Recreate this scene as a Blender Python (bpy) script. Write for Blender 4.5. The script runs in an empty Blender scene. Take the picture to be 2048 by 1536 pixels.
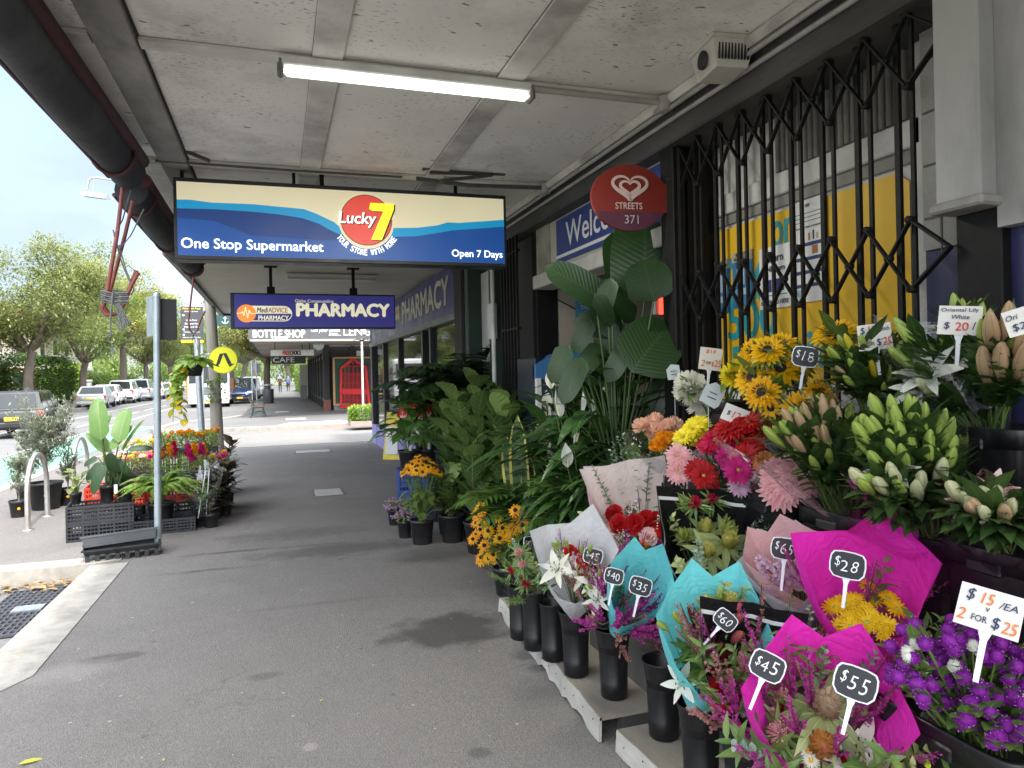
import bpy, math, random
import numpy as np
from mathutils import Vector, Matrix
random.seed(7); RNG = np.random.default_rng(7)
R = math.radians; A = np.array
scene = bpy.context.scene
# ---------------------------------------------------------------- camera
F = 1420.0; S = -0.016; ROLL = R(1.2); YAW = math.atan((1024-556)/F); CAMZ = 1.6
fwd = A([math.sin(YAW), math.cos(YAW), 0]); rt0 = A([math.cos(YAW), -math.sin(YAW), 0]); up0 = A([0, 0, 1.])
rt = rt0*math.cos(ROLL) - up0*math.sin(ROLL); up = up0*math.cos(ROLL) + rt0*math.sin(ROLL)
cam = bpy.data.objects.new('camera', bpy.data.cameras.new('camera')); scene.collection.objects.link(cam)
cam.matrix_world = Matrix(((rt[0], up[0], -fwd[0], 0), (rt[1], up[1], -fwd[1], 0), (rt[2], up[2], -fwd[2], CAMZ), (0, 0, 0, 1)))
cam.data.sensor_width = 36; cam.data.sensor_fit = 'HORIZONTAL'; cam.data.lens = 36*F/2048; cam.data.shift_y = S*F/2048
cam.data.clip_start = 0.05; cam.data.clip_end = 2000
scene.camera = cam
# ---------------------------------------------------------------- sky, sun, exposure
SUN_EL, SUN_AZ = R(58), R(168)          # azimuth clockwise from +Y: behind the camera, a little to the right
world = bpy.data.worlds.new("World"); scene.world = world; world.use_nodes = True
_nt = world.node_tree; _bg = _nt.nodes['Background']
_sky = _nt.nodes.new('ShaderNodeTexSky'); _sky.sky_type = 'NISHITA'; _sky.sun_disc = False
_sky.sun_elevation = SUN_EL; _sky.sun_rotation = SUN_AZ; _sky.air_density = 1.0; _sky.dust_density = 1.6; _sky.ozone_density = 1.0
_tc = _nt.nodes.new('ShaderNodeTexCoord'); _ns = _nt.nodes.new('ShaderNodeTexNoise'); _ns.inputs['Scale'].default_value = 2.2; _ns.inputs['Detail'].default_value = 5
_mp = _nt.nodes.new('ShaderNodeMapping'); _mp.inputs['Scale'].default_value = (1, 1, 2.5)
_cr = _nt.nodes.new('ShaderNodeValToRGB'); _cr.color_ramp.elements[0].position = 0.2; _cr.color_ramp.elements[1].position = 0.6
_mx = _nt.nodes.new('ShaderNodeMix'); _mx.data_type = 'RGBA'
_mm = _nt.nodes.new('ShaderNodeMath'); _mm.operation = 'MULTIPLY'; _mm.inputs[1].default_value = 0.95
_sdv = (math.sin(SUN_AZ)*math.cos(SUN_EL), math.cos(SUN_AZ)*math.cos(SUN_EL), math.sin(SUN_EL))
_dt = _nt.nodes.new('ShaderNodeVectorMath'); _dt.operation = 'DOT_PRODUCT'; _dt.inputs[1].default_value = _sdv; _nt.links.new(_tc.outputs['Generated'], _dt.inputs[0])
_gl = _nt.nodes.new('ShaderNodeValToRGB'); _e = _gl.color_ramp.elements; _e[0].position = .12; _e[0].color = (1.5, 1.82, 2.4, 1); _e[1].position = .85; _e[1].color = (15, 15.4, 15.8, 1)   # bright cloud added round the sun, out of view, to light under the awning
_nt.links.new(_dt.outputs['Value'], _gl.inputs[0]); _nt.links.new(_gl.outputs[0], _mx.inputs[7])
_nt.links.new(_tc.outputs['Generated'], _mp.inputs[0]); _nt.links.new(_mp.outputs[0], _ns.inputs['Vector']); _nt.links.new(_ns.outputs['Fac'], _cr.inputs[0])
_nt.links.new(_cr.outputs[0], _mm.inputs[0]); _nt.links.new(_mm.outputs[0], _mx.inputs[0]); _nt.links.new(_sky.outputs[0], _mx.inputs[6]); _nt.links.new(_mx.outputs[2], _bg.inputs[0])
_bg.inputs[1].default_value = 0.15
sun = bpy.data.objects.new('sun', bpy.data.lights.new('sun', 'SUN')); scene.collection.objects.link(sun)
sun.data.energy = 1.7; sun.data.angle = R(4); sun.data.color = (1, .95, .87)
_sd = Vector((math.sin(SUN_AZ)*math.cos(SUN_EL), math.cos(SUN_AZ)*math.cos(SUN_EL), math.sin(SUN_EL)))
sun.rotation_euler = _sd.to_track_quat('Z', 'Y').to_euler()
scene.view_settings.view_transform = 'Standard'; scene.view_settings.look = 'None'; scene.view_settings.gamma = 1
scene.view_settings.exposure = 1.7
scene.render.engine = 'CYCLES'; scene.cycles.max_bounces = 10; scene.cycles.diffuse_bounces = 5; scene.cycles.transparent_max_bounces = 16; scene.cycles.use_denoising = True
scene.cycles.caustics_reflective = False; scene.cycles.caustics_refractive = False
# ---------------------------------------------------------------- picture-plane to world helpers
EYE = A([0, 0, CAMZ])
def ray(px, py): return fwd + (px-1024)/F*rt + ((768-py)/F+S)*up
def onZ(px, py, z=0.): d = ray(px, py); return EYE + d*((z-CAMZ)/d[2])
def onX(px, py, X): d = ray(px, py); return EYE + d*(X/d[0])
def onY(px, py, Y): d = ray(px, py); return EYE + d*(Y/d[1])
def unit(v): v = A(v, float); return v/(np.linalg.norm(v)+1e-9)
def frame(d, upv=(0, 0, 1)):             # columns x, y(=d), z
    d = unit(d); x = np.cross(d, upv)
    if np.linalg.norm(x) < 1e-4: x = np.cross(d, (1., 0, 0))
    x = unit(x); return np.stack([x, d, np.cross(x, d)], 1)
def frames(D, U=None):
    D = D/(np.linalg.norm(D, axis=1, keepdims=True)+1e-9)
    U = np.tile(A([0, 0, 1.]), (len(D), 1)) if U is None else U
    X = np.cross(D, U); n = np.linalg.norm(X, axis=1, keepdims=True); X = np.where(n < 1e-4, A([[1., 0, 0]]), X/np.maximum(n, 1e-9))
    return np.stack([X, D, np.cross(X, D)], 2)
def rotm(ax, a): return A(Matrix.Rotation(a, 3, Vector(ax)))
def rnd(a, b): return random.uniform(a, b)
# ---------------------------------------------------------------- mesh builder
class MB:
    def __init__(s): s.v = []; s.f = []; s.n = 0
    def add(s, V, Fs, mi=0, sm=False, uv=None):
        V = np.asarray(V, float).reshape(-1, 3)
        uv = np.zeros((len(V), 2)) if uv is None else np.asarray(uv, float)
        s.v.append((V, uv))
        by = {}
        for f in Fs: by.setdefault(len(f), []).append(f)
        for k, ff in by.items(): s.f.append((np.asarray(ff, int)+s.n, mi, sm))
        s.n += len(V); return s
    def scatter(s, T, P, Rm, Sc, mi=0, sm=True):
        tv, tf, tu = T; P = np.asarray(P, float); n = len(P); Sc = np.asarray(Sc, float)
        if Sc.ndim == 1: Sc = Sc[:, None]
        if n == 0: return s
        V = np.einsum('nij,nkj->nki', Rm, tv[None]*Sc[:, None, :]) + P[:, None, :]
        k = len(tv); off = (np.arange(n)*k)[:, None, None]
        s.v.append((V.reshape(-1, 3), np.tile(tu, (n, 1))))
        by = {}
        for f in tf: by.setdefault(len(f), []).append(f)
        for q, ff in by.items(): s.f.append(((np.asarray(ff, int)[None]+off).reshape(-1, q)+s.n, mi, sm))
        s.n += n*k; return s
    def box(s, c, d, mi=0, M=None, b=0.0):
        x, y, z = A(d)/2.
        if b > 0:
            b = min(b, x*.98, y*.98, z*.98); V = []
            for sx in (-1, 1):
                for sy in (-1, 1):
                    for sz in (-1, 1): V += [(sx*x, sy*(y-b), sz*(z-b)), (sx*(x-b), sy*y, sz*(z-b)), (sx*(x-b), sy*(y-b), sz*z)]
            I = lambda a, e, g, k: ((a > 0)*4+(e > 0)*2+(g > 0))*3+k
            Fs = []
            for q in (-1, 1):
                Fs += [[I(q, -1, -1, 0), I(q, 1, -1, 0), I(q, 1, 1, 0), I(q, -1, 1, 0)][::q], [I(-1, q, -1, 1), I(-1, q, 1, 1), I(1, q, 1, 1), I(1, q, -1, 1)][::q], [I(-1, -1, q, 2), I(1, -1, q, 2), I(1, 1, q, 2), I(-1, 1, q, 2)][::q]]
                for w in (-1, 1):
                    Fs += [[I(q, w, -1, 0), I(q, w, 1, 0), I(q, w, 1, 1), I(q, w, -1, 1)], [I(q, -1, w, 0), I(q, 1, w, 0), I(q, 1, w, 2), I(q, -1, w, 2)], [I(-1, q, w, 1), I(1, q, w, 1), I(1, q, w, 2), I(-1, q, w, 2)]]
                    for e in (-1, 1): Fs.append([I(q, w, e, 0), I(q, w, e, 1), I(q, w, e, 2)])
            V = A(V)
        else:
            V = A([(-x, -y, -z), (x, -y, -z), (x, y, -z), (-x, y, -z), (-x, -y, z), (x, -y, z), (x, y, z), (-x, y, z)])
            Fs = [(0, 3, 2, 1), (4, 5, 6, 7), (0, 1, 5, 4), (1, 2, 6, 5), (2, 3, 7, 6), (3, 0, 4, 7)]
        if M is not None: V = V @ A(M).T
        return s.add(V+A(c, float), Fs, mi)
    def bar(s, a, b, w, h=None, mi=0, upv=(0, 0, 1)):   # rectangular bar from a to b
        a = A(a, float); b = A(b, float); L = np.linalg.norm(b-a)
        return s.box((a+b)/2, (w, L, h or w), mi, frame(b-a, upv))
    def tube(s, P, r, n=8, mi=0, cap=True, sm=True):
        P = np.asarray(P, float); m = len(P); r = np.broadcast_to(np.asarray(r, float), (m,))
        T = np.gradient(P, axis=0); T /= np.linalg.norm(T, axis=1, keepdims=True)+1e-9
        x = frame(T[0])[:, 0]; V = []
        for i in range(m):
            x = x-T[i]*np.dot(x, T[i]); x = unit(x); y = np.cross(T[i], x)
            a = np.arange(n)*2*np.pi/n
            V.append(P[i]+r[i]*(np.cos(a)[:, None]*x+np.sin(a)[:, None]*y))
        Fs = [(i*n+j, i*n+(j+1) % n, (i+1)*n+(j+1) % n, (i+1)*n+j) for i in range(m-1) for j in range(n)]
        V = np.concatenate(V); L = np.linspace(0, 1, m)
        uv = np.stack([np.tile(np.arange(n)/n, m), np.repeat(L, n)], 1)
        s.add(V, Fs, mi, sm, uv)
        if cap: s.add(V[:n], [tuple(range(n))[::-1]], mi); s.add(V[-n:], [tuple(range(n))], mi)
        return s
    def lathe(s, prof, n=20, c=(0, 0, 0), mi=0, M=None, sm=True, sq=None):
        V = []
        for r, z in prof:
            a = np.arange(n)*2*np.pi/n; ca, sa = np.cos(a), np.sin(a)
            if sq:                          # rounded-rectangle section: (half x, half y) scale, superellipse
                e = .28; ca = np.sign(ca)*np.abs(ca)**e*sq[0]; sa = np.sign(sa)*np.abs(sa)**e*sq[1]
            V.append(np.stack([r*ca, r*sa, np.full(n, z)], 1))
        V = np.concatenate(V); m = len(prof)
        if M is not None: V = V @ A(M).T
        Fs = [(i*n+j, i*n+(j+1) % n, (i+1)*n+(j+1) % n, (i+1)*n+j) for i in range(m-1) for j in range(n)]
        uv = np.stack([np.tile(np.arange(n)/n, m), np.repeat(np.linspace(0, 1, m), n)], 1)
        return s.add(V+A(c, float), Fs, mi, sm, uv)
    def disc(s, r, n=20, c=(0, 0, 0), mi=0, M=None):
        a = np.arange(n)*2*np.pi/n; V = np.stack([r*np.cos(a), r*np.sin(a), 0*a], 1)
        if M is not None: V = V @ A(M).T
        return s.add(V+A(c, float), [tuple(range(n))], mi)
    def poly(s, pts, o, x, y, mi=0, depth=0.0):         # flat outline in the plane o + a*x + b*y, extruded back by depth
        o, x, y = A(o, float), A(x, float), A(y, float); p = A(pts, float); k = len(p)
        V = o+p[:, :1]*x+p[:, 1:2]*y
        if depth <= 0: return s.add(V, [tuple(range(k))], mi)
        nrm = np.cross(x, y); B = V-nrm*depth
        s.add(V, [tuple(range(k))], mi); s.add(B, [tuple(range(k))[::-1]], mi)
        return s.add(np.concatenate([V, B]), [(i, k+i, k+(i+1) % k, (i+1) % k) for i in range(k)], mi)
    def quad(s, a, b, c, d, mi=0): return s.add([a, b, c, d], [(0, 1, 2, 3)], mi, uv=[(-1, 0), (1, 0), (1, 1), (-1, 1)])
    def mesh(s, name, mats):
        me = bpy.data.meshes.new(name)
        if s.n == 0: return me
        V = np.concatenate([v for v, _ in s.v]); U = np.concatenate([u for _, u in s.v])
        me.vertices.add(len(V)); me.vertices.foreach_set('co', V.astype(np.float32).ravel())
        vi = np.concatenate([f.ravel() for f, _, _ in s.f]); tot = np.concatenate([np.full(len(f), f.shape[1]) for f, _, _ in s.f])
        me.loops.add(len(vi)); me.loops.foreach_set('vertex_index', vi.astype(np.int32))
        me.polygons.add(len(tot)); me.polygons.foreach_set('loop_start', (np.cumsum(tot)-tot).astype(np.int32))
        me.polygons.foreach_set('material_index', np.concatenate([np.full(len(f), m) for f, m, _ in s.f]).astype(np.int32))
        me.polygons.foreach_set('use_smooth', np.concatenate([np.full(len(f), q) for f, _, q in s.f]).astype(bool))
        at = me.attributes.new('luv', 'FLOAT_VECTOR', 'POINT'); at.data.foreach_set('vector', np.concatenate([U, np.zeros((len(U), 1))], 1).astype(np.float32).ravel())
        for m in (mats if isinstance(mats, (list, tuple)) else [mats]): me.materials.append(m)
        me.update(calc_edges=True); return me
    def build(s, name, mats, parent=None, loc=None):
        o = bpy.data.objects.new(name, s.mesh(name, mats)); scene.collection.objects.link(o)
        if parent is not None: o.parent = parent
        if loc is not None: o.location = loc
        return o
def inst(me, name, parent, loc, Rm=None, sc=1.0):
    o = bpy.data.objects.new(name, me); scene.collection.objects.link(o); o.parent = parent
    m = A(Rm) if Rm is not None else np.eye(3); sc = A(sc)*np.ones(3); M4 = np.eye(4); M4[:3, :3] = m*sc; M4[:3, 3] = loc
    o.matrix_basis = Matrix(M4.tolist()); return o
def tag(o, label, cat, group=None, kind=None):
    o['label'] = label; o['category'] = cat
    if group: o['group'] = group
    if kind: o['kind'] = kind
    return o
def thing(name, label, cat, loc=(0, 0, 0), rz=0, group=None):
    o = bpy.data.objects.new(name, None); scene.collection.objects.link(o); o.location = loc; o.rotation_euler = (0, 0, rz); o.empty_display_size = .1
    return tag(o, label, cat, group)
def struct(o): o['kind'] = 'structure'; return o
def kids(o): return [c for c in scene.objects if c.parent == o]
def dup(root, loc, rz=0, label=None, group=None, sc=None):
    def cp(o, par):
        c = o.copy(); scene.collection.objects.link(c)
        if par is not None: c.parent = par
        for k in kids(o): cp(k, c)
        return c
    r = cp(root, None); r.location = loc; r.rotation_euler = (0, 0, rz)
    if label: r['label'] = label
    if group: r['group'] = group
    if sc: r.scale = (sc, sc, sc) if not isinstance(sc, tuple) else sc
    return r
# ---------------------------------------------------------------- materials
def srgb(c):
    if isinstance(c, str): c = [int(c[i:i+2], 16)/255 for i in (0, 2, 4)]; return tuple((x/12.92 if x < .04045 else ((x+.055)/1.055)**2.4) for x in c)
    return tuple(c)
class NT:
    def __init__(s, name):
        s.m = bpy.data.materials.new(name); s.m.use_nodes = True; s.t = s.m.node_tree; s.b = s.t.nodes['Principled BSDF']; s.out = s.t.nodes['Material Output']
    def n(s, typ, **kw):
        x = s.t.nodes.new('ShaderNode'+typ)
        for k, v in kw.items():
            if k.startswith('i_'): x.inputs[k[2:].replace('_', ' ')].default_value = v
            else: setattr(x, k, v)
        return x
    def l(s, a, b): s.t.links.new(a, b)
    def coord(s, sc=(1, 1, 1), kind='Object'):
        m = s.n('Mapping'); m.inputs['Scale'].default_value = sc; s.l(s.n('TexCoord').outputs[kind], m.inputs[0]); return m.outputs[0]
    def noise(s, scale, detail=4, vec=None, rough=.55, dist=0):
        x = s.n('TexNoise'); x.inputs['Scale'].default_value = scale; x.inputs['Detail'].default_value = detail; x.inputs['Roughness'].default_value = rough; x.inputs['Distortion'].default_value = dist
        s.l(vec if vec is not None else s.coord(), x.inputs['Vector']); return x.outputs['Fac']
    def ramp(s, fac, stops):
        r = s.n('ValToRGB'); e = r.color_ramp.elements
        while len(e) < len(stops): e.new(.5)
        for q, (p, c) in zip(e, stops): q.position = p; q.color = (*c, 1) if len(c) == 3 else c
        s.l(fac, r.inputs[0]); return r.outputs[0]
    def sm(s, fac, a, b): return s.ramp(fac, [(a, (0, 0, 0)), (b, (1, 1, 1))])
    def mix(s, fac, a, b, mode='MIX'):
        x = s.n('Mix', data_type='RGBA', blend_type=mode)
        for v, i in ((fac, 0), (a, 6), (b, 7)):
            if hasattr(v, 'is_linked'): s.l(v, x.inputs[i])
            else: x.inputs[i].default_value = v if i == 0 else (*v, 1)
        return x.outputs[2]
    def math(s, op, a, b=0.0):
        x = s.n('Math', operation=op)
        for v, i in ((a, 0), (b, 1)):
            if hasattr(v, 'is_linked'): s.l(v, x.inputs[i])
            else: x.inputs[i].default_value = v
        return x.outputs[0]
    def bump(s, h, st=.3, dist=.01):
        x = s.n('Bump'); x.inputs['Strength'].default_value = st; x.inputs['Distance'].default_value = dist; s.l(h, x.inputs['Height']); s.l(x.outputs[0], s.b.inputs['Normal'])
def mul(c, k): return tuple(min(x*k, 1) for x in c)
_MC = {}
def M(name, col, rough=.5, var=.12, scale=8, metal=0, bump=0, bscale=None, spec=.5, emit=0, dirt=0, grime=(.03, .028, .024), coat=0, sc=(1, 1, 1)):
    if name in _MC: return _MC[name]
    t = NT(name); c = srgb(col); v = t.coord(sc); f = t.noise(scale, 5, v)
    cc = t.mix(t.sm(f, .3, .7), mul(c, 1-var), mul(c, 1+var))
    if dirt: cc = t.mix(t.math('MULTIPLY', t.sm(t.noise(scale*.35, 8, v, .7), .48, .72), dirt), cc, grime)
    t.l(cc, t.b.inputs['Base Color']); t.b.inputs['Metallic'].default_value = metal
    t.l(t.ramp(f, [(.3, (max(rough-.08, 0),)*3), (.7, (min(rough+.08, 1),)*3)]), t.b.inputs['Roughness'])
    t.b.inputs['Specular IOR Level'].default_value = spec; t.b.inputs['Coat Weight'].default_value = coat
    if emit: t.l(cc, t.b.inputs['Emission Color']); t.b.inputs['Emission Strength'].default_value = emit
    if bump: t.bump(t.noise(bscale or scale*6, 4, v), bump)
    _MC[name] = t.m; return t.m
def leafm(name, c1, c2, rough=.4, veins=0, vmix=.38, vcol=None, rib=.04, trans=.25, spec=.45, tcol=None, bands=None, edge=None):
    """two-tone leaf or petal: random per leaf, optional midrib and side veins drawn from the leaf's own coordinates"""
    if name in _MC: return _MC[name]
    t = NT(name); c1, c2 = srgb(c1), srgb(c2)
    g = t.n('NewGeometry'); at = t.n('Attribute', attribute_name='luv'); sp = t.n('SeparateXYZ'); t.l(at.outputs['Vector'], sp.inputs[0])
    au = t.math('ABSOLUTE', sp.outputs[0])
    f = t.math('ADD', t.math('MULTIPLY', g.outputs['Random Per Island'], .75), t.math('MULTIPLY', t.noise(30, 3), .35))
    cc = t.mix(t.sm(f, .15, .85), c1, c2)
    h = None
    if bands:
        w = t.math('SINE', t.math('ADD', t.math('MULTIPLY', sp.outputs[1], bands[1]), t.math('MULTIPLY', t.noise(25, 3), 9))); cc = t.mix(t.sm(w, .1, .55), cc, srgb(bands[0]))
    if veins:
        w = t.math('SINE', t.math('MULTIPLY', t.math('SUBTRACT', sp.outputs[1], t.math('MULTIPLY', au, .22)), veins*6.283))
        vv = t.sm(w, .80, 1.0); h = w
        cc = t.mix(t.math('MULTIPLY', vv, vmix), cc, srgb(vcol) if vcol else mul(c2, 1.7))
    if rib: cc = t.mix(t.math('MULTIPLY', t.math('LESS_THAN', au, rib), .75), cc, srgb(vcol) if vcol else mul(c2, 1.8))
    if edge: cc = t.mix(t.sm(au, edge[1], edge[1]+.06), cc, srgb(edge[0]))
    t.l(cc, t.b.inputs['Base Color']); t.b.inputs['Roughness'].default_value = rough; t.b.inputs['Specular IOR Level'].default_value = spec
    if h is not None: t.bump(h, .35 if vmix > .3 else .12, .004)
    if trans:
        tr = t.n('BsdfTranslucent'); mx = t.n('MixShader'); mx.inputs[0].default_value = trans
        t.l(t.mix(.5, cc, srgb(tcol) if tcol else mul(c2, 1.8)), tr.inputs[0])
        t.l(t.b.outputs[0], mx.inputs[1]); t.l(tr.outputs[0], mx.inputs[2]); t.l(mx.outputs[0], t.out.inputs[0])
    _MC[name] = t.m; return t.m
def clearm(name, tint=(.95, .97, 1), alpha=.12, rough=.08):
    if name in _MC: return _MC[name]
    t = NT(name); tr = t.n('BsdfTransparent'); tr.inputs[0].default_value = (*tint, 1); gl = t.n('BsdfGlossy'); gl.inputs['Roughness'].default_value = rough; gl.inputs[0].default_value = (.9, .92, .95, 1)
    mx = t.n('MixShader'); lw = t.n('LayerWeight'); lw.inputs[0].default_value = .35
    t.l(t.math('ADD', t.math('MULTIPLY', lw.outputs['Facing'], .35), alpha), mx.inputs[0]); t.l(tr.outputs[0], mx.inputs[1]); t.l(gl.outputs[0], mx.inputs[2]); t.l(mx.outputs[0], t.out.inputs[0])
    bm = t.n('Bump'); bm.inputs['Strength'].default_value = .5; bm.inputs['Distance'].default_value = .02; t.l(t.noise(14, 3), bm.inputs['Height']); t.l(bm.outputs[0], gl.inputs['Normal'])
    _MC[name] = t.m; return t.m
# ---------------------------------------------------------------- lettering
def text(parent, name, s, mat, o, x=(1, 0, 0), y=(0, 0, 1), w=None, h=None, bold=0.0, shear=0.0, ext=.0015, space=1.0, cx=True):
    cu = bpy.data.curves.new(name, 'FONT'); cu.body = s; cu.size = 1; cu.offset = min(bold, 0); cu.shear = shear; cu.extrude = 0; cu.space_character = space; cu.resolution_u = 3; cu.align_x = 'LEFT'
    to = bpy.data.objects.new(name, cu); scene.collection.objects.link(to)
    bpy.context.view_layer.update()
    me = bpy.data.meshes.new_from_object(to.evaluated_get(bpy.context.evaluated_depsgraph_get())); bpy.data.objects.remove(to); bpy.data.curves.remove(cu)
    V = np.zeros(len(me.vertices)*3, np.float32); me.vertices.foreach_get('co', V); V = V.reshape(-1, 3).astype(float)
    lo, hi = V.min(0), V.max(0); sz = np.maximum(hi-lo, 1e-6)
    sy = (h/sz[1]) if h else w/sz[0]; sx = (w/sz[0]) if w else sy
    o, x, y = A(o, float), unit(x), unit(y); nrm = np.cross(x, y)
    P = o + ((V[:, :1]-(lo[0]+hi[0])/2*cx-lo[0]*(not cx))*sx)*x + ((V[:, 1:2]-(lo[1]+hi[1])/2)*sy)*y + nrm*ext
    if bold > 0:                          # heavier strokes: the outline laid over itself a hair apart
        Fs = [tuple(p.vertices) for p in me.polygons]; bpy.data.meshes.remove(me); mb = MB(); k = bold*sy*.55
        for i, (dx, dy) in enumerate(((0, 0), (k, 0), (-k, 0), (0, k*.8), (0, -k*.8))): mb.add(P+dx*x+dy*y+nrm*(.00025*i), Fs)
        me = mb.mesh(name, mat)
    else:
        me.vertices.foreach_set('co', P.astype(np.float32).ravel()); me.materials.clear(); me.materials.append(mat); me.update(); me.name = name
    ob = bpy.data.objects.new(name, me); scene.collection.objects.link(ob); ob.parent = parent; return ob
# ---------------------------------------------------------------- leaf templates (x across, y along 0..1, z normal)
def leaf_t(w, n=4, fold=.15, droop=.25, prof=None, wave=0):
    prof = prof or (lambda t: math.sin(math.pi*min(1, t*1.02+.02)**.8)**.9)
    V, U = [], []
    for i in range(n+1):
        t = i/n; hw = w*max(prof(t), .0) if 0 < i < n else w*max(prof(t), 0)*1.0
        z = -droop*t*t; wz = wave*math.sin(t*19)
        V += [(-hw, t, z+fold*hw+wz), (0, t, z), (hw, t, z+fold*hw-wz)]; U += [(-1, t), (0, t), (1, t)]
    Fs = []
    for i in range(n):
        a = i*3; Fs += [(a, a+1, a+4, a+3), (a+1, a+2, a+5, a+4)]
    return A(V), Fs, A(U)
PET = lambda t: math.sin(math.pi*(.12+.80*t))**.8*(1-.15*(t > .95))
LANCE = leaf_t(.16, 4, .2, .3); OVAL = leaf_t(.33, 5, .18, .25); STRAP = leaf_t(.05, 5, .3, .5, lambda t: 1-.9*t**3); TINY = (A([(-.25, .5, .03), (0, 0, 0), (.25, .5, .03), (0, 1, -.08)]), [(0, 1, 3), (1, 2, 3)], A([(-1, .5), (0, 0), (1, .5), (0, 1)]))
NARROW = (A([(-.09, .45, .02), (0, 0, 0), (.09, .45, .02), (0, 1, -.06)]), [(0, 1, 3), (1, 2, 3)], A([(-1, .5), (0, 0), (1, .5), (0, 1)]))
def rand_dirs(n, zmin=-1., zmax=1.):
    z = RNG.uniform(zmin, zmax, n); a = RNG.uniform(0, 2*np.pi, n); r = np.sqrt(1-z*z); return np.stack([r*np.cos(a), r*np.sin(a), z], 1)
def ring_dirs(n, elev, jit=.05, off=0.):
    a = np.arange(n)*2*np.pi/n+off+RNG.uniform(-jit, jit, n); e = elev+RNG.uniform(-jit, jit, n)
    return np.stack([np.cos(a)*np.cos(e), np.sin(a)*np.cos(e), np.sin(e)], 1)
def bez(a, b, c, n=8): t = np.linspace(0, 1, n)[:, None]; return (1-t)**2*A(a)+2*t*(1-t)*A(b)+t*t*A(c)
# ================================================================ SETTING
def asphalt(name, base, spk=.35, patches=(), sc=1.0):
    t = NT(name); v = t.coord()
    f1 = t.noise(260*sc, 2, v); f2 = t.noise(2.2, 6, v, .6); f3 = t.noise(.45, 4, v)
    vo = t.n('TexVoronoi'); vo.inputs['Scale'].default_value = 150*sc; t.l(v, vo.inputs['Vector'])
    c = t.mix(t.sm(vo.outputs['Color'], .1, .9), mul(base, 1-spk), mul(base, 1+spk))
    c = t.mix(t.math('MULTIPLY', t.sm(f1, .56, .72), .5), c, mul(base, 2.3))
    c = t.mix(t.math('MULTIPLY', t.sm(f2, .45, .75), .35), c, mul(base, .6)); c = t.mix(t.math('MULTIPLY', t.sm(f3, .4, .65), .3), c, mul(base, 1.35))
    ck = t.n('TexVoronoi', feature='DISTANCE_TO_EDGE'); ck.inputs['Scale'].default_value = .42; dv = t.n('VectorMath', operation='ADD'); nz = t.n('TexNoise'); nz.inputs['Scale'].default_value = 2.5; nz.inputs['Detail'].default_value = 6; t.l(v, nz.inputs['Vector']); t.l(v, dv.inputs[0]); t.l(nz.outputs['Color'], dv.inputs[1]); t.l(dv.outputs[0], ck.inputs['Vector'])
    pt = t.n('TexVoronoi'); pt.inputs['Scale'].default_value = .33; t.l(dv.outputs[0], pt.inputs['Vector']); c = t.mix(.30, c, t.mix(pt.outputs['Color'], mul(base, .55), mul(base, 1.5)))
    sp = t.n('SeparateXYZ'); t.l(v, sp.inputs[0]); wob = t.noise(5, 5, v); fine = t.noise(40, 3, v)
    ro = .85
    for (x, y, rx, ry, k, edge) in patches:
        dx = t.math('DIVIDE', t.math('SUBTRACT', sp.outputs[0], x), rx); dy = t.math('DIVIDE', t.math('SUBTRACT', sp.outputs[1], y), ry)
        d = t.math('ADD', t.math('SQRT', t.math('ADD', t.math('MULTIPLY', dx, dx), t.math('MULTIPLY', dy, dy))), t.math('MULTIPLY', t.math('SUBTRACT', wob, .5), 1.6))
        mk = t.math('MULTIPLY', t.math('SUBTRACT', 1.0, t.sm(d, max(.95-edge, .02), .97)), abs(k))
        c = t.mix(mk, c, mul(base, .28) if k > 0 else mul(base, 1.7))
        if k > .4:
            ro = t.mix(mk, (.85,)*3, (.45,)*3) if not hasattr(ro, 'is_linked') else t.mix(mk, ro, (.45,)*3)
    # chewing-gum spots
    g = t.n('TexVoronoi'); g.inputs['Scale'].default_value = 2.6; t.l(v, g.inputs['Vector'])
    gm = t.math('LESS_THAN', t.math('ADD', g.outputs['Distance'], t.math('MULTIPLY', fine, .03)), .055)
    c = t.mix(t.math('MULTIPLY', gm, .5), c, mul(base, .42))
    km = t.math('MULTIPLY', t.math('SUBTRACT', 1.0, t.sm(ck.outputs['Distance'], .0, .007)), t.sm(f3, .52, .60)); c = t.mix(t.math('MULTIPLY', km, .45), c, mul(base, .35))
    t.l(c, t.b.inputs['Base Color'])
    if hasattr(ro, 'is_linked'): t.l(ro, t.b.inputs['Roughness'])
    else: t.b.inputs['Roughness'].default_value = ro
    t.b.inputs['Specular IOR Level'].default_value = .3
    t.bump(t.math('ADD', vo.outputs['Distance'], t.math('MULTIPLY', f1, .6)), .55, .006); return t.m
WET = [(1.0, 4.35, .45, .36, .72, .35), (.5, 6.75, .9, .30, .5, .5), (.1, 7.6, 1.0, .35, .35, .6), (-.95, 4.62, .2, .09, .5, .3), (-1.12, 4.5, .33, .17, -.4, .5), (-.1, 4.05, .14, .06, .4, .5), (.6, 2.75, .11, .07, .55, .4), (.78, 2.9, .06, .05, .5, .4), (.55, 2.35, .3, .09, .5, .5),
       (-.6, 6.45, .55, .05, .5, .6), (-.45, 7.05, .45, .045, .65, .5), (.3, 7.02, .6, .03, .5, .5), (1.3, 6.2, .5, .35, .5, .6), (.15, 5.2, .9, .05, .2, .7), (-.2, 3.1, .05, .03, -.8, .3), (.1, 3.2, .04, .05, -.7, .3), (.2, 2.7, .09, .07, -.5, .6)]
ASPH = asphalt('footpath_asphalt', (.178, .165, .154), .4, WET)
ASPH2 = asphalt('far_footpath_asphalt', (.15, .145, .14), .3)
ROADM = asphalt('road_asphalt', (.16, .157, .155), .25)
SIDEM = asphalt('side_road_asphalt', (.20, .19, .178), .2)
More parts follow.
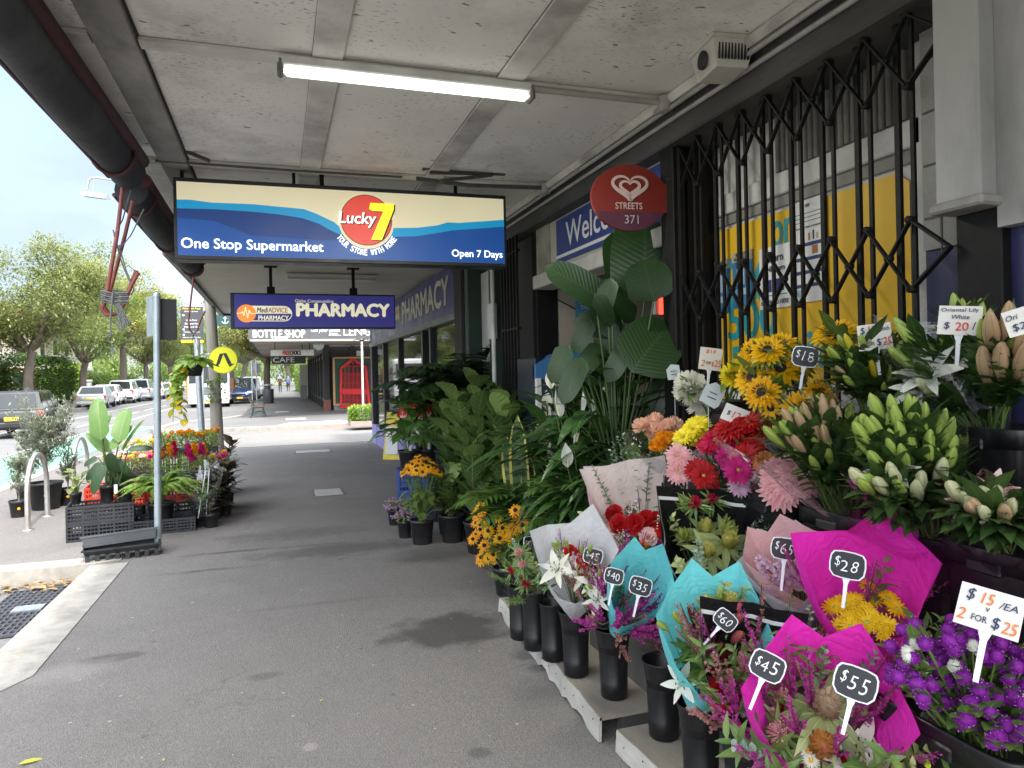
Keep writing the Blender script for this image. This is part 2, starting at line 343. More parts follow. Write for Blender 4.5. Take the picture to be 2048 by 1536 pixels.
CONC = M('kerb_concrete', (.33, .31, .275), .85, .18, 9, bump=.35, bscale=90, dirt=.55, grime=(.12, .11, .095))
CONCP = M('pink_concrete', (.36, .30, .26), .85, .12, 6, bump=.2, bscale=80, dirt=.25, grime=(.2, .17, .15))
WHITEP = M('road_paint', (.50, .50, .48), .7, .1, 12, dirt=.45, grime=(.25, .25, .25))
GREENP = M('green_paint', (.15, .29, .22), .75, .1, 6, dirt=.3, grime=(.2, .3, .26))
STEEL = M('galvanised_steel', (.36, .40, .42), .45, .15, 14, metal=.55, dirt=.2, grime=(.2, .2, .19))
BLACKM = M('black_painted_steel', (.006, .006, .0065), .6, .3, 30, bump=.05, spec=.2, dirt=.12, grime=(.07, .05, .04))
DARKW = M('dark_weathered_timber', (.05, .049, .046), .8, .5, 5, dirt=.8, sc=(1, .25, 1), bump=.3, bscale=50, grime=(.008, .008, .008))
def slab(name, pts, z0, z1, mat, depth=None):
    m = MB(); m.poly(pts, (0, 0, z1), (1, 0, 0), (0, 1, 0), 0, z1-z0); return struct(m.build(name, mat))
m = MB(); m.quad((-700, -60, -.17), (700, -60, -.17), (700, 1300, -.17), (-700, 1300, -.17)); struct(m.build('ground', M('ground_earth', (.16, .17, .10), .95, .2, .2, dirt=.4)))
m = MB(); m.quad((-11.6, -20, -.13), (-1.2, -20, -.13), (-1.2, 400, -.13), (-11.6, 400, -.13)); struct(m.build('road', ROADM))
m = MB(); m.quad((-3.9, 17, -.126), (60, 17, -.126), (60, 25.4, -.126), (-3.9, 25.4, -.126)); struct(m.build('side_street', SIDEM))
def arc(cx, cy, r, a0, a1, n=9): return [(cx+r*math.cos(R(a0+(a1-a0)*i/n)), cy+r*math.sin(R(a0+(a1-a0)*i/n))) for i in range(n+1)]
NP = [(2.6, -4), (2.6, 17.7)] + arc(-2.4, 16.0, 1.7, 90, 180) + [(-4.1, 7.28), (-1.55, 7.28), (-1.28, 7.0), (-1.3, 4.5), (-1.42, 4.3), (-4.6, 4.05), (-4.6, -4)]
slab('footpath', NP, -.165, 0, ASPH)
KP = [(-1.28, 7.0), (-1.3, 4.5), (-1.42, 4.3), (-4.6, 4.05), (-4.6, 4.3), (-1.62, 4.55), (-1.58, 7.0)]
slab('kerb', KP, -.16, .006, CONC)
slab('kerb.001', [(-4.1, 7.05), (-1.56, 7.03), (-1.36, 7.12), (-1.36, 7.30), (-4.1, 7.30)], -.16, .01, CONC)
outer = arc(-2.4, 16.0, 1.7, 90, 180); inner = arc(-2.4, 16.0, 1.5, 180, 90)
slab('kerb.002', outer+[(-4.1, 7.31), (-3.9, 7.31)]+inner, -.16, .008, CONC)
slab('kerb.003', [(2.6, 17.55), (2.6, 17.75), (-2.4, 17.75), (-2.4, 17.55)][::-1], -.16, .007, CONC)
FPT = [(60, 24.6), (60, 140), (-1.5, 140), (-1.5, 33), (-2.1, 31), (-3.6, 29.6)] + arc(-2.3, 26.2, 1.6, 160, 270) + [(-2.3, 24.6)]
slab('far_footpath', FPT, -.16, 0, ASPH2)
ko = arc(-2.3, 26.2, 1.75, 155, 270); ki = arc(-2.3, 26.2, 1.45, 270, 155)
slab('far_kerb', [(-1.6, 33), (-2.25, 31), (-3.75, 29.7)]+ko+[(20, 24.45), (20, 24.75)]+ki+[(-3.45, 29.5), (-1.9, 30.9), (-1.35, 33)], -.16, .012, CONC)
m = MB(); m.add([(-.3, 24.4, .0), (3.0, 24.4, .0), (2.3, 26.0, .02), (.35, 26.0, .02), (-.3, 24.4, -.16), (3.0, 24.4, -.16)], [(0, 1, 2, 3), (0, 4, 5, 1)]); struct(m.build('kerb_ramp', CONCP))
slab('opposite_footpath', [(-11.5, -20), (-11.5, 400), (-15, 400), (-15, -20)], -.16, 0, ASPH2)
slab('opposite_kerb', [(-11.3, -20), (-11.3, 400), (-11.5, 400), (-11.5, -20)], -.16, .01, CONC)
m = MB(); m.quad((-6.0, 11, -.122), (-4.35, 11, -.122), (-4.35, 29, -.122), (-6.0, 29, -.122)); struct(m.build('bike_lane_paint', GREENP))
m = MB()
for (x0, y0, x1, y1) in [(-6.2, 9, -6.08, 60), (-4.3, 8.5, -4.2, 14), (-9.1, 20, -8.98, 120), (-6.2, 29.2, -3.9, 29.4)]: m.quad((x0, y0, -.118), (x1, y0, -.118), (x1, y1, -.118), (x0, y1, -.118))
for k in range(9): m.quad((-7.3, 30+k*5, -.118), (-7.18, 30+k*5, -.118), (-7.18, 33+k*5, -.118), (-7.3, 33+k*5, -.118))
for k in range(7): m.quad((-11-.1+k*.95, 9.6, -.116), (-10.6-.1+k*.95, 9.6, -.116), (-10.6-.1+k*.95, 12.6, -.116), (-11.1+k*.95, 12.6, -.116))
struct(m.build('road_markings', WHITEP))
m = MB(); m.quad((-3.7, 17.0, -.121), (-3.45, 17.0, -.121), (-3.45, 25, -.121), (-3.7, 25, -.121))
for k in range(6): m.quad((-3.3+k*1.0, 18.0, -.12), (-2.8+k*1.0, 18.0, -.12), (-2.8+k*1.0, 18.14, -.12), (-3.3+k*1.0, 18.14, -.12))
struct(m.build('side_street_markings', WHITEP))
def bx3(name, lo, hi, mat, parent=None, b=0, mi=0):
    m = MB(); lo, hi = A(lo, float), A(hi, float); m.box((lo+hi)/2, hi-lo, 0, b=b); return m.build(name, mat, parent)
# --- drain grate
m = MB(); c = A([-1.83, 6.25, -.118]); L, W = 1.15, .52
for k in range(13): m.box(c+A([-W/2+k*W/12, 0, 0]), (.012, L, .02))
for k in range(15): m.box(c+A([0, -L/2+k*L/14, .002]), (W, .012, .02))
g = m.build('bars', M('drain_iron', (.10, .105, .12), .6, .2, 20, metal=.5)); t = thing('drain_grate', 'dark iron grid over the gutter drain beside the pale kerb strip', 'drain grate'); g.parent = t
bx3('drain_pit', (-2.1, 5.65, -.128), (-1.56, 6.85, -.1275), M('pit_dark', (.006, .006, .008), .9), t); bx3('lock_plate', (-1.93, 6.2, -.112), (-1.73, 6.33, -.101), STEEL, t)
m = MB()
for k in range(160):
    p = A([rnd(-3.2, -1.62), 7.0-abs(random.gauss(0, .16)), -.115+rnd(0, .03)]); d = unit([rnd(-1, 1), rnd(-1, 1), rnd(-.2, .3)]); m.scatter(OVAL, [p], frame(d)[None], [rnd(.04, .09)])
o = m.build('fallen_leaves', leafm('dead_leaf', (.20, .11, .045), (.42, .28, .13), .7, trans=.1)); tag(o, 'dry brown leaves gathered along the gutter below the kerb', 'leaves', kind='stuff')
for i, (px, py, lab) in enumerate([(63, 1524, 'long yellow leaf lying on the grey pavement in the corner'), (643, 1402, 'tiny yellow leaf lying on open pavement'), (327, 1521, 'small yellowish leaf scrap low on the pavement')]):
    m = MB(); m.scatter(leaf_t(.2, 4, .2, .1), [[0, -.5*(.09 if i == 0 else .03), .006]], np.eye(3)[None], [.1 if i == 0 else .03]); o = m.build('fallen_leaf', leafm('yellow_leaf', (.5, .5, .05), (.6, .55, .08), .5)); p = onZ(px, py); o.location = p; o.rotation_euler = (0, 0, R(-70+i*40)); tag(o, lab, 'leaf')
m = MB(); m.scatter(TINY, A([[rnd(-.06, .06), rnd(-.05, .05), rnd(.0, .06)] for _ in range(40)]), frames(rand_dirs(40)), RNG.uniform(.04, .08, 40)); o = m.build('crumpled_paper', M('paper_white', (.75, .75, .74), .7)); o.location = onZ(28, 1168, -.13); tag(o, 'crumpled white paper scrap in the gutter among leaves', 'paper scrap')
m = MB()
for k in range(55):
    p = onZ(rnd(60, 1050), rnd(1130, 1530), .003); r = rnd(.004, .011); m.disc(r, 5, p, 0, rotm((0, 0, 1), rnd(0, 3)))
o = m.build('litter', M('pale_grit', (.36, .34, .30), .8)); tag(o, 'pale petals and grit specks scattered over the pavement', 'litter', kind='stuff')
# --- covers set in the paving
def cover(px, py, w, l, lab, mat, z=0.0, group='utility covers in the footpath'):
    p = onZ(px, py, z); t = thing('utility_cover', lab, 'cover', (p[0], p[1], z+.003), 0, group)
    m = MB(); m.box((0, 0, 0), (w, l, .012), b=.004); m.build('lid', mat, t)
    m = MB()
    for s_ in (-1, 1): m.box((s_*(w/2+.025), 0, .0), (.03, l+.08, .009)); m.box((0, s_*(l/2+.025), 0), (w+.02, .03, .009))
    m.build('rim', M('cover_rim', (.12, .115, .11), .7), t)
LID = M('lid_concrete', (.38, .37, .35), .8, .15, 12, bump=.3, bscale=60, dirt=.3)
cover(657, 985, .36, .55, 'pale rectangular metal cover in the middle of the near footpath', LID)
cover(626, 903, .7, .5, 'flush pale concrete cover near the end of the near footpath', LID)
cover(592, 838, .75, 1.2, 'largest pale cover on the far footpath behind the kerb ramp', LID); cover(668, 842, .6, .7, 'pale cover nearest the planter hedge across the side street', LID); cover(564, 824, .6, 1.2, 'pale cover on the far footpath beside the bench', LID)
# ================================================================ AWNING OVER THE FOOTPATH
CEIL = NT('awning_ceiling_paint')
def _ceil():
    t = CEIL; v = t.coord(); base = (.76, .735, .69)
    c = t.mix(t.sm(t.noise(1.1, 5, v), .3, .7), mul(base, .86), mul(base, 1.1))
    sp = t.noise(30, 2, t.coord((1, 3.6, 1)), .5); reg = t.sm(t.noise(1.6, 3, v), .42, .62)
    sp2 = t.noise(11, 2, t.coord((1, 2.2, 1)), .5)
    k = t.math('MULTIPLY', t.sm(sp, .625, .655), reg); c = t.mix(t.math('MULTIPLY', k, .85), c, (.05, .047, .043))
    c = t.mix(t.math('MULTIPLY', t.sm(sp2, .70, .72), .8), c, (.07, .065, .06))
    c = t.mix(t.math('MULTIPLY', t.sm(t.noise(.9, 8, v, .75), .52, .76), .6), c, (.20, .185, .16))
    t.l(c, t.b.inputs['Base Color']); t.b.inputs['Roughness'].default_value = .6; t.b.inputs['Specular IOR Level'].default_value = .3; t.bump(t.noise(5, 3, v), .15, .01)
_ceil(); CEIL = CEIL.m
BATT = M('awning_batten_paint', (.58, .555, .515), .65, .2, 3, dirt=.75, grime=(.07, .065, .058), bump=.15, bscale=60)
BEAMG = M('awning_beam_paint', (.20, .195, .185), .75, .35, 5, dirt=.8, grime=(.42, .41, .39), bump=.35, bscale=40, sc=(1, .5, 1))
GRIME = M('grime_line', (.045, .042, .038), .85, .5, 12)
ZC = 3.1; AY = -.5
aw = thing('verandah_awning', 'long off white verandah awning ceiling with grimy battens above the footpath', 'awning')
bx3('ceiling_lining', (-1.02, AY, ZC), (2.5, 8.72, ZC+.18), CEIL, aw)
bx3('edge_beam', (-.73, AY, ZC-.035), (-.556, 8.7, ZC-.001), BEAMG, aw, .004)
for x in (.25, 1.15): bx3('batten', (x-.07, AY, ZC-.016), (x+.07, 8.68, ZC-.001), BATT, aw, .003)
for y in (1.63, 3.47, 5.31, 7.1):
    bx3('cross_batten', (-1.0, y-.05, ZC-.026), (-.74, y+.05, ZC-.002), BATT, aw, .003); bx3('cross_batten', (-.55, y-.045, ZC-.024), (2.08, y+.045, ZC-.002), BATT, aw, .003)
    bx3('grime_seam', (-.55, y+.046, ZC-.007), (2.08, y+.075, ZC-.0015), GRIME, aw)
for x in (-.556, .25-.0715, .25+.07, 1.15-.0715, 1.15+.07): bx3('grime_seam', (x, AY, ZC-.006), (x+.012 if x < 0 else x+.0015, 8.6, ZC-.0015), GRIME, aw)
bx3('wall_beam', (2.1, AY, ZC-.24), (2.5, 8.7, ZC-.001), DARKW, aw, .01)
bx3('scotia', (2.02, AY, ZC-.06), (2.099, 8.7, ZC-.001), BATT, aw, .02)
bx3('fascia', (-1.06, AY, ZC-.06), (-1.021, 8.7, ZC+.22), M('maroon_paint', (.14, .03, .028), .6, .3, 6, dirt=.6), aw)
bx3('roof_sheet', (-1.06, AY, ZC+.221), (2.6, 8.72, ZC+.26), STEEL, aw)
# rolled blinds under the outer edge
CANV = M('dark_canvas', (.013, .014, .019), .8, .35, 3, dirt=.5, grime=(.10, .10, .10), bump=.25, bscale=25)
MAROON = M('maroon_canvas', (.07, .014, .018), .7, .3, 5, dirt=.7, grime=(.02, .015, .015), bump=.2, bscale=40)
def roll(name, lab, P, r, sag=0):
    P = A(P, float); n = 16; q = np.linspace(0, 1, n)[:, None]; pts = P[0]*(1-q)+P[1]*q; pts[:, 2] -= sag*np.sin(np.pi*q[:, 0])
    t = thing(name, lab, 'rolled blind', tuple(P[0]), 0, 'rolled blinds along the awning edge'); pts = pts-P[0]
    rr = r*(1+.06*np.sin(np.arange(n)*1.7)); m = MB(); m.tube(pts, rr, 18); m.build('canvas_roll', CANV, t)
    m = MB(); m.tube(pts+A([-r*1.0, 0, -r*.35]), .014, 8); m.tube(pts+A([r*.75, 0, r*.72]), .05, 10); m.build('hem', MAROON, t)
    for e in (.12, .5, .97):
        m = MB(); i = int(e*(n-1)); a = np.linspace(0, 2*np.pi, 20); m.tube(np.stack([pts[i, 0]+(r*1.08)*np.cos(a), pts[i, 1]+.02*np.sin(3*a), pts[i, 2]+(r*1.08)*np.sin(a)], 1), .012, 6); m.build('tie_strap', MAROON, t)
    return t
roll('rolled_blind', 'dark canvas blind rolled up with maroon edge, above the red double hook', [(-.99, -.5, 2.98), (-.885, 5.06, 2.93)], .105, .03)
roll('rolled_blind', 'second dark canvas roll further along, ending above the hanging basket hook', [(-.9, 5.25, 2.86), (-.86, 8.6, 2.84)], .10, .03)
# red double hook with rope
REDM = M('red_hook_paint', (.24, .055, .045), .5, .3, 20, dirt=.6, grime=(.05, .02, .02))
def pX(pts, Y): return [onY(x, y, Y) for x, y in pts]
t = thing('awning_hook', 'pair of rusty red iron hooks bound with grey rope hanging from the blind', 'hook'); m = MB()
a = pX([(247, 362), (234, 470), (213, 590), (203, 618), (212, 630), (232, 628), (247, 610), (262, 572), (277, 545)], 5.1); m.tube(a, .0125, 8); m.build('hook_bar', REDM, t)
m = MB(); a = pX([(266, 402), (250, 470), (222, 575), (207, 612), (222, 632), (238, 622), (250, 600), (265, 560), (273, 541)], 5.17); m.tube(a, .0125, 8); m.build('hook_bar', REDM, t)
ROPE = M('grey_rope', (.16, .17, .17), .8, .3, 200, bump=.3)
m = MB()
for q in ([(262, 380), (245, 440), (228, 470), (245, 530), (262, 570)], [(288, 418), (262, 470), (238, 500), (226, 460)], [(238, 490), (252, 540), (268, 580), (262, 590)]): m.tube(pX(q, 5.13), .0045, 6)
for k in range(6):
    y = 582+k*4.2; m.tube(pX([(202+rnd(-2, 2), y), (228, y+5), (256+rnd(-2, 2), y+3)], 5.08+.01*(k % 2)), .0055, 6); m.tube(pX([(202, y), (230, y-2), (256, y+3)], 5.22), .0055, 6)
for k in range(5): m.tube(bez(onY(226+k*2, 600, 5.09), onY(262+k*6, 700-k*3, 5.06), onY(228+k*3, 640-k*6, 5.1), 10), .0045, 6)
m.tube(pX([(226, 585), (222, 620), (220, 650), (222, 672), (208, 678), (221, 668)], 5.07), .0055, 6); m.tube(pX([(216, 680), (226, 690), (222, 700), (229, 704), (226, 708)], 5.07), .005, 6)
m.build('rope', ROPE, t)
t = thing('awning_hook', 'single thin rusty hook holding the hanging basket below the awning end', 'hook'); m = MB()
YB = 8.6; m.tube(pX([(389, 538), (384, 580), (377, 640), (379, 660), (387, 667), (394, 662), (401, 640), (410, 622)], YB), .010, 8); m.build('hook_bar', REDM, t)
# fluorescent batten light
LITE = M('lamp_diffuser', (.9, .9, .85), .5, .02, 3, emit=.95); WPL = M('white_enamel', (.62, .62, .6), .5, .08, 6, dirt=.3)
p0 = onZ(558, 128, ZC-.06); t = thing('fluorescent_light', 'lit white fluorescent tube light on the awning ceiling', 'light', (p0[0]-.0, 3.44, ZC-.03))
m = MB(); m.box((.61, 0, -.010), (1.24, .075, .045), b=.006); m.build('housing', WPL, t)
m = MB(); m.box((.62, 0, -.052), (1.2, .065, .038), b=.016); m.build('diffuser', LITE, t)
for x in (.005, 1.235): m = MB(); m.box((x, 0, -.038), (.028, .08, .075), b=.01); m.build('end_cap', M('dark_cap', (.12, .12, .11), .6), t)
lt = bpy.data.objects.new('tube_lamp', bpy.data.lights.new('tube_lamp', 'AREA')); scene.collection.objects.link(lt); lt.parent = t; lt.location = (.62, 0, -.078); lt.data.shape = 'RECTANGLE'; lt.data.size = 1.18; lt.data.size_y = .09; lt.data.energy = 13; lt.data.color = (1, .97, .88)
# conduits
PIPE = M('painted_conduit', (.33, .32, .30), .55, .15, 8, dirt=.5); PIPED = M('dark_conduit', (.07, .068, .06), .6, .3, 10)
def pipe(lab, P, r=.012, mat=PIPE):
    m = MB(); m.tube(P, r, 8); o = m.build('conduit', mat); tag(o, lab, 'conduit', 'pipes and cables fixed to the awning ceiling'); return o
pipe('thin painted conduit along the wall beam, the upper of two', [(2.045, y, ZC-.085) for y in (-1, 2, 4.5, 8.5)], .013)
pipe('second painted conduit just under the upper wall pipe', [(2.085, y, ZC-.125) for y in (-1, 2, 5, 8.5)], .013)
pipe('grey conduit running from the fluorescent light to the wall', [(.16, 3.46, ZC-.04), (.9, 3.43, ZC-.045), (2.03, 3.40, ZC-.05)], .017)
pipe('sagging dark cable running from the blue supermarket sign to the wall', [(1.0, 5.2, ZC-.05), (1.4, 5.2, ZC-.075), (1.9, 5.2, ZC-.06), (2.03, 5.22, ZC-.05)], .016, PIPED)
pipe('dark conduit along the second ceiling seam above the supermarket sign', [(-.75, 5.24, ZC-.035), (.1, 5.24, ZC-.04), (.9, 5.22, ZC-.04)], .009, PIPED)
for q, (y, l) in enumerate([(3.40, 'junction box where the light conduit meets the wall'), (5.22, 'junction box where the sign cable meets the wall')]):
    m = MB(); m.lathe([(.001, -.045), (.04, -.045), (.045, 0), (.045, .03)], 12, (0, 0, 0)); m.box((0, .05, -.02), (.03, .1, .03)); o = m.build('junction_box', PIPE); o.location = (2.03, y, ZC-.05); tag(o, l, 'junction box')
# rusty brackets
for i, (a, b, lab) in enumerate([((320, 282), (420, 322), 'rusty angle bar hanging loose left of the supermarket sign'), ((845, 338), (935, 318), 'short splintered timber batten above the right half of the sign'), ((860, 345), (1010, 348), 'dark flat bar holding the right end of the sign'), ((880, 362), (985, 350), 'slanted thin dark brace beside the sign rod')]):
    m = MB(); m.bar(onY(*a, 5.1), onY(*b, 5.1), .03, .02); o = m.build('metal_bracket', M('rusty_iron', (.06, .05, .042), .8, .4, 15)); tag(o, lab, 'bracket')
# vented white box
c = onZ(1478, 105, ZC-.09); t = thing('vented_box', 'white vented plastic box with round dark port on the ceiling', 'vent box', (1.99, 2.82, ZC)); t.rotation_euler = (0, 0, R(-8))
VB = M('aged_white_plastic', (.5, .48, .43), .5, .1, 10, dirt=.2)
m = MB(); m.box((0, 0, -.01), (.23, .26, .02), b=.006); m.add([(-.1, -.12, -.02), (.1, -.12, -.02), (.1, .12, -.02), (-.1, .12, -.02), (-.075, -.095, -.14), (.075, -.095, -.14), (.075, .095, -.14), (-.075, .095, -.14)], [(4, 7, 6, 5), (0, 4, 5, 1), (1, 5, 6, 2), (2, 6, 7, 3), (3, 7, 4, 0)]); m.build('casing', VB, t)
Mx = frame((0, 0, 1), (1, 0, 0)); DK = M('port_dark', (.01, .01, .011), .6)
m = MB(); m.lathe([(.042, 0), (.042, .012), (.001, .012)], 24, (-.092, 0, -.075), 0, A([[0, 0, -1], [1, 0, 0], [0, -1, 0]])); m.build('port', DK, t)
m = MB()
for k in range(10): m.box((-.07+k*.0155, -.111, -.075), (.006, .012, .07))
m.build('slots', DK, t)
# ================================================================ SUPERMARKET LIGHTBOX
SX0, SX1 = -.66, 1.75; SZ0, SZ1 = 2.43, 3.0; SY = 5.37
t = thing('supermarket_sign', 'blue and cream lightbox of the one stop supermarket hanging below the awning', 'shop sign', (SX0, SY, SZ0)); t.rotation_euler = (0, R(-.2), 0)
W, H = SX1-SX0, SZ1-SZ0
FR = M('sign_frame', (.014, .016, .02), .4, .2, 10)
m = MB(); m.box((W/2, .08, H/2), (W, .16, H), b=.006); m.build('cabinet', FR, t)
def emis(name, col, k): return M(name, col, .35, .03, 2, emit=k)
CREAM = emis('lit_cream', (.78, .71, .48), .15); CYAN = emis('lit_cyan', (.01, .30, .58), .16); BLUE = emis('lit_blue', (.012, .075, .30), .16); BLUE2 = emis('lit_deep_blue', (.012, .045, .19), .16); LWHITE = emis('lit_white', (.85, .86, .84), .5)
fx, fz = .022, .03; fw, fh = W-2*fx, H-2*fz
def P2(x, y): return (fx+x*fw, fz+(1-y)*fh)
X_, Z_ = (1, 0, 0), (0, 0, 1)
m = MB(); m.poly([P2(0, 1), P2(1, 1), P2(1, 0), P2(0, 0)], (0, -.002, 0), X_, Z_); m.build('face_panel', CREAM, t)
up_ = [(0, .25), (.03, .245), (.1, .27), (.2, .265), (.28, .28), (.35, .30), (.40, .36), (.44, .47), (.47, .54), (.62, .56), (.63, .52), (.70, .50), (.78, .45), (.80, .40), (.85, .40), (.92, .36), (1, .32)]
lo_ = [(0, .37), (.1, .36), (.2, .37), (.28, .39), (.35, .43), (.40, .50), (.43, .58), (.46, .64), (.55, .66), (.62, .65), (.70, .63), (.78, .56), (.82, .52), (.9, .48), (1, .43)]
rag = [(x+((.006*(1 if i % 2 else -1)) if 0 < i < len(up_)-1 else 0), y) for i, (x, y) in enumerate(up_)]
m = MB(); m.poly([P2(*q) for q in rag]+[P2(1, 1), P2(0, 1)], (0, -.0035, 0), X_, Z_); m.build('wave_band', CYAN, t)
m = MB(); m.poly([P2(*q) for q in lo_]+[P2(1, 1), P2(0, 1)], (0, -.005, 0), X_, Z_); m.build('wave_band', BLUE, t)
m = MB(); m.poly([P2(*q) for q in lo_[:9]]+[P2(.5, .68), P2(.42, .74), P2(.2, .70), P2(.1, .52), P2(0, .5)], (0, -.0058, 0), X_, Z_); m.build('wave_shade', BLUE2, t)
cx, cz = P2(.545, .42); q = np.linspace(0, 2*np.pi, 40, endpoint=False)
m = MB(); m.poly([(cx+.205*math.cos(a), cz+.205*math.sin(a)-.01) for a in q], (0, -.0066, 0), X_, Z_); m.build('badge_ring', CREAM, t)
m = MB(); m.poly([(cx+.185*math.cos(a), cz+.185*math.sin(a)) for a in q], (0, -.0074, 0), X_, Z_); m.build('badge', emis('lit_red', (.52, .05, .035), .32), t)
m = MB(); m.poly([(cx+.19*math.cos(a), cz+.19*math.sin(a)) for a in q], (0, -.0070, 0), X_, Z_); m.build('badge_edge', M('badge_dark', (.05, .02, .02), .5), t)
DKR = M('badge_shadow', (.08, .015, .012), .5)
for off, mat, e in ((.008, DKR, .008), (0, LWHITE, .0086)): text(t, 'lettering', 'Lucky', mat, (cx-.065+off, -e, cz-off*.8), w=.27, h=.11, bold=.03, shear=.12, ext=.0)
YEL = emis('lit_yellow', (.85, .68, .02), .4)
sv = [(.03, .13), (.205, .13), (.205, .09), (.11, -.145), (.03, -.145), (.125, .07), (.045, .07), (.02, .085)]
for off, mat, e in ((.01, DKR, .0088), (0, YEL, .0094)): m = MB(); m.poly([(cx+a+off, cz+b-off*.6) for a, b in sv], (0, -e, 0), X_, Z_); m.build('numeral', mat, t)
LW2 = emis('lit_letter', (.85, .86, .82), .5)
for i, ch in enumerate('YOUR STORE WITH MORE'):
    if ch == ' ': continue
    a = R(213+i*6.0); rr_ = .237; tx = (-math.sin(a), 0, math.cos(a)); nx = (-math.cos(a), 0, -math.sin(a))
    text(t, 'lettering', ch, LW2, (cx+rr_*math.cos(a), -.009, cz+rr_*math.sin(a)-.005), tx, nx, h=.042, w=.010 if ch == 'I' else .023, bold=.02, ext=0)
text(t, 'lettering', 'One Stop Supermarket', LW2, (P2(.21, .855)[0], -.0075, P2(0, .855)[1]), w=.95, bold=.022, ext=0)
text(t, 'lettering', 'Open 7 Days', LW2, (P2(.905, .88)[0], -.0075, P2(0, .88)[1]), w=.41, bold=.02, ext=0)
for x in (.05, .80, 1.0, 2.02): m = MB(); m.box((x, .08, H+.055), (.022 if x != 1.0 else .03, .03, .13)); m.build('hanger', BLACKM, t)
# ================================================================ SHOPFRONT
SW = 2.42
WALLW = M('shop_white_paint', (.52, .51, .49), .65, .12, 4, dirt=.6, grime=(.10, .095, .085), bump=.12, bscale=30)
CREAMW = M('shop_cream_panel', (.42, .40, .35), .6, .08, 3, dirt=.35, grime=(.2, .18, .15))
BLUEW = M('shop_blue_paint', (.022, .022, .085), .5, .2, 4, dirt=.3)
sf = thing('corner_shop_front', 'old white weatherboard shopfront of the corner supermarket with its open doorway', 'shop building', (0, 0, 0))
def sbx(name, lo, hi, mat, b=0): return bx3(name, lo, hi, mat, sf, b)
sbx('front_wall', (SW, 2.13, 0), (SW+.12, 3.52, 2.86), WALLW); sbx('sill_wall', (SW-.06, 2.13, 0), (SW-.001, 3.5, .55), BLUEW)
m = MB()
for k in range(22):
    y = 2.17+k*.038; m.tube([(SW-.004, y, 2.58), (SW-.004, y, 2.86)], .016, 8)
m.build('corrugated_panel', M('corrugated_tin', (.17, .165, .15), .7, .3, 8, dirt=.7, sc=(1, 1, .3)), sf)
sbx('rail', (SW-.03, 2.12, 2.46), (SW-.001, 3.5, 2.57), WALLW, .006); sbx('rail', (SW-.016, 2.12, 2.40), (SW-.001, 3.5, 2.455), M('grey_rail', (.22, .21, .19), .7, .2, 6, dirt=.5), .004)
sbx('stile', (SW-.03, 2.08, 0), (SW-.001, 2.165, 2.86), WALLW, .006)
sbx('side_wall', (2.36, 1.83, 0), (2.6, 2.079, 2.03), BLUEW); sbx('side_wall', (2.35, 1.83, 2.031), (2.6, 2.079, 3.0), M('side_wall_paint', (.36, .355, .34), .7, .15, 4, dirt=.6))
m = MB()
for k in range(4): m.box((2.348, 1.95, 2.15+k*.2), (.004, .24, .008))
m.box((2.348, 2.0, 2.5), (.004, .006, 1.0)); m.build('tile_joint', M('joint_dark', (.12, .115, .1), .8), sf)
PILP = M('pilaster_paint', (.30, .295, .28), .7, .15, 4, dirt=.6, grime=(.08, .075, .068), bump=.15, bscale=30, sc=(1, 1, .4)); sbx('pilaster', (2.12, 1.665, 2.13), (2.5, 1.829, 3.0), PILP, .008); sbx('pilaster_block', (2.10, 1.645, 2.10), (2.5, 1.84, 2.135), M('block_grey', (.25, .24, .22), .8, .2, 8, dirt=.7), .008)
sbx('dark_post', (2.2, 1.66, 0), (2.3, 1.82, 2.10), BLACKM, .005)
sbx('end_wall', (2.24, -3.5, 0), (2.6, 1.659, 2.03), BLUEW); sbx('end_wall', (2.19, -3.5, 2.031), (2.6, 1.664, 3.0), PILP)
sbx('door_post', (2.14, 3.52, 0), (2.5, 3.66, 2.87), BLACKM, .006)
m = MB()
for k in range(4): m.box((2.18+k*.05, 3.50, 1.45), (.03, .03, 2.8))
m.build('folded_gate_leaf', BLACKM, sf)
sbx('transom_panel', (2.22, 3.661, 2.45), (2.32, 5.62, 2.88), CREAMW); sbx('lintel', (2.16, 3.661, 2.33), (2.36, 5.92, 2.449), M('lintel_white', (.45, .44, .41), .6, .08, 5, dirt=.4), .008)
m = MB()
for k in range(7): m.box((2.23, 5.64+k*.045, 2.66), (.05, .03, .43))
m.build('vent_slats', M('vent_cream', (.33, .31, .26), .7, .2, 6, dirt=.6), sf)
sbx('door_post', (2.2, 5.93, 0), (2.4, 6.04, 2.87), BLACKM, .006)
# folding gate stack at the far side of the doorway
m = MB()
for k in range(11): m.box((2.06+.012*(k % 2), 6.05+k*.045, 1.42), (.022, .022, 2.84))
for z in (.4, 1.2, 2.0, 2.7): m.box((2.068, 6.28, z), (.035, .5, .02))
o = m.build('folded_gate', BLACKM); tag(o, 'black security gate folded into a tight stack beyond the shop doorway', 'security gate')
sbx('far_wall', (2.25, 6.05, 0), (2.5, 6.95, 2.88), M('dark_grey_wall', (.06, .06, .058), .7)); 
GREENT = M('dark_green_timber', (.022, .045, .035), .6, .3, 8, dirt=.4); sbx('green_post', (2.1, 6.98, 0), (2.3, 7.1, 2.88), GREENT, .006); sbx('green_post', (2.1, 7.95, 0), (2.3, 8.1, 2.88), GREENT, .006)
d = sbx('door', (2.26, 7.12, .05), (2.3, 7.94, 2.75), M('white_door', (.5, .5, .5), .5)); 
for z in ((.3, 1.0), (1.2, 2.55)): bx3('door_panel', (2.25, 7.25, z[0]), (2.259, 7.81, z[1]), M('white_door', (.5, .5, .5), .5), d, .003)
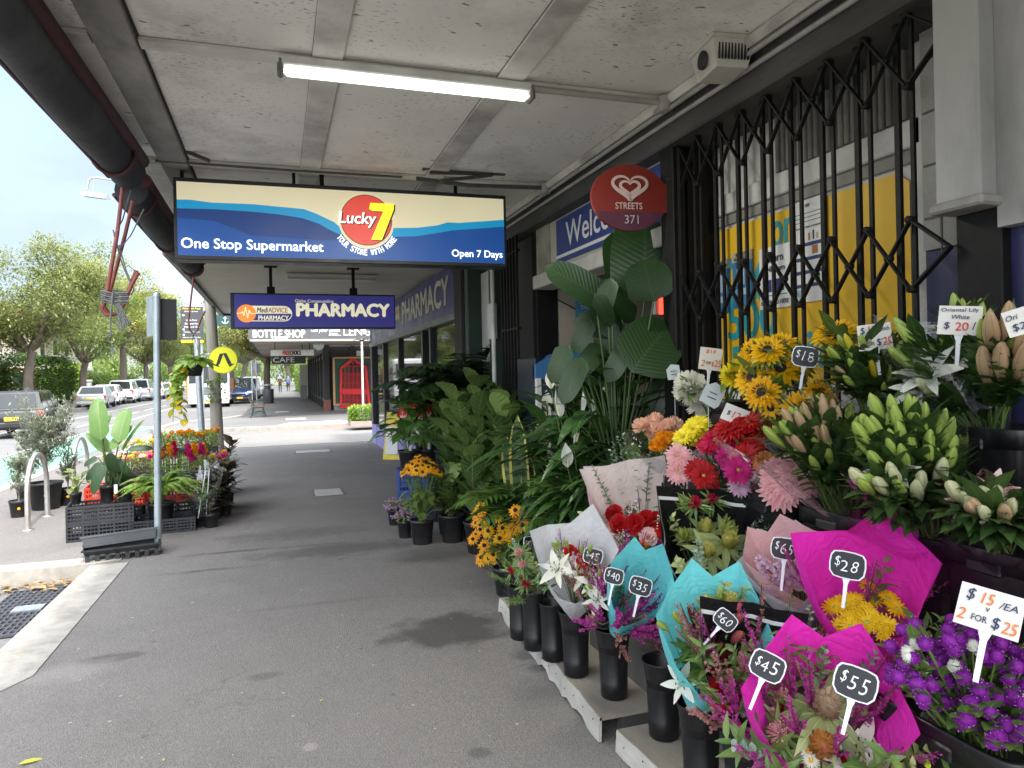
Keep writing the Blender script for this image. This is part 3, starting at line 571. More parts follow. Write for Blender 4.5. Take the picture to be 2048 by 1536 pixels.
pipe('white downpipe beside the folded black gate', [(2.04, 6.75, z) for z in (0, 1, 2, 2.9)], .022, WPL); m = MB(); m.box((0, 0, 0), (.07, .12, .36), b=.01); o = m.build('meter_box', WPL); o.location = (2.06, 6.85, 2.12); tag(o, 'small white meter box on the post beside the folded gate', 'meter box')
# interior
INT = M('interior_beige', (.36, .33, .28), .8, .06, 3)
sbx('inner_wall', (2.41, 5.93, 0), (5, 6.04, 2.9), INT); sbx('inner_wall', (4.9, 2.2, 0), (5, 5.92, 2.9), INT); sbx('inner_wall', (2.55, 2.2, 0), (4.89, 2.3, 2.9), INT); sbx('inner_ceiling', (2.33, 2.3, 2.9), (5, 5.92, 2.95), INT)
sbx('inner_floor', (2.2, 2.3, .0), (4.89, 5.92, .02), M('shop_floor', (.14, .13, .12), .5)); sbx('roof_mass', (2.51, -3.5, 2.96), (9, 8.6, 6.5), WALLW)
m = MB(); m.tube([onY(1104, 558, 5.92), onY(1107, 595, 5.92), onY(1150, 618, 5.92), onY(1170, 622, 5.92)], .005, 5); o = m.build('wall_cable', BLACKM); tag(o, 'thin dark cable running down the beige inner wall', 'cable')
def wallsign(name, lab, cat, lo, hi, mat, X=None, **k): t = thing(name, lab, cat); bx3('panel', lo, hi, mat, t); return t
# welcome sign
WB = M('welcome_blue', (.022, .045, .20), .4, .06, 3); WW = M('sign_white', (.66, .66, .66), .45, .05, 4); XL, YL, ZL = (-1, 0, 0), (0, -1, 0), (0, 0, 1)
t = thing('welcome_sign', 'blue welcome banner on the cream panel above the doorway', 'sign'); bx3('panel', (2.206, 3.72, 2.49), (2.219, 5.45, 2.84), WB, t)
bx3('stripe', (2.203, 3.72, 2.525), (2.2055, 5.45, 2.55), WW, t); text(t, 'lettering', 'Welcome', WW, (2.205, 4.66, 2.69), YL, ZL, w=1.15, h=.19, bold=.022)
t = thing('wall_poster', 'small light blue poster on the beige inner wall behind the broad leaves', 'poster'); a, b = onY(1150, 577, 5.92), onY(1212, 640, 5.92); bx3('sheet', (a[0], 5.915, b[2]), (b[0]+.06, 5.922, a[2]), M('poster_blue', (.07, .26, .42), .5), t)
text(t, 'lettering', 'SCOOP OF', WW, ((a[0]+b[0])/2, 5.914, a[2]-.12), h=.035, bold=.02); text(t, 'lettering', 'THE DAY', WW, ((a[0]+b[0])/2, 5.914, a[2]-.17), h=.035, bold=.02)
# ice-cream fridge
t = thing('display_fridge', 'dark blue upright ice cream freezer with lit header just inside the doorway', 'freezer', (1.98, 5.42, .02)); DB = M('fridge_blue', (.006, .012, .034), .35)
m = MB(); m.box((.32, .22, .85), (.64, .44, 1.7), b=.01); m.build('cabinet', DB, t); m = MB(); m.box((.32, -.012, .80), (.56, .02, 1.42), b=.005); m.build('door', M('fridge_inside', (.05, .065, .10), .2, .2, 5), t)
for s_ in (.02, .62): m = MB(); m.box((s_, -.025, .80), (.05, .03, 1.46), b=.006); m.build('door_frame', WPL, t)
for k in range(5): m = MB(); m.box((.32, -.026, .28+k*.24), (.55, .02, .035)); m.build('shelf_edge', M('shelf_white', (.6, .65, .75), .4), t)
for k in range(5):
    for j in range(5): m = MB(); m.lathe([(.001, 0), (.042, 0), (.05, .1), (.001, .1)], 10, (.12+j*.1, -.03, .31+k*.24)); m.build('tub', M('tub%d' % ((k+j) % 4), [(.5, .45, .3), (.1, .2, .5), (.5, .12, .15), (.6, .6, .65)][(k+j) % 4], .5), t)
m = MB(); m.poly([(0, 0), (.64, 0), (.64, .12), (.5, .2), (.32, .235), (.14, .2), (0, .12)], (0, -.03, 1.52), X_, Z_, 0, .08); h = m.build('header', emis('header_blue', (.03, .10, .22), .08), t)
text(t, 'lettering', "BEN", emis('lit_letter', (.85, .86, .82), .5), (.26, -.034, 1.64), h=.085, bold=.04, shear=.05); text(t, 'lettering', "& J", emis('lit_letter', (.85, .86, .82), .5), (.48, -.034, 1.64), h=.085, bold=.04)
# red lit box and orange-lit drink shelf
t = thing('red_lamp_box', 'glowing red illuminated box on the doorway post behind the broad leaves', 'light box', tuple(onY(1322, 610, 4.9))); m = MB(); m.box((0, 0, 0), (.13, .05, .15), b=.006); m.build('lamp_case', WPL, t); m = MB(); m.box((.018, -.03, -.005), (.1, .012, .14)); m.build('lens', emis('lamp_red', (.9, .03, .015), 2.2), t)
t = thing('drink_shelf', 'narrow amber lit shelf of bottles seen through the doorway', 'shelf', tuple(onY(1328, 672, 5.0))); m = MB(); m.box((0, .02, 0), (.11, .03, .16)); m.build('back_panel', emis('amber_glow', (.35, .08, .02), .6), t)
for k in range(4): m = MB(); m.lathe([(.001, -.07), (.012, -.07), (.012, .0), (.005, .03), (.005, .06), (.001, .06)], 8, (-.04+k*.027, -.01, 0)); m.build('bottle', M('amber_bottle', (.4, .16, .03), .2), t)
# yellow window poster and the notices on it
t = thing('window_banner', 'big faded yellow prepaid advertising banner behind the black lattice gate', 'banner'); YP = M('yellow_vinyl', (.66, .40, .012), .5, .1, 2, dirt=.2, grime=(.35, .2, .02)); TEAL = M('teal_print', (.02, .28, .33), .5, .08, 4)
m = MB(); m.poly([(2.19+.06, 2.38), (2.19, 2.33), (2.19, 1.1), (3.47, 1.1), (3.47, 2.38)], (SW-.012, 0, 0), (0, 1, 0), (0, 0, 1)); 
for f in m.f: f[0][:] = f[0][:, ::-1]
m.build('panel', YP, t)
def ban(s, y0, y1, z, h=None, mat=TEAL, bold=.03): text(t, 'lettering', s, mat, (SW-.0135, (y0+y1)/2, z), YL, ZL, w=y0-y1, h=h, bold=bold)
ban('on us', 3.02, 2.66, 2.27, .13); ban('Get', 3.42, 3.08, 2.08, .26, bold=.05); ban('500', 3.4, 3.0, 1.86, .2, bold=.04); ban('prepaid', 3.36, 2.62, 1.655, .24, bold=.04)
bx3('white_strip', (SW-.0145, 2.3, 1.30), (SW-.0125, 3.44, 1.52), WW, t); text(t, 'lettering', 'e V e s', TEAL, (SW-.016, 2.95, 1.43), YL, ZL, w=.55, h=.13, bold=.04)
def notice(lab, p0, p1, mat, lines, X=SW-.02):
    a, b = onX(*p0, X), onX(*p1, X); t = thing('notice', lab, 'notice', (0, 0, 0), 0, 'notices taped to the yellow banner')
    bx3('sheet', (X, min(a[1], b[1]), min(a[2], b[2])), (X+.002, max(a[1], b[1]), max(a[2], b[2])), mat, t)
    ym, zt, H, Wd = (a[1]+b[1])/2, max(a[2], b[2]), abs(a[2]-b[2]), abs(a[1]-b[1])
    for ln in lines:
        if ln[0] == 'T': text(t, 'lettering', ln[1], ln[4], (X-.0015, ym, zt-ln[2]*H), YL, ZL, h=ln[3]*H, bold=.02, w=ln[5]*Wd if len(ln) > 5 else None)
        else:
            bx3('printed_band' if len(ln) < 6 else 'printed_picture', (X-.001, ym-ln[4][1]*Wd, zt-(ln[1]+ln[2])*H), (X, ym-ln[4][0]*Wd, zt-ln[1]*H), ln[3], t)
    return t
INK = M('ink_black', (.02, .02, .022), .6); NAVY = M('print_navy', (.02, .04, .14), .5); GRN = M('print_green', (.03, .2, .12), .5); LBL = M('print_blue', (.04, .15, .30), .5); PALE = M('print_pale', (.42, .36, .24), .6); SKYB = M('print_pale_blue', (.3, .42, .55), .5); BRN = M('print_brown', (.35, .14, .03), .5)
notice('white return and earn notice with green line and bottle icons', (1518, 500), (1582, 612), WW, [('T', 'return', .2, .1, INK, .6), ('T', 'AND earn', .36, .09, INK, .7), ('B', .53, .2, NAVY, (-.32, -.1)), ('B', .53, .2, NAVY, (.05, .3)), ('B', .78, .015, GRN, (-.4, .4)), ('T', '10c REFUND HERE', .9, .07, INK, .9)])
notice('tall white sheet of eligible drink containers with navy bands', (1580, 410), (1657, 598), WW, [('T', 'NSW', .06, .035, INK, .12), ('B', .13, .006, INK, (-.4, .4)), ('B', .17, .006, INK, (-.4, .4)), ('B', .21, .006, INK, (-.4, .35)), ('T', 'We accept these containers', .27, .03, INK, .8)]+[('B', z, .035, NAVY, (-.48, .48)) for z in (.42, .56, .69, .82)]+[('B', .33, .07, BRN, (.0, .05)), ('B', .31, .09, INK, (.12, .16)), ('B', .34, .06, PALE, (.22, .27)), ('B', .46, .08, BRN, (.1, .25)), ('B', .74, .07, BRN, (-.2, -.1)), ('B', .73, .08, INK, (.05, .11)), ('B', .74, .07, GRN, (.18, .3)), ('B', .87, .07, SKYB, (-.35, -.2))])
for k, (lab, x0, x1, y0) in enumerate([('blue notice with cream heading, the one near the post', 1425, 1461, 525), ('blue notice with cream heading, the one beside the white notice', 1464, 1507, 508)]):
    notice(lab, (x0, y0), (x1, y0+100), LBL, [('B', 0.0, .18, PALE, (-.5, .5)), ('T', 'WE NOW', .05, .06, INK, .6), ('T', 'ACCEPT', .125, .06, INK, .8), ('B', .3, .3, SKYB, (-.3, -.15)), ('B', .28, .33, SKYB, (-.05, .1)), ('B', .32, .3, SKYB, (.2, .32)), ('B', .68, .12, SKYB, (-.35, .3))], SW-.018-.003*k)
# scissor gate
GX = 2.2; K = GX/2.18
t = thing('scissor_gate', 'black folding lattice gate drawn across the yellow shop window', 'security gate', (0, 0, 0))
thick = [2.03+.1905*k for k in range(8)]; thin = [1.956+.1905*k for k in range(9)]
for y in thick: bx3('upright_bar', (GX-.004, K*y-.011, .5), (GX+.012, K*y+.011, 2.95), BLACKM, t)
for y in thin[:8]: bx3('slide_rod', (GX-.014, K*y-.008, .5), (GX-.002, K*y+.008, 2.95), BLACKM, t)
for (zt, zb) in ((2.86, 2.60), (2.12, 1.87), (1.30, 1.05)):
    for i in range(8):
        ya, yb = K*thin[i], K*thin[i+1] if i < 7 else K*(thin[i]+.17)
        m = MB(); m.bar((GX-.028, ya, zt), (GX-.028, yb, zb), .007, .02, 0, (1, 0, 0)); m.bar((GX-.0365, ya, zb), (GX-.0365, yb, zt), .007, .02, 0, (1, 0, 0)); 
        for q in ((ya, zt), (ya, zb), ((ya+yb)/2, (zt+zb)/2)): m.lathe([(.001, -.012), (.014, -.012), (.014, .012), (.001, .012)], 10, (GX-.03, *q), 0, A([[0, 0, 1], [0, 1, 0], [-1, 0, 0]]))
        m.build('lattice_arm', BLACKM, t)
    ya, yb = K*thin[0], K*1.80
    m = MB(); m.bar((GX-.028, ya, zt), (GX-.028, yb, (zt+zb)/2), .008, .024, 0, (1, 0, 0)); m.bar((GX-.028, ya, zb), (GX-.028, yb, (zt+zb)/2), .008, .024, 0, (1, 0, 0)); m.build('lattice_arm', BLACKM, t)
bx3('head_track', (GX-.03, 1.83, 2.951), (GX+.05, 3.6, 2.985), BLACKM, t)
# oval ice-cream sign
OX = 2.0; c = onY(1260, 395, 3.62); sc = 1/1420*np.dot(c-EYE, fwd)
t = thing('oval_sign', 'oval dark red ice cream sign with double heart, fixed out from the doorway post', 'shop sign', tuple(c)); t.rotation_euler = (0, 0, R(-8))
OR_ = M('sign_red', (.16, .014, .008), .35, .08, 3); OB = M('sign_plum', (.075, .015, .035), .4)
rx, ry = 80*sc, 66*sc; a = np.linspace(0, 2*np.pi, 56, endpoint=False); el = [(rx*math.cos(q), ry*math.sin(q)) for q in a]
m = MB(); m.poly(el, (0, 0, 0), X_, Z_, 0, .03); m.box((rx*.95, .015, 0), (.06, .0295, ry*.9)); m.build('board', OR_, t)
cut = -.42*ry; pl = [(x, y) for x, y in el if y < cut]; pl = sorted(pl, key=lambda p: math.atan2(p[1]+ry*.2, p[0])); m = MB(); m.poly(pl, (0, -.0015, 0), X_, Z_); m.build('lower_band', OB, t)
PINKW = M('sign_pale_pink', (.50, .38, .36), .5, .04, 3)
def heart(w, h, z0, th, cutend):
    P = []
    for q in np.linspace(R(20 if cutend else 0), R(360), 44):
        x = 16*math.sin(q)**3/16; z = (13*math.cos(q)-5*math.cos(2*q)-2*math.cos(3*q)-math.cos(4*q))/17; P.append((w*x, z0+h*z))
    P = A(P); T = np.gradient(P, axis=0); T /= np.linalg.norm(T, axis=1, keepdims=True); Nn = np.stack([T[:, 1], -T[:, 0]], 1)
    tt = th*np.sin(np.linspace(.35, 2.9, len(P)))[:, None]*1.0; V = np.concatenate([P+Nn*tt, P-Nn*tt]); n = len(P)
    mm = MB(); mm.add([(x, -.0035, z) for x, z in V], [(i, i+1, n+i+1, n+i) for i in range(n-1)]); return mm
heart(36*sc, 28*sc, 22*sc, 4.2*sc, True).build('heart_emblem', PINKW, t); heart(20*sc, 17*sc, 20*sc, 4.0*sc, False).build('heart_emblem', PINKW, t)
text(t, 'lettering', 'STREETS', PINKW, (-3*sc, -.002, -17*sc), w=56*sc, h=13*sc, bold=.03); text(t, 'lettering', '371', M('sign_pale', (.40, .36, .38), .5), (2*sc, -.003, -44*sc), w=29*sc, h=17*sc, bold=.0)
m = MB(); m.box((rx*.95+.045, .01, 0), (.035, .05, ry*.98), b=.003); m.build('bracket', M('bracket_cream', (.40, .36, .28), .5), t)
m = MB()
for z in (-.8, -.1, .1, .8): m.lathe([(.001, 0), (.006, 0), (.006, .004), (.001, .004)], 8, (rx*.95+.045, -.016, z*ry*.9), 0, A([[1, 0, 0], [0, 0, -1], [0, 1, 0]]))
m.build('bolts', BLACKM, t)
# ================================================================ PHARMACY NEXT DOOR
GLASS = NT('shop_glass'); GLASS.b.inputs['Base Color'].default_value = (.02, .025, .025, 1); GLASS.b.inputs['Roughness'].default_value = .03; GLASS.b.inputs['Specular IOR Level'].default_value = .9; GLASS.b.inputs['Alpha'].default_value = .62; GLASS = GLASS.m
SOFF = M('soffit_white', (.50, .48, .43), .55, .06, 3, dirt=.3, grime=(.25, .24, .2)); NAVYS = M('pharmacy_navy', (.030, .030, .15), .35, .08, 3); PCREAM = emis('lit_pale_cream', (.80, .76, .55), .2); LILAC = M('lilac_tiles', (.30, .28, .58), .6, .08, 8, dirt=.3)
t = thing('pharmacy_awning', 'white ribbed awning ceiling of the pharmacy next door', 'awning'); m = MB(); n = 82; ys = np.linspace(8.75, 17.0, n*4+1)
zs = 3.05+.018*np.where((np.arange(len(ys)) % 4) < 2, 0, 1); V = [(x, y, z) for y, z in zip(ys, zs) for x in (-1.12, 2.3)]
m.add(V, [(2*i, 2*i+1, 2*i+3, 2*i+2) for i in range(len(ys)-1)]); m.build('ribbed_soffit', SOFF, t)
bx3('fascia', (-1.2, 8.73, 3.0), (-1.125, 17.05, 3.5), M('fascia_grey', (.12, .12, .12), .6, .1, 4, dirt=.3), t); bx3('roof_sheet', (-1.2, 8.73, 3.08), (2.4, 17.0, 3.2), STEEL, t); bx3('end_fascia', (-1.2, 17.001, 3.0), (2.3, 17.05, 3.5), NAVYS, t)
for i, y in enumerate((10.3, 13.0)):
    f = thing('batten_light', ['unlit slim batten light, the nearer of two under the ribbed ceiling', 'unlit slim batten light just behind the hanging pharmacy sign'][i], 'light', (.75, y, 2.98), 0, 'batten lights under the pharmacy awning'); m = MB(); m.box((0, 0, .03), (1.25, .12, .05), b=.006); m.build('housing', WPL, f); m = MB(); m.box((0, 0, -.012), (1.22, .08, .035), b=.012); m.build('diffuser', M('unlit_diffuser', (.55, .54, .5), .4), f)
a, b = onY(460, 590, 9.7), onY(790, 589, 9.7); PW = b[0]-a[0]; PH = .46
t = thing('pharmacy_sign', 'purple blue pharmacy lightbox with orange heartbeat badge, hanging under the ribbed awning', 'shop sign', (a[0], 9.7, a[2]-PH+.03)); m = MB(); m.box((PW/2, .07, PH/2), (PW, .14, PH), b=.006); m.build('cabinet', M('sign_box_navy', (.012, .014, .04), .4), t)
m = MB(); m.poly([(.05, .02), (PW-.015, .02), (PW-.015, PH-.02), (.05, PH-.02)], (0, -.002, 0), X_, Z_); m.build('face_panel', emis('lit_violet', (.035, .034, .20), .18), t)
def P3(px, py): q = onY(px, py, 9.7); return q[0]-a[0], q[2]-(a[2]-PH+.03)+.045
c0 = P3(493, 634); rr_ = .115
cap = [(c0[0], c0[1]-.1)]+[(c0[0]+.46+.1*math.cos(q), c0[1]+.1*math.sin(q)) for q in np.linspace(-np.pi/2, np.pi/2, 12)]+[(c0[0], c0[1]+.1)]
m = MB(); m.poly(cap, (0, -.004, 0), X_, Z_); m.build('badge', PCREAM, t)
m = MB(); m.poly([(c0[0], c0[1]-.09)]+[(c0[0]+.46+.09*math.cos(q), c0[1]+.09*math.sin(q)) for q in np.linspace(-np.pi/2, -.0, 8)]+[(c0[0], c0[1]-.005)], (0, -.0055, 0), X_, Z_); m.build('badge_lower', emis('lit_violet', (.035, .034, .20), .18), t)
m = MB(); m.poly([(c0[0]+rr_*math.cos(q), c0[1]+rr_*math.sin(q)) for q in np.linspace(0, 2*np.pi, 30, endpoint=False)], (0, -.007, 0), X_, Z_); m.build('heartbeat_badge', emis('lit_orange', (.75, .20, .03), .35), t)
hb = [(-.115, 0), (-.06, .005), (-.045, .025), (-.03, -.03), (-.01, .08), (.015, -.06), (.035, .045), (.05, 0), (.115, 0)]; m = MB()
for (x0, z0), (x1, z1) in zip(hb, hb[1:]): m.bar((c0[0]+x0, -.009, c0[1]+z0), (c0[0]+x1, -.009, c0[1]+z1), .011, .002, 0, (0, 1, 0))
m.build('heartbeat_line', PCREAM, t)
DT = M('badge_text', (.06, .05, .10), .5)
text(t, 'lettering', 'Medi', DT, (c0[0]+.195, -.0065, c0[1]+.045), h=.065, w=.135, bold=.03, shear=.2); text(t, 'lettering', 'ADVICE', M('badge_orange', (.55, .13, .03), .5), (c0[0]+.385, -.0065, c0[1]+.045), h=.065, w=.235, bold=.02); text(t, 'lettering', 'PHARMACY', PCREAM, (c0[0]+.33, -.0085, c0[1]-.055), h=.058, w=.37, bold=.05)
q = P3(629, 610); text(t, 'lettering', 'Glebe Compounding', PCREAM, (q[0], -.006, q[1]), w=.49, bold=.0); q = P3(688, 627); text(t, 'lettering', 'PHARMACY', PCREAM, (q[0], -.006, q[1]), w=1.2, h=.165, bold=.10)
for px in (542, 708):
    p = P3(px, 590); m = MB(); m.box((p[0], .07, PH+.04), (.1, .08, .1), b=.005); m.box((p[0], .07, PH+.22), (.04, .04, .36)); m.box((p[0], .07, 3.055-(a[2]-PH+.03)-.01), (.16, .1, .02)); m.build('hanger', BLACKM, t)
t = thing('pharmacy_shop', 'pharmacy shopfront with tall windows, dark posts and lilac tiled base', 'shop building'); DFR = M('dark_frame', (.016, .017, .02), .45, .2, 8)
bx3('tiled_base', (2.14, 8.55, 0), (2.3, 17.3, .42), LILAC, t); bx3('corner_base', (2.13, 16.6, 0), (2.5, 17.35, .45), LILAC, t); bx3('corner_post', (2.12, 17.0, .451), (2.28, 17.3, 3.0), DFR, t); bx3('end_wall', (2.5, 17.1, 0), (10, 17.32, 7), M('brick_wall_dark', (.14, .09, .07), .85, .2, 12), t); bx3('upper_wall', (2.42, 8.62, 3.05), (10, 17.09, 7), WALLW, t)
for y in (8.6, 10.3, 10.9, 13.2, 15.2): bx3('window_post', (2.14, y, .421), (2.26, y+.11, 2.3), DFR, t)
for y0, y1 in ((8.71, 10.3), (11.01, 13.2), (13.31, 15.2), (15.31, 17.0)): bx3('window', (2.19, y0, .43), (2.2, y1, 2.28), GLASS, t)
bx3('sign_rail', (2.1, 8.6, 2.281), (2.3, 17.3, 2.36), M('rail_grey', (.2, .2, .19), .6, .2, 5, dirt=.5), t); bx3('back_wall', (5.5, 8.7, 0), (5.6, 17, 3), INT, t); bx3('partition', (2.3, 8.62, 0), (5.5, 8.7, 3.04), INT, t); bx3('shop_ceiling', (2.3, 8.7, 2.95), (5.5, 17.09, 3.0), SOFF, t); bx3('dark_pier', (2.1, 8.15, 0), (2.3, 8.55, 3.05), DFR, t)
m = MB()
for k in range(12): m.box((2.09, 8.2+.03*k, 1.5), (.02, .014, 2.9))
m.build('rib_strip', M('rib_dark', (.05, .045, .04), .6), t)
for k in range(9):
    y = 9.2+k*.85; m = MB(); m.box((3.1, y, .8), (.5, .6, 1.5), b=.01); m.build('display_shelf', M('shelf%d' % (k % 3), [(.5, .5, .48), (.3, .4, .5), (.55, .45, .2)][k % 3], .6, .5, 9), t)
bx3('display_poster', (2.215, 15.5, 1.6), (2.22, 15.9, 2.2), M('poster_orange', (.6, .14, .05), .5), t); bx3('display_poster', (2.215, 16.0, 1.5), (2.22, 16.4, 2.25), SKYB, t); bx3('display_panel', (2.215, 12.2, .5), (2.22, 13.0, 1.15), M('poster_yellow', (.65, .5, .05), .5), t)
t = thing('fascia_sign', 'long slanting navy pharmacy sign board along the shop wall beneath the ribbed ceiling', 'shop sign'); bx3('board', (2.11, 8.6, 2.361), (2.16, 16.9, 2.98), NAVYS, t)
PC2 = M('sign_cream', (.50, .46, .36), .5, .08, 4); text(t, 'lettering', 'PHARMACY', PC2, (2.109, 10.75, 2.69), YL, ZL, w=3.6, h=.36, bold=.06); text(t, 'lettering', 'PHARMACY', PC2, (2.109, 15.4, 2.69), YL, ZL, w=2.2, h=.3, bold=.06)
m = MB(); m.poly([(13.6, 2.62), (13.6, 2.86), (12.85, 2.86), (12.85, 2.62)], (2.108, 0, 0), (0, 1, 0), (0, 0, 1)); m.build('badge', PC2, t); text(t, 'lettering', 'MediADVICE', M('badge_orange', (.55, .13, .03), .5), (2.106, 13.2, 2.76), YL, ZL, w=.6, bold=.02)
m = MB(); m.poly([(0, 0), (.35, 0), (.3, .9), (.05, .9)], (0, 0, 0), X_, Z_, 0, .03); o = m.build('standing_sign', M('sign_yellow', (.7, .55, .04), .5)); o.location = (1.86, 13.6, 0); o.rotation_euler = (R(-8), 0, R(-30)); tag(o, 'yellow and white sandwich board by the pharmacy windows', 'sandwich board')
bx3('text_area', (.06, -.034, .1), (.3, -.031, .62), WW, o)
# ================================================================ FAR CORNER: BOTTLE SHOP BLOCK
DG = M('charcoal_render', (.055, .053, .052), .8, .2, 4, dirt=.3); TIMB = M('raw_timber', (.42, .25, .12), .7, .15, 6)
t = thing('bottle_shop_building', 'charcoal corner building across the side street, shops below its dark awning', 'shop building')
bx3('corner_wall', (2.3, 35.0, 0), (14, 36, 7.5), DG, t); bx3('long_wall', (2.3, 36.0, 0), (14, 60, 7.5), DG, t); bx3('corner_pier', (2.05, 34.7, 0), (2.32, 35.4, 3.4), DG, t); bx3('brick_foot', (2.04, 34.68, .0), (2.36, 34.99, .5), M('brick_red', (.25, .10, .07), .8, .3, 30), t)
for k in range(8):
    y = 36.2+k*2.7; bx3('window_frame', (2.2, y, .35), (2.29, y+2.3, 2.65), M('frame_cream', (.38, .34, .27), .6), t); bx3('window', (2.18, y+.12, .5), (2.199, y+2.18, 2.5), GLASS, t); bx3('red_post' if k == 0 else 'post', (2.1, y-.28, 0), (2.28, y-.05, 2.8), M('post_red', (.35, .03, .03), .5) if k == 0 else DFR, t)
t = thing('bottle_shop_awning', 'dark awning with white hand painted shop names across the side street', 'awning')
FAS = M('fascia_charcoal', (.085, .085, .09), .7, .15, 4); HW = M('hand_white', (.62, .62, .62), .6)
bx3('front_fascia', (-1.0, 28.9, 3.08), (7.0, 28.98, 3.85), FAS, t); bx3('side_fascia', (-1.05, 28.9, 3.08), (-1.001, 58, 3.8), FAS, t); bx3('soffit', (-1.0, 28.99, 3.1), (2.2, 58, 3.2), M('soffit_cream', (.42, .38, .32), .7, .1, 2, dirt=.5), t); bx3('soffit_wing', (2.2, 28.99, 3.1), (7, 34.9, 3.2), M('soffit_cream', (.42, .38, .32), .7, .1, 2, dirt=.5), t); bx3('lower_trim', (-1.0, 28.88, 3.0), (7.0, 28.899, 3.079), M('trim_pale', (.33, .31, .28), .7), t)
def FT(s, p0, p1, h=None, **k): a, b = onY(*p0, 28.87), onY(*p1, 28.87); text(t, 'lettering', s, HW, ((a[0]+b[0])/2, 28.895, (a[2]+b[2])/2), w=b[0]-a[0], h=h, **k)
FT('BOTTLE SHOP', (506, 668), (610, 667), .30, bold=.05); FT('THE LITTLE', (545, 654), (575, 653), .1, bold=.04); FT('OF GLEBE', (544, 677), (576, 676), .13, bold=.05); FT('Get your lollies', (622, 664), (680, 658), .2, bold=.03, shear=.3); FT('into...', (658, 668), (682, 667), .14, bold=.04, shear=.25); FT('LENGS', (687, 663), (752, 662), .33, bold=.02)
FT('coffee tea', (748, 660), (776, 662), .25, bold=.06); FT('UPPER ROOM', (778, 655), (808, 653), .16, bold=.03)
for k in range(5): x = 3.3+k*.35; m = MB(); m.lathe([(.07, -.01), (.12, 0), (.07, .01)], 10, (x, 28.88, 3.35+.05*(k % 2)), 0, A([[1, 0, 0], [0, 0, -1], [0, 1, 0]])); m.build('painted_flower', HW, t)
def hangsign(name, lab, p0, p1, Y, mat, words):
    a, b = onY(*p0, Y), onY(*p1, Y); t = thing(name, lab, 'shop sign', (a[0], Y, b[2])); w, h = b[0]-a[0], a[2]-b[2]; m = MB(); m.box((w/2, .06, h/2), (w, .12, h), b=.01); m.build('panel', mat, t)
    for s, x, ww, hh, mt, bo in words: text(t, 'lettering', s, mt, (x*w, -.003, h/2), w=ww*w, h=hh*h, bold=bo)
    for x in (.1, .9): m = MB(); m.box((x*w, .06, h+(3.1-a[2])/2), (.03, .03, 3.1-a[2])); m.build('hanger', BLACKM, t)
hangsign('shop_sign', 'white lightbox reading freechoice in red and black, under the dark awning', (541, 700), (628, 711), 32.5, WPL, [('FREE', .36, .16, .72, M('print_red', (.5, .02, .02), .5), .08), ('CHOICE', .57, .25, .72, INK, .08)])
hangsign('shop_sign', 'black cafe sign with white capitals hanging behind the freechoice sign', (543, 712), (612, 727), 34.0, M('sign_black', (.012, .012, .014), .5), [('CAFE', .35, .62, .62, M('sign_grey_white', (.45, .45, .45), .5), .02)])
t = thing('round_lamp', 'round silver lamp fixed under the far dark awning', 'lamp', tuple(onY(637, 690, 31))); m = MB(); m.lathe([(.001, -.05), (.2, -.04), (.24, 0), (.2, .06), (.001, .08)], 18, (0, 0, 0), 0, A([[1, 0, 0], [0, 0, -1], [0, 1, 0]])); m.build('shade', STEEL, t); m = MB(); m.box((.1, .1, .14), (.05, .05, .32)); m.build('arm', BLACKM, t)
# green shed with red gate
t = thing('timber_shed', 'dark green timber clad shed with the pointed red door, against the charcoal wall', 'shed', (2.45, 34.2, 0)); a, b = onY(667, 715, 34.2), onY(746, 812, 34.2); w = b[0]-a[0]; t.location = (a[0], 34.2, .25); h = a[2]-.25
m = MB(); m.box((w/2, .4, h/2), (w, .8, h)); 
for k in range(18): m.box((w*(k+.5)/18, -.01, h/2), (.02, .02, h))
m.build('cladding', M('shed_green', (.018, .075, .045), .6, .3, 8, dirt=.3), t)
for lo, hi in (((-.05, -.05, 0), (.05, -.021, h)), ((w-.05, -.05, 0), (w+.05, -.021, h)), ((.051, -.05, h-.06), (w-.051, -.021, h+.02)), ((.051, -.05, -.03), (w-.051, -.021, .07))): bx3('trim', lo, hi, TIMB, t)
bx3('plinth', (0, .01, -.25), (w, .8, -.001), M('plinth_grey', (.2, .2, .21), .8), t)
def SHD(px, py): q = onY(px, py, 34.13); return (q[0]-a[0], -.09, q[2]-.25)
RG = M('gate_red', (.62, .015, .02), .4, .1, 6); g = thing('red_gate', 'bright red steel gate with pointed top and mesh, on the green shed', 'gate', (a[0], 34.2, .25))
OUT = [SHD(682, 814), SHD(682, 737), SHD(706, 718), SHD(731, 735), SHD(739, 814)]; m = MB()
for p, q in zip(OUT, OUT[1:]+OUT[:1]): m.bar(p, q, .11, .05, 0, (0, 1, 0))
m.bar(SHD(685, 783), SHD(735, 783), .26, .03, 0, (0, 1, 0)); m.build('frame', RG, g)
m = MB()
for k in range(1, 7): m.bar(SHD(682+8*k, 730-(6 if k in (2, 3, 4) else 0)), SHD(682+8.2*k, 812), .022, .02, 0, (0, 1, 0))
for y in (733, 750, 766, 800): m.bar(SHD(683, y), SHD(733+(y-733)*.07, y), .022, .02, 0, (0, 1, 0))
m.build('bars', RG, g); m = MB()
for k in range(-12, 34):
    for s_ in (-1, 1):
        x0, x1 = 685+k*2.2, 685+k*2.2+s_*36
        seg = [(x, y) for x, y in ((x0+(x1-x0)*u, 745+(812-745)*u) for u in np.linspace(0, 1, 9)) if 684 < x < 733+(y-735)*.07]
        if len(seg) > 1: m.bar(SHD(*seg[0]), SHD(*seg[-1]), .010, .01, 0, (0, 1, 0))
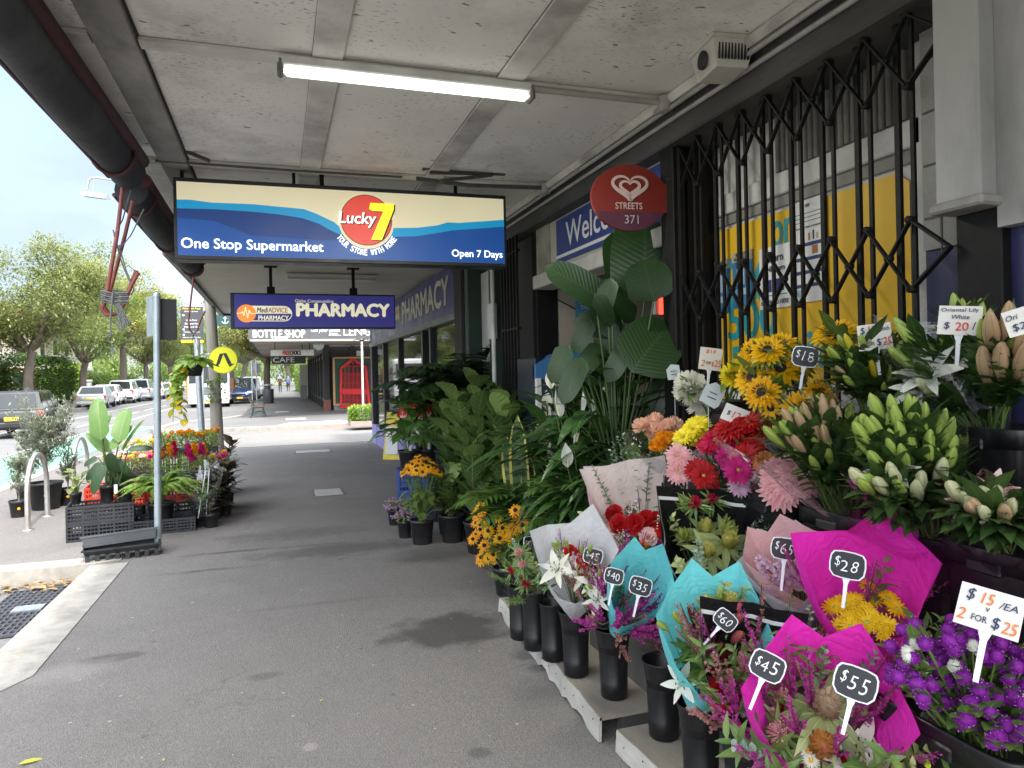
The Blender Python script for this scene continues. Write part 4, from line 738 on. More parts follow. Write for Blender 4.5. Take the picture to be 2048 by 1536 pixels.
m.build('mesh_infill', M('mesh_red', (.45, .03, .03), .5), g); bx3('dark_backing', (SHD(684, 0)[0], -.055, .05), (SHD(738, 0)[0], -.052, SHD(0, 738)[2]), M('gate_dark', (.05, .02, .02), .7), g)
o = thing('dried_arrangement', 'small dried plant and white frame standing on the shed roof', 'ornament', tuple(onY(714, 712, 34.5))); m = MB(); m.box((.15, 0, .12), (.35, .05, .25)); m.build('picture_frame', WW, o); m = MB(); m.scatter(NARROW, A([[rnd(-.5, -.1), 0, rnd(.1, .5)] for _ in range(60)]), frames(rand_dirs(60, .2)), RNG.uniform(.12, .25, 60)); m.tube([(-.3, 0, 0), (-.3, 0, .3)], .02); m.build('dried_stems', M('dry_brown', (.12, .07, .05), .8), o)
# planter with hedge and white pole
HEDGE = leafm('hedge_leaf', (.10, .19, .02), (.26, .38, .05), .5, trans=.3)
def clump(mb, T, n, lo, hi, s0, s1, mi=0, shell=.35, zmin=-.3):
    lo, hi = A(lo, float), A(hi, float); P = RNG.uniform(-1, 1, (n, 3)); k = np.argmax(np.abs(P), axis=1)
    out = RNG.random(n) > shell; P[np.arange(n)[out], k[out]] = np.sign(P[np.arange(n)[out], k[out]])*RNG.uniform(.8, 1.06, out.sum())
    P = (lo+hi)/2+P*(hi-lo)/2; mb.scatter(T, P, frames(rand_dirs(n, zmin)), RNG.uniform(s0, s1, n), mi)
a, b = onZ(704, 853), onZ(753, 853); t = thing('hedge_planter', 'low bright green hedge in a raised bed at the far kerb corner', 'hedge', (a[0], a[1]-.1, 0)); w = b[0]-a[0]
bx3('bed_wall', (-.05, 0, 0), (w+1.5, 1.1, .16), CONCP, t); m = MB(); clump(m, OVAL, 5000, (0, .06, .1), (w+1.4, 1.0, .62), .05, .1); m.build('foliage', HEDGE, t)
t = thing('white_pole', 'slim white pole rising from the hedge in front of the red gate', 'pole', tuple(onZ(729, 848))); m = MB(); m.tube([(0, .3, 0), (0, .3, 2.75)], .035, 10); m.build('shaft', WPL, t)
m = MB()
for k in range(8): m.tube(bez((0, .3, 2.75), (.06*k-.2, .3, 2.9), (.1*k-.3, .3, 2.75+.05*(k % 3)), 5), .008, 4)
m.build('wire', BLACKM, t)
# posts, bin, bench on the far footpath
for i, (px, y0, lab) in enumerate([(505, 735, 'grey street sign post at the far kerb, nearer the parked cars'), (514, 735, 'grey street sign post at the far kerb beside the bin')]):
    p = onZ(px, 809); t = thing('sign_post', lab, 'post', tuple(p), 0, 'sign posts on the far footpath'); m = MB(); m.tube([(0, 0, 0), (0, 0, 2.65)], .04, 10); m.build('shaft', STEEL, t); m = MB(); m.box((.05, .06, 2.2), (.4, .02, .55), b=.005); m.build('plate', M('plate_back', (.14, .14, .15), .5), t)
p = onZ(537, 807); t = thing('litter_bin', 'dark grey round litter bin by the tree on the far footpath', 'bin', tuple(p)); m = MB(); m.lathe([(.3, 0), (.32, .02), (.33, .85), (.3, .9), (.29, .86)], 20); m.build('body', M('bin_grey', (.06, .065, .07), .5), t); m = MB()
for k in range(4): m.tube([(.28*math.cos(k*1.57+.8), .28*math.sin(k*1.57+.8), .88), (.28*math.cos(k*1.57+.8), .28*math.sin(k*1.57+.8), 1.15)], .015, 6)
m.lathe([(.001, 1.2), (.2, 1.19), (.33, 1.14), (.32, 1.12), (.001, 1.15)], 20); m.build('hood', STEEL, t)
p = onZ(516, 835); IRON = M('cast_iron_green', (.03, .05, .04), .5, .3, 20); t = thing('park_bench', 'old slatted bench with curly iron ends on the far footpath', 'bench', tuple(p)); WOODB = M('bench_wood', (.22, .14, .08), .7, .3, 6, sc=(1, .2, 1))
for y in (-.1, 1.5):
    m = MB(); m.tube(bez((-.28, y, 0), (-.18, y, .25), (-.2, y, .42), 7), .025, 8); m.tube(bez((.28, y, 0), (.16, y, .22), (.2, y, .42), 7), .025, 8); m.tube([(-.24, y, .40), (.26, y, .42)], .022, 8); m.tube(bez((-.2, y, .42), (-.26, y, .65), (-.36, y, .86), 7), .022, 8); m.tube(bez((.22, y, .42), (.28, y, .62), (.1, y, .64), 7), .02, 8); m.tube([(.12, y, .64), (-.26, y, .64)], .018, 8); m.tube(bez((-.15, y, .1), (0, y, .3), (.15, y, .1), 6), .016, 6); m.tube([(-.2, y, .16), (.2, y, .16)], .015, 6); m.build('end_frame', IRON, t)
m = MB()
for k in range(6): m.box((-.2+k*.085, .7, .45), (.06, 1.7, .03), b=.006)
m.build('seat', WOODB, t); m = MB()
for k in range(4): m.box((-.225-.035*k, .7, .54+k*.09), (.025, 1.7, .06), b=.006)
m.build('backrest', WOODB, t)
# ================================================================ POLES AND STREET SIGNS ON THE LEFT
TP = M('grey_timber_pole', (.26, .235, .20), .85, .25, 10, sc=(1, 1, .06), bump=.6, bscale=30, dirt=.4, grime=(.10, .085, .07))
pb = onZ(430, 922); t = thing('timber_pole', 'thick weathered grey timber power pole beyond the marigolds', 'power pole', tuple(pb)); m = MB(); m.tube([(.06, 0, -.1), (.03, 0, 1.5), (-.05, 0, 3.5), (-.16, 0, 6), (-.25, 0, 8.5)], [.125, .105, .10, .10, .095], 16); m.build('shaft', TP, t)
m = MB()
for k in range(14): m.tube([(+.11*math.cos(k*1.3), -.115*abs(math.sin(k*1.3)), 1.2+k*.01), (.12*math.cos(k*1.3), -.13, 1.35+rnd(-.2, .2))], .005, 4)
m.build('staples', STEEL, t)
m = MB(); clump(m, OVAL, 90, (-.08, -.17, 1.15), (.22, -.08, 1.6), .05, .11); m.build('ivy', leafm('ivy_leaf', (.12, .22, .03), (.25, .36, .07), .45), t)
f = onY(188, 390, pb[1]-.3); t = thing('street_light', 'flat grey street floodlight on a thin arm against the sky', 'street light', tuple(f)); m = MB(); m.add([(-.21, -.2, -.06), (.21, -.2, -.10), (.23, .25, -.02), (-.19, .25, .02), (-.17, -.16, .02), (.17, -.16, -.01), (.19, .2, .07), (-.15, .2, .11)], [(3, 2, 1, 0), (4, 5, 6, 7), (0, 1, 5, 4), (1, 2, 6, 5), (2, 3, 7, 6), (3, 0, 4, 7)]); m.build('lamp_head', M('lamp_grey', (.25, .26, .27), .5), t); m = MB(); m.tube([(-.12, .02, .08), (-.08, .02, .28), (.0, .02, .33), (.3, .02, .30), (1.1, .15, .1), (2.45, .3, -.1)], .02, 8); m.tube([(-.02, .02, .05), (.0, .02, .33)], .015, 6); m.build('arm', STEEL, t)
m = MB(); m.add([(-.16, -.15, -.068), (.16, -.15, -.098), (.18, .2, -.036), (-.14, .2, -.006)], [(3, 2, 1, 0)]); m.build('lens', M('lamp_lens', (.35, .36, .36), .3), t)
pp = onZ(412, 905); t = thing('crossing_sign', 'round yellow pedestrian crossing sign with black walking legs on a galvanised post', 'road sign', (pp[0]+.12, pp[1]-2.4, 0)); m = MB(); m.tube([(.06, 0, 0), (.0, 0, 1.4), (-.02, 0, 2.35)], .055, 12); m.build('post', STEEL, t)
q = onY(446, 720, pp[1]-2.5); sx, sz = q[0]-(pp[0]+.12), q[2]; SYM = M('reflective_yellow', (.80, .78, .01), .4, .02, 3, emit=.0)
ang = np.linspace(0, 2*np.pi, 40, endpoint=False); r = .258; m = MB(); m.poly([(sx+r*math.cos(a_), sz+r*math.sin(a_)) for a_ in ang], (0, -.1, 0), X_, Z_, 0, .008); m.build('disc', SYM, t)
m = MB(); n = 40; m.add([(sx+k_*math.cos(a_), -.1015, sz+k_*math.sin(a_)) for k_ in (r*.985, r*.95) for a_ in ang], [(i, (i+1) % n, n+(i+1) % n, n+i) for i in range(n)]); m.build('border', INK, t)
for pts in ([(-.055, .12), (.01, .12), (-.06, -.075), (-.125, -.09)], [(.0, .13), (.06, .13), (.15, -.07), (.085, -.085)], [(-.125, -.085), (-.07, -.075), (-.08, -.10), (-.06, -.135), (-.10, -.12), (-.15, -.10), (-.185, -.06), (-.14, -.075)], [(.09, -.085), (.15, -.075), (.20, -.07), (.185, -.085), (.14, -.115), (.115, -.135)]):
    m = MB(); m.poly([(sx+x, sz+z) for x, z in pts], (0, -.103, 0), X_, Z_); m.build('leg_symbol', INK, t)
m = MB(); m.tube([(.0, 0, sz+.12), (sx, -.05, sz+.10)], .02, 8); m.build('bracket', STEEL, t)
# parking sign pole (seen from behind)
pb = onZ(316, 1101); t = thing('parking_sign_pole', 'galvanised pole with the backs of two dark parking signs near the crates', 'sign post', tuple(pb)); m = MB(); m.tube([(0, 0, 0), (.035, 0, 2.4)], .031, 14); m.lathe([(.034, 2.38), (.034, 2.41), (.001, 2.43)], 12, (.035, 0, 0)); m.build('pole', M('galvanised_pole', (.35, .41, .43), .42, .12, 9, metal=.35, dirt=.15, grime=(.2, .22, .22)), t)
for (c_, d_, w, z0, z1, mat) in (((-.005, .03), 115, .20, 2.02, 2.40, STEEL), ((.03, .02), 18, .17, 1.98, 2.37, M('sign_back_dark', (.05, .052, .055), .5))):
    dx, dy = math.cos(R(d_)), math.sin(R(d_)); m = MB(); m.bar((c_[0], c_[1]+.02, (z0+z1)/2), (c_[0]+dx*w, c_[1]+.02+dy*w, (z0+z1)/2), .006, z1-z0, 0, (0, 0, 1)); m.build('sign_plate', mat, t)
# bus information sign and the green finger sign
a, b = onY(361, 613, 22), onY(407, 684, 22); t = thing('information_sign', 'dark grey street information panel with yellow foot behind the timber pole', 'street sign', (a[0], 22, b[2])); w, h = b[0]-a[0], a[2]-b[2]; m = MB(); m.box((w/2, .04, h/2+.03), (w, .07, h-.06)); m.build('panel', M('panel_grey', (.045, .048, .052), .5), t); m = MB(); m.box((w/2, .04, .02), (w, .08, .08)); m.build('yellow_foot', M('panel_yellow', (.8, .55, .01), .5), t)
m = MB(); m.tube([(w*.9, .1, -b[2]), (w*.9, .1, h)], .04, 10); m.build('post', STEEL, t); PY = M('panel_yellow', (.8, .55, .01), .5)
for s, z, ww, mt in (('Glebe Point Road', .95, .8, PY), ('Bridge Street', .86, .6, WW), ('Glebe Point', .62, .5, WW), ('Blackwattle Park', .52, .6, WW), ('Wentworth 20 m', .43, .7, WW), ('Harbour Bay Ferry', .28, .7, WW), ('Library and Garden', .13, .8, WW)): text(t, 'lettering', s, mt, (w*.48, .003, h*z), w=w*ww, h=.055 if mt is PY else .05, bold=.02)
for z in (.75, .35, .2): m = MB(); m.lathe([(.001, 0), (.03, 0), (.03, .003), (.001, .003)], 10, (w*.12, .004, h*z), 0, A([[1, 0, 0], [0, 0, -1], [0, 1, 0]])); m.build('round_icon', WW, t)
a, b = onY(424, 631, 22), onY(490, 652, 22); t = thing('finger_sign', 'dark green finger sign with white anchor beside the pharmacy sign', 'street sign', (a[0], 21.8, b[2])); w, h = b[0]-a[0], a[2]-b[2]; m = MB(); m.box((w/2, .02, h/2), (w, .04, h)); m.build('board', M('sign_dark_green', (.012, .06, .05), .5), t)
ac = (.36, -.005, h*.5); m = MB(); m.bar((.36, -.004, h*.22), (.36, -.004, h*.85), .025, .004, 0, (0, 1, 0)); m.tube([(.36+.085*math.cos(q), -.004, h*.38-.085*math.sin(q)+.02) for q in np.linspace(.15, 3.0, 10)], .012, 6); m.bar((.31, -.004, h*.7), (.41, -.004, h*.7), .02, .004, 0, (0, 1, 0)); m.build('anchor_symbol', WW, t); bx3('divider', (.55, -.004, .02), (.565, -.001, h-.02), WW, t); text(t, 'lettering', 'Ferry', WW, (.62, -.003, h*.66), h=.15, bold=.01, cx=False); text(t, 'lettering', '2-10', WW, (.62, -.003, h*.25), h=.1, bold=.01, cx=False)
m = MB(); m.tube([(-.05, .1, -b[2]), (-.05, .1, h)], .035, 10); m.build('post', STEEL, t)
# ================================================================ TREES, HOUSES, HEDGES ACROSS THE ROAD
BARK = M('grey_bark', (.15, .125, .10), .9, .35, 4, sc=(1, 1, .25), bump=.6, bscale=14, dirt=.4)
LF = [leafm('street_leaf_olive', (.08, .115, .035), (.29, .32, .11), .5, trans=.38, rib=0), leafm('street_leaf_green', (.075, .12, .03), (.20, .27, .06), .5, trans=.38, rib=0), leafm('street_leaf_yellow', (.16, .18, .04), (.38, .37, .10), .5, trans=.38, rib=0)]
def tree_parts(seed, h, rad, mat, n=13500, trunk_r=.28, th=.32, leaf=(.13, .25)):
    global RNG
    rs = random.Random(seed); keep = RNG; RNG = np.random.default_rng(seed); m = MB(); cl = []
    m.tube(bez((0, 0, -.1), (rs.uniform(-.3, .3), rs.uniform(-.2, .2), h*th*.6), (rs.uniform(-.3, .3), 0, h*th), 6), np.linspace(trunk_r, trunk_r*.72, 6), 10)
    top = A([0, 0, h*th])
    for k in range(9):
        a = k*2.4+rs.uniform(-.4, .4); rr = rad*rs.uniform(.35, .85); z = h*rs.uniform(th+.12, .9); e = A([rr*math.cos(a), rr*math.sin(a), z])
        P = bez(top, top*.6+e*.4+A([rs.uniform(-.4, .4), 0, -.4]), e, 7); m.tube(P, np.linspace(trunk_r*.55, .03, 7), 7)
        for q in range(4):
            b = P[3+q % 4]; e2 = b+A([rs.uniform(-1, 1), rs.uniform(-1, 1), rs.uniform(-.1, .9)])*rad*.42; m.tube(bez(b, (b+e2)/2+A([0, 0, .15]), e2, 4), np.linspace(.05, .012, 4), 5); cl.append((e2, rs.uniform(.16, .34)*rad))
        cl.append((e, rs.uniform(.2, .36)*rad))
    for k in range(14): a = rs.uniform(0, 6.28); q = rad*rs.uniform(.2, 1.0); cl.append((A([q*math.cos(a), q*math.sin(a), h*rs.uniform(th+.08, .97-.25*(q/rad)**2)]), rs.uniform(.10, .22)*rad))
    tw = sum(r*r for _, r in cl); c = MB()
    for p, r in cl:
        k = int(n*r*r/tw); d = rand_dirs(k); P = p+d*(r*RNG.uniform(.35, 1.1, (k, 1)))*A([1, 1, .72]); c.scatter(TINY if seed % 2 else LANCE_S, P, frames(rand_dirs(k, -.9, .5)), RNG.uniform(*leaf, k), 0)
    RNG = keep; return m.mesh('trunk', BARK), c.mesh('crown', mat)
LANCE_S = (A([(-.17, .4, .04), (0, 0, 0), (.17, .4, .04), (0, 1, -.1)]), [(0, 1, 3), (1, 2, 3)], A([(-1, .5), (0, 0), (1, .5), (0, 1)]))
TR = [tree_parts(1, 10, 4.6, LF[0], 30000), tree_parts(2, 9.5, 4.2, LF[1], 25000), tree_parts(3, 10.5, 4.0, LF[2], 25000, th=.36)]
def tree(k, x, y, lab, s=1.0, rz=0, group='street trees', z=0):
    t = thing('street_tree', lab, 'tree', (x, y, z), rz, group); t.scale = (s, s, s)
    inst(TR[k][0], 'trunk', t, (0, 0, 0)); inst(TR[k][1], 'crown', t, (0, 0, 0)); return t
tree(0, -13.0, 45.5, 'largest leaning street tree behind the silver sedan', 1.04, .3)
tree(2, -17.5, 33, 'pale leafed tree at the very edge of the picture above the black car', 1.38, 1.9)
tree(1, -13.2, 58, 'street tree with a dark straight trunk behind the white four wheel drive', .98, 2.2)
tree(2, -13.0, 70, 'street tree seen through the gap behind the hook and rope', 1.22, 4.0); tree(0, -13.4, 84, 'tree beyond the white hatchbacks, half behind the sign pole', 1.05, 5.0)
tree(1, -13, 100, 'tree far along the opposite footpath above the small parked cars', 1.1, 1.0); tree(2, -13, 120, 'smallest hazy tree at the far end of the opposite footpath', 1.1, .4)
tree(0, -.7, 55.5, 'thick forked tree beside the litter bin on the far footpath', .98, 1.2); tree(1, -3.0, 70, 'leafy tree overhanging the road behind the blue car', 1.0, 3.4); tree(2, -2.6, 86, 'bright green tree glimpsed between crossing sign and dark awning', 1.05, .7); tree(0, -1.5, 104, 'tree arching over the far end of the covered footpath', 1.1, 2.6); tree(1, 1.5, 122, 'farthest tree closing the view along the covered footpath', 1.2, 5.5)
WD = MB()
for k in range(70):
    x, y = (rnd(-60, 30), rnd(150, 210)) if k < 36 else (rnd(-60, -27), rnd(25, 150)); hh = rnd(6, 10.5); n = 700; d = rand_dirs(n)
    for q in range(3): c_ = A([x+rnd(-3, 3), y+rnd(-3, 3), hh*rnd(.3, .8)]); WD.scatter(TINY, c_+rand_dirs(n//2)*RNG.uniform(.5, 1.05, (n//2, 1))*A([4, 4, hh*.36]), frames(rand_dirs(n//2)), RNG.uniform(.5, 1.0, n//2))
o = WD.build('distant_woods', LF[1]); tag(o, 'mass of trees closing the view beyond the houses', 'woods', kind='stuff')
def bush(name, lab, lo, hi, n, mat, s0, s1, cat='hedge', T=OVAL, group=None):
    t = thing(name, lab, cat, ((lo[0]+hi[0])/2, (lo[1]+hi[1])/2, 0), 0, group); m = MB(); c = A([(lo[0]+hi[0])/2, (lo[1]+hi[1])/2, 0]); clump(m, T, n, A(lo, float)-c, A(hi, float)-c, s0, s1); m.build('foliage', mat, t)
    m = MB(); [m.tube([(x, y, 0), (x+rnd(-.1, .1), y, hi[2]*.7)], .05, 6) for x in (0,) for y in (0,)]; m.build('stem', BARK, t); return t
DGL = leafm('hedge_leaf_dark', (.03, .07, .015), (.09, .16, .03), .5, trans=.3, rib=0); YGL = leafm('bush_leaf_yellow', (.16, .25, .02), (.36, .46, .04), .5, trans=.35, rib=0)
bush('hedge', 'tall clipped dark hedge behind the parked white cars', (-16.0, 49, 0), (-14.9, 64, 3.3), 9000, DGL, .15, .28); bush('hedge', 'lower clipped hedge between the tall hedge and the house', (-16.2, 40, 0), (-15.2, 47, 2.5), 5000, DGL, .14, .25); bush('hedge', 'distant boxy hedge behind the silver van', (-16.2, 70, 0), (-15, 90, 2.2), 5000, leafm('hedge_leaf_mid', (.08, .14, .02), (.18, .26, .05), .5, trans=.3, rib=0), .18, .3)
bush('shrub', 'yellow green shrub at the edge of the picture above the black car', (-18.2, 28.5, .6), (-15.6, 32, 3.6), 5000, YGL, .12, .25, 'shrub'); bush('shrub', 'bright lime shrub between the tree trunks behind the white van', (-17.2, 64.5, .2), (-15.5, 69, 3.0), 2600, YGL, .15, .28, 'shrub')
bush('shrub', 'loose pale shrub in front of the red house', (-15.4, 33.5, .0), (-13.6, 37, 1.9), 3500, LF[0], .1, .22, 'shrub')
for i, (y0, y1, lab) in enumerate([(64, 72, 'green creeper hedge along the far fence, nearer part'), (76, 90, 'green creeper hedge along the far fence, farther part')]): bush('hedge', lab, (1.9, y0, 0), (2.6, y1, 3.0), 2600, leafm('hedge_leaf_mid', (.08, .14, .02), (.18, .26, .05), .5, trans=.3, rib=0), .12, .25)
t = thing('fence', 'pale pillar and dark fence continuing past the far shops', 'fence'); bx3('pillar', (1.7, 60.5, 0), (2.3, 61.1, 2.6), M('pillar_cream', (.42, .39, .33), .7), t); m = MB(); [m.box((2.3, 61.5+k*.3, .8), (.05, .05, 1.6)) for k in range(100)]; m.box((2.3, 76, 1.5), (.04, 30, .05)); m.build('palings', DFR, t)
t = thing('tall_gate_box', 'small grey cabinet beside the pale pillar on the far footpath', 'cabinet'); bx3('body', (1.5, 53, 0), (1.95, 53.5, 1.0), M('cabinet_grey', (.2, .21, .23), .6), t)
# houses
RB = M('house_red_brick', (.28, .075, .05), .85, .2, 20); HC = M('house_cream', (.50, .44, .32), .8, .08, 3); ROOF = M('roof_tile_red', (.25, .09, .06), .8, .2, 12); DWIN = M('dark_window', (.05, .055, .06), .15); HWT = M('house_white', (.62, .62, .6), .6)
def house(lab, x, y0, y1, h, wm, lower, nwin, floors=2):
    t = thing('house', lab, 'house'); bx3('wall', (x-8, y0, h*.45), (x, y1, h), wm, t); bx3('lower_wall', (x-8, y0, 0), (x+.05, y1, h*.449), lower, t); r = MB(); ym = (y0+y1)/2
    r.add([(x-8.4, y0-.4, h), (x+.5, y0-.4, h), (x+.5, y1+.4, h), (x-8.4, y1+.4, h), (x-4, y0+1.5, h+2.4), (x-4, y1-1.5, h+2.4)], [(0, 1, 4), (1, 2, 5, 4), (2, 3, 5), (3, 0, 4, 5), (3, 2, 1, 0)]); r.build('roof', ROOF, t)
    for k in range(nwin):
        y = y0+(y1-y0)*(k+.5)/nwin
        for z in ([h*.28, h*.72] if floors == 2 else [h*.5]):
            f = bx3('window', (x-.05, y-.7, z-.9), (x+.09, y+.7, z+.9), HWT, t); bx3('pane', (x+.091, y-.55, z-.75), (x+.1, y+.55, z+.75), DWIN, f)
            w_ = bx3('side_window', (x-1.6, y0-.06, z-.8), (x-.5, y0+.05, z+.8), HWT, t) if k == 0 else None
            if w_: bx3('pane', (x-1.5, y0-.07, z-.7), (x-.6, y0-.061, z+.7), DWIN, w_)
    bx3('balcony', (x+.06, y0+.5, h*.43), (x+1.2, y1-.5, h*.47), HWT, t); m = MB(); [m.box((x+1.15, y0+.6+k*.4, h*.54), (.05, .05, h*.14)) for k in range(int((y1-y0-1)/.4))]; m.box((x+1.15, ym, h*.61), (.07, y1-y0-1, .06)); m.build('railing', HWT, t); return t
house('red brick house with white windows behind the trees', -16.8, 37.5, 46, 6.2, RB, HC, 3); house('cream two storey house with railing near the hedges', -18.2, 47.5, 58, 6.6, HC, HC, 3); house('pale house almost hidden behind trees farther along', -18.5, 66, 80, 6.2, HC, RB, 4)
bx_ = thing('garden_wall', 'low brick and cream front wall behind the parked cars', 'wall'); bx3('brick_base', (-15.05, 24, 0), (-14.85, 48.5, .75), RB, bx_); bx3('coping', (-15.1, 24, .751), (-14.8, 48.5, .83), HC, bx_)
t = thing('gate_pillar', 'white gate pillar with cap beyond the tall hedge', 'pillar', (-14.8, 66, 0)); bx3('shaft', (-.25, -.25, 0), (.25, .25, 1.6), HWT, t); bx3('cap', (-.32, -.32, 1.601), (.32, .32, 1.75), HWT, t)
for i, (px, py, hh, lab) in enumerate([(44, 800, 8, 'straight brown utility pole near the red house'), (205, 775, 7, 'thin pale pole between the street trees'), (266, 772, 6, 'slanting pale pole with green creeper by the far hedge')]):
    p = onZ(px, py); t = thing('utility_pole', lab, 'power pole', tuple(p), 0, 'poles on the opposite footpath'); m = MB(); m.tube([(0, 0, 0), (-.05 if i < 2 else -.25, 0, hh*.5), (-.1 if i < 2 else -.6, 0, hh)], [.17, .15, .13], 10); m.build('shaft', TP, t)
    if i == 0: m = MB(); m.box((.05, -.2, 1.45), (.55, .03, .55), b=.01); m.build('notice_plate', HWT, t)
# ================================================================ VEHICLES
RUB = M('tyre_rubber', (.014, .014, .015), .8); ALLOY = M('wheel_alloy', (.42, .43, .44), .35, metal=.7); CGL = M('car_glass', (.015, .02, .022), .08, .1, 1, spec=.55); RLAMP = M('tail_lamp', (.45, .01, .015), .2); HLAMP = M('head_lamp', (.7, .72, .74), .12); PLATE = M('plate_yellow', (.75, .55, .03), .5); TRIMB = M('bumper_black', (.018, .018, .02), .5)
def car(lab, px_or_loc, col, kind, rz=0, plate=True, rot=0):
    L, W, H, belt, cab, top, hood = {'sedan': (4.5, 1.74, 1.45, .92, (.35, 3.1), (1.0, 2.35), .86), 'hatch': (4.0, 1.7, 1.48, .92, (.05, 2.9), (.35, 2.1), .90), 'suv': (4.6, 1.82, 1.78, 1.05, (.06, 3.2), (.3, 2.55), 1.05), 'van': (4.4, 1.8, 1.85, 1.05, (.03, 3.5), (.12, 2.9), 1.05)}[kind]
    t = thing('parked_car' if rz == 0 else 'oncoming_car', lab, 'car', px_or_loc, R(rz)+rot, 'cars along the road'); paint = M('car_paint_'+col[0], col[1], .25, .03, 2, coat=.6, metal=col[2] if len(col) > 2 else .0)
    ys = [-L/2, -L/2+.07, -L/2+.4, -L/2+cab[0]+.2, 0, -L/2+cab[1], L/2-.5, L/2-.1, L/2]; zt = [belt*.85, belt*.98, belt, belt, belt, hood+.03, hood-.06, hood*.75, hood*.62]; ws = [.86, .95, .99, 1, 1, 1, .97, .88, .78]; m = MB(); V = []
    for y, z, w in zip(ys, zt, ws):
        w = w*W/2; V += [(-w*.93, y, .28), (-w, y, .42), (-w, y, z-.25*(z-.3)), (-w*.96, y, z-.05), (-w*.8, y, z), (w*.8, y, z), (w*.96, y, z-.05), (w, y, z-.25*(z-.3)), (w, y, .42), (w*.93, y, .28)]
    n = 10; m.add(V, [(i*n+j, i*n+(j+1) % n, (i+1)*n+(j+1) % n, (i+1)*n+j) for i in range(len(ys)-1) for j in range(n)]+[tuple(range(n))[::-1], tuple(range(len(V)-n, len(V)))], 0, True); wb, wt = W*.47, W*.38
    y0, y1, y2, y3 = -L/2+cab[0], -L/2+cab[1], -L/2+top[0], -L/2+top[1]; B = [(-wb, y0, belt-.03), (wb, y0, belt-.03), (wb, y1, belt-.03), (-wb, y1, belt-.03)]; T = [(-wt, y2, H-.05), (wt, y2, H-.05), (wt, y3, H-.05), (-wt, y3, H-.05)]; T2 = [(-wt*.88, y2+.15, H), (wt*.88, y2+.15, H), (wt*.88, y3-.15, H), (-wt*.88, y3-.15, H)]
    m.add(B+T+T2, [(0, 1, 5, 4), (1, 2, 6, 5), (2, 3, 7, 6), (3, 0, 4, 7), (4, 5, 9, 8), (5, 6, 10, 9), (6, 7, 11, 10), (7, 4, 8, 11), (8, 9, 10, 11)]); m.build('body', paint, t)
    def pane(a, b, c, d, u0, u1, v0, v1, nrm, name):
        a, b, c, d = map(lambda q: A(q, float), (a, b, c, d)); f = lambda u, v: (a*(1-u)+b*u)*(1-v)+(d*(1-u)+c*u)*v+A(nrm)*.008; mm = MB(); mm.quad(f(u0, v0), f(u1, v0), f(u1, v1), f(u0, v1)); mm.build(name, CGL, t)
    pane(B[0], B[1], T[1], T[0], .07, .93, .12, .92, (0, -1, .3), 'rear_window'); pane(B[2], B[3], T[3], T[2], .06, .94, .08, .95, (0, 1, .4), 'windscreen')
    for s, (p, q, r_, s_) in ((1, (B[1], B[2], T[2], T[1])), (-1, (B[3], B[0], T[0], T[3]))):
        for u0, u1 in ((.06, .32), (.35, .62), (.65, .93)) if s == 1 else ((.07, .35), (.38, .65), (.68, .94)): pane(p, q, r_, s_, u0, u1, .1, .9, (s, 0, .2), 'side_window')
    for sx in (-1, 1):
        m = MB(); m.box((sx*W*.41, -L/2+.07, belt*.82), (W*.16, .09, .19 if kind in ('sedan', 'hatch') else .34), b=.02); m.build('tail_light', RLAMP, t); m = MB(); m.box((sx*W*.36, L/2-.10, hood*.74), (W*.22, .2, .15), b=.04); m.build('headlight', HLAMP, t)
        m = MB(); m.box((sx*(W/2+.09), .55, belt+.06), (.16, .1, .13), b=.03); m.build('mirror', paint, t)
        for y in (-L/2+.82, L/2-.85):
            Mw = A([[0, 0, 1], [0, 1, 0], [-1, 0, 0]]); m = MB(); m.lathe([(.001, -.1), (.27, -.1), (.315, -.07), (.315, .07), (.27, .1), (.001, .1)], 20, (sx*(W/2-.09), y, .315), 0, Mw); w = m.build('wheel', RUB, t); m = MB(); m.lathe([(.001, -.012), (.2, 0), (.001, .012)], 16, (sx*(W/2+.02), y, .315), 0, Mw); m.build('rim', ALLOY, w)
    [MB().box((0, yy, zz), (W*ww, .13, .19), b=.04).build('bumper', TRIMB if kind in ('suv',) else paint, t) for yy, zz, ww in ((-L/2+.02, .42, .94), (L/2-.04, .36, .86))]
    m = MB(); m.box((0, L/2-.03, hood*.62), (W*.42, .1, .12), b=.02); m.build('grille', TRIMB, t)
    if plate: [MB().box((0, yy, zz), (.38, .02, .12)).build('number_plate', PLATE, t) for yy, zz in ((-L/2-.03, .62), (L/2+.04, .42))]
    return t
def rearat(px, py, L): p = onZ(px, py, -.13); return (p[0], p[1]+L/2, -.13)
WHT = ('white', (.72, .73, .74)); SIL = ('silver', (.50, .51, .51), .3)
car('silver sedan parked across the road beside the big tree, first of the parked row', rearat(176, 819, 4.5), SIL, 'sedan', rot=R(3)); car('small white hatchback parked directly ahead of the silver sedan', rearat(207, 812, 4), WHT, 'hatch', rot=R(2)); car('white four wheel drive, tallest of the parked row across the road', rearat(238, 808, 4.6), WHT, 'suv', rot=R(2)); car('silver grey van parked ahead of the white four wheel drive', rearat(275, 803, 4.4), ('silver grey', (.42, .46, .50), .3), 'van', rot=R(2))
car('low white car parked beyond the silver van', rearat(306, 799, 4.5), WHT, 'sedan'); car('grey hatchback parked just behind the sign pole', rearat(326, 795, 4), ('grey', (.3, .31, .32), .3), 'hatch'); car('red and white small car farthest along the parked row', rearat(339, 791, 4), ('pale', (.62, .6, .6)), 'hatch')
p = onZ(14, 880, -.13); car('black car at the edge of the picture behind the olive tree', (p[0]-.1, p[1]+2.3, -.13), ('black', (.009, .009, .011)), 'hatch', rot=R(4))
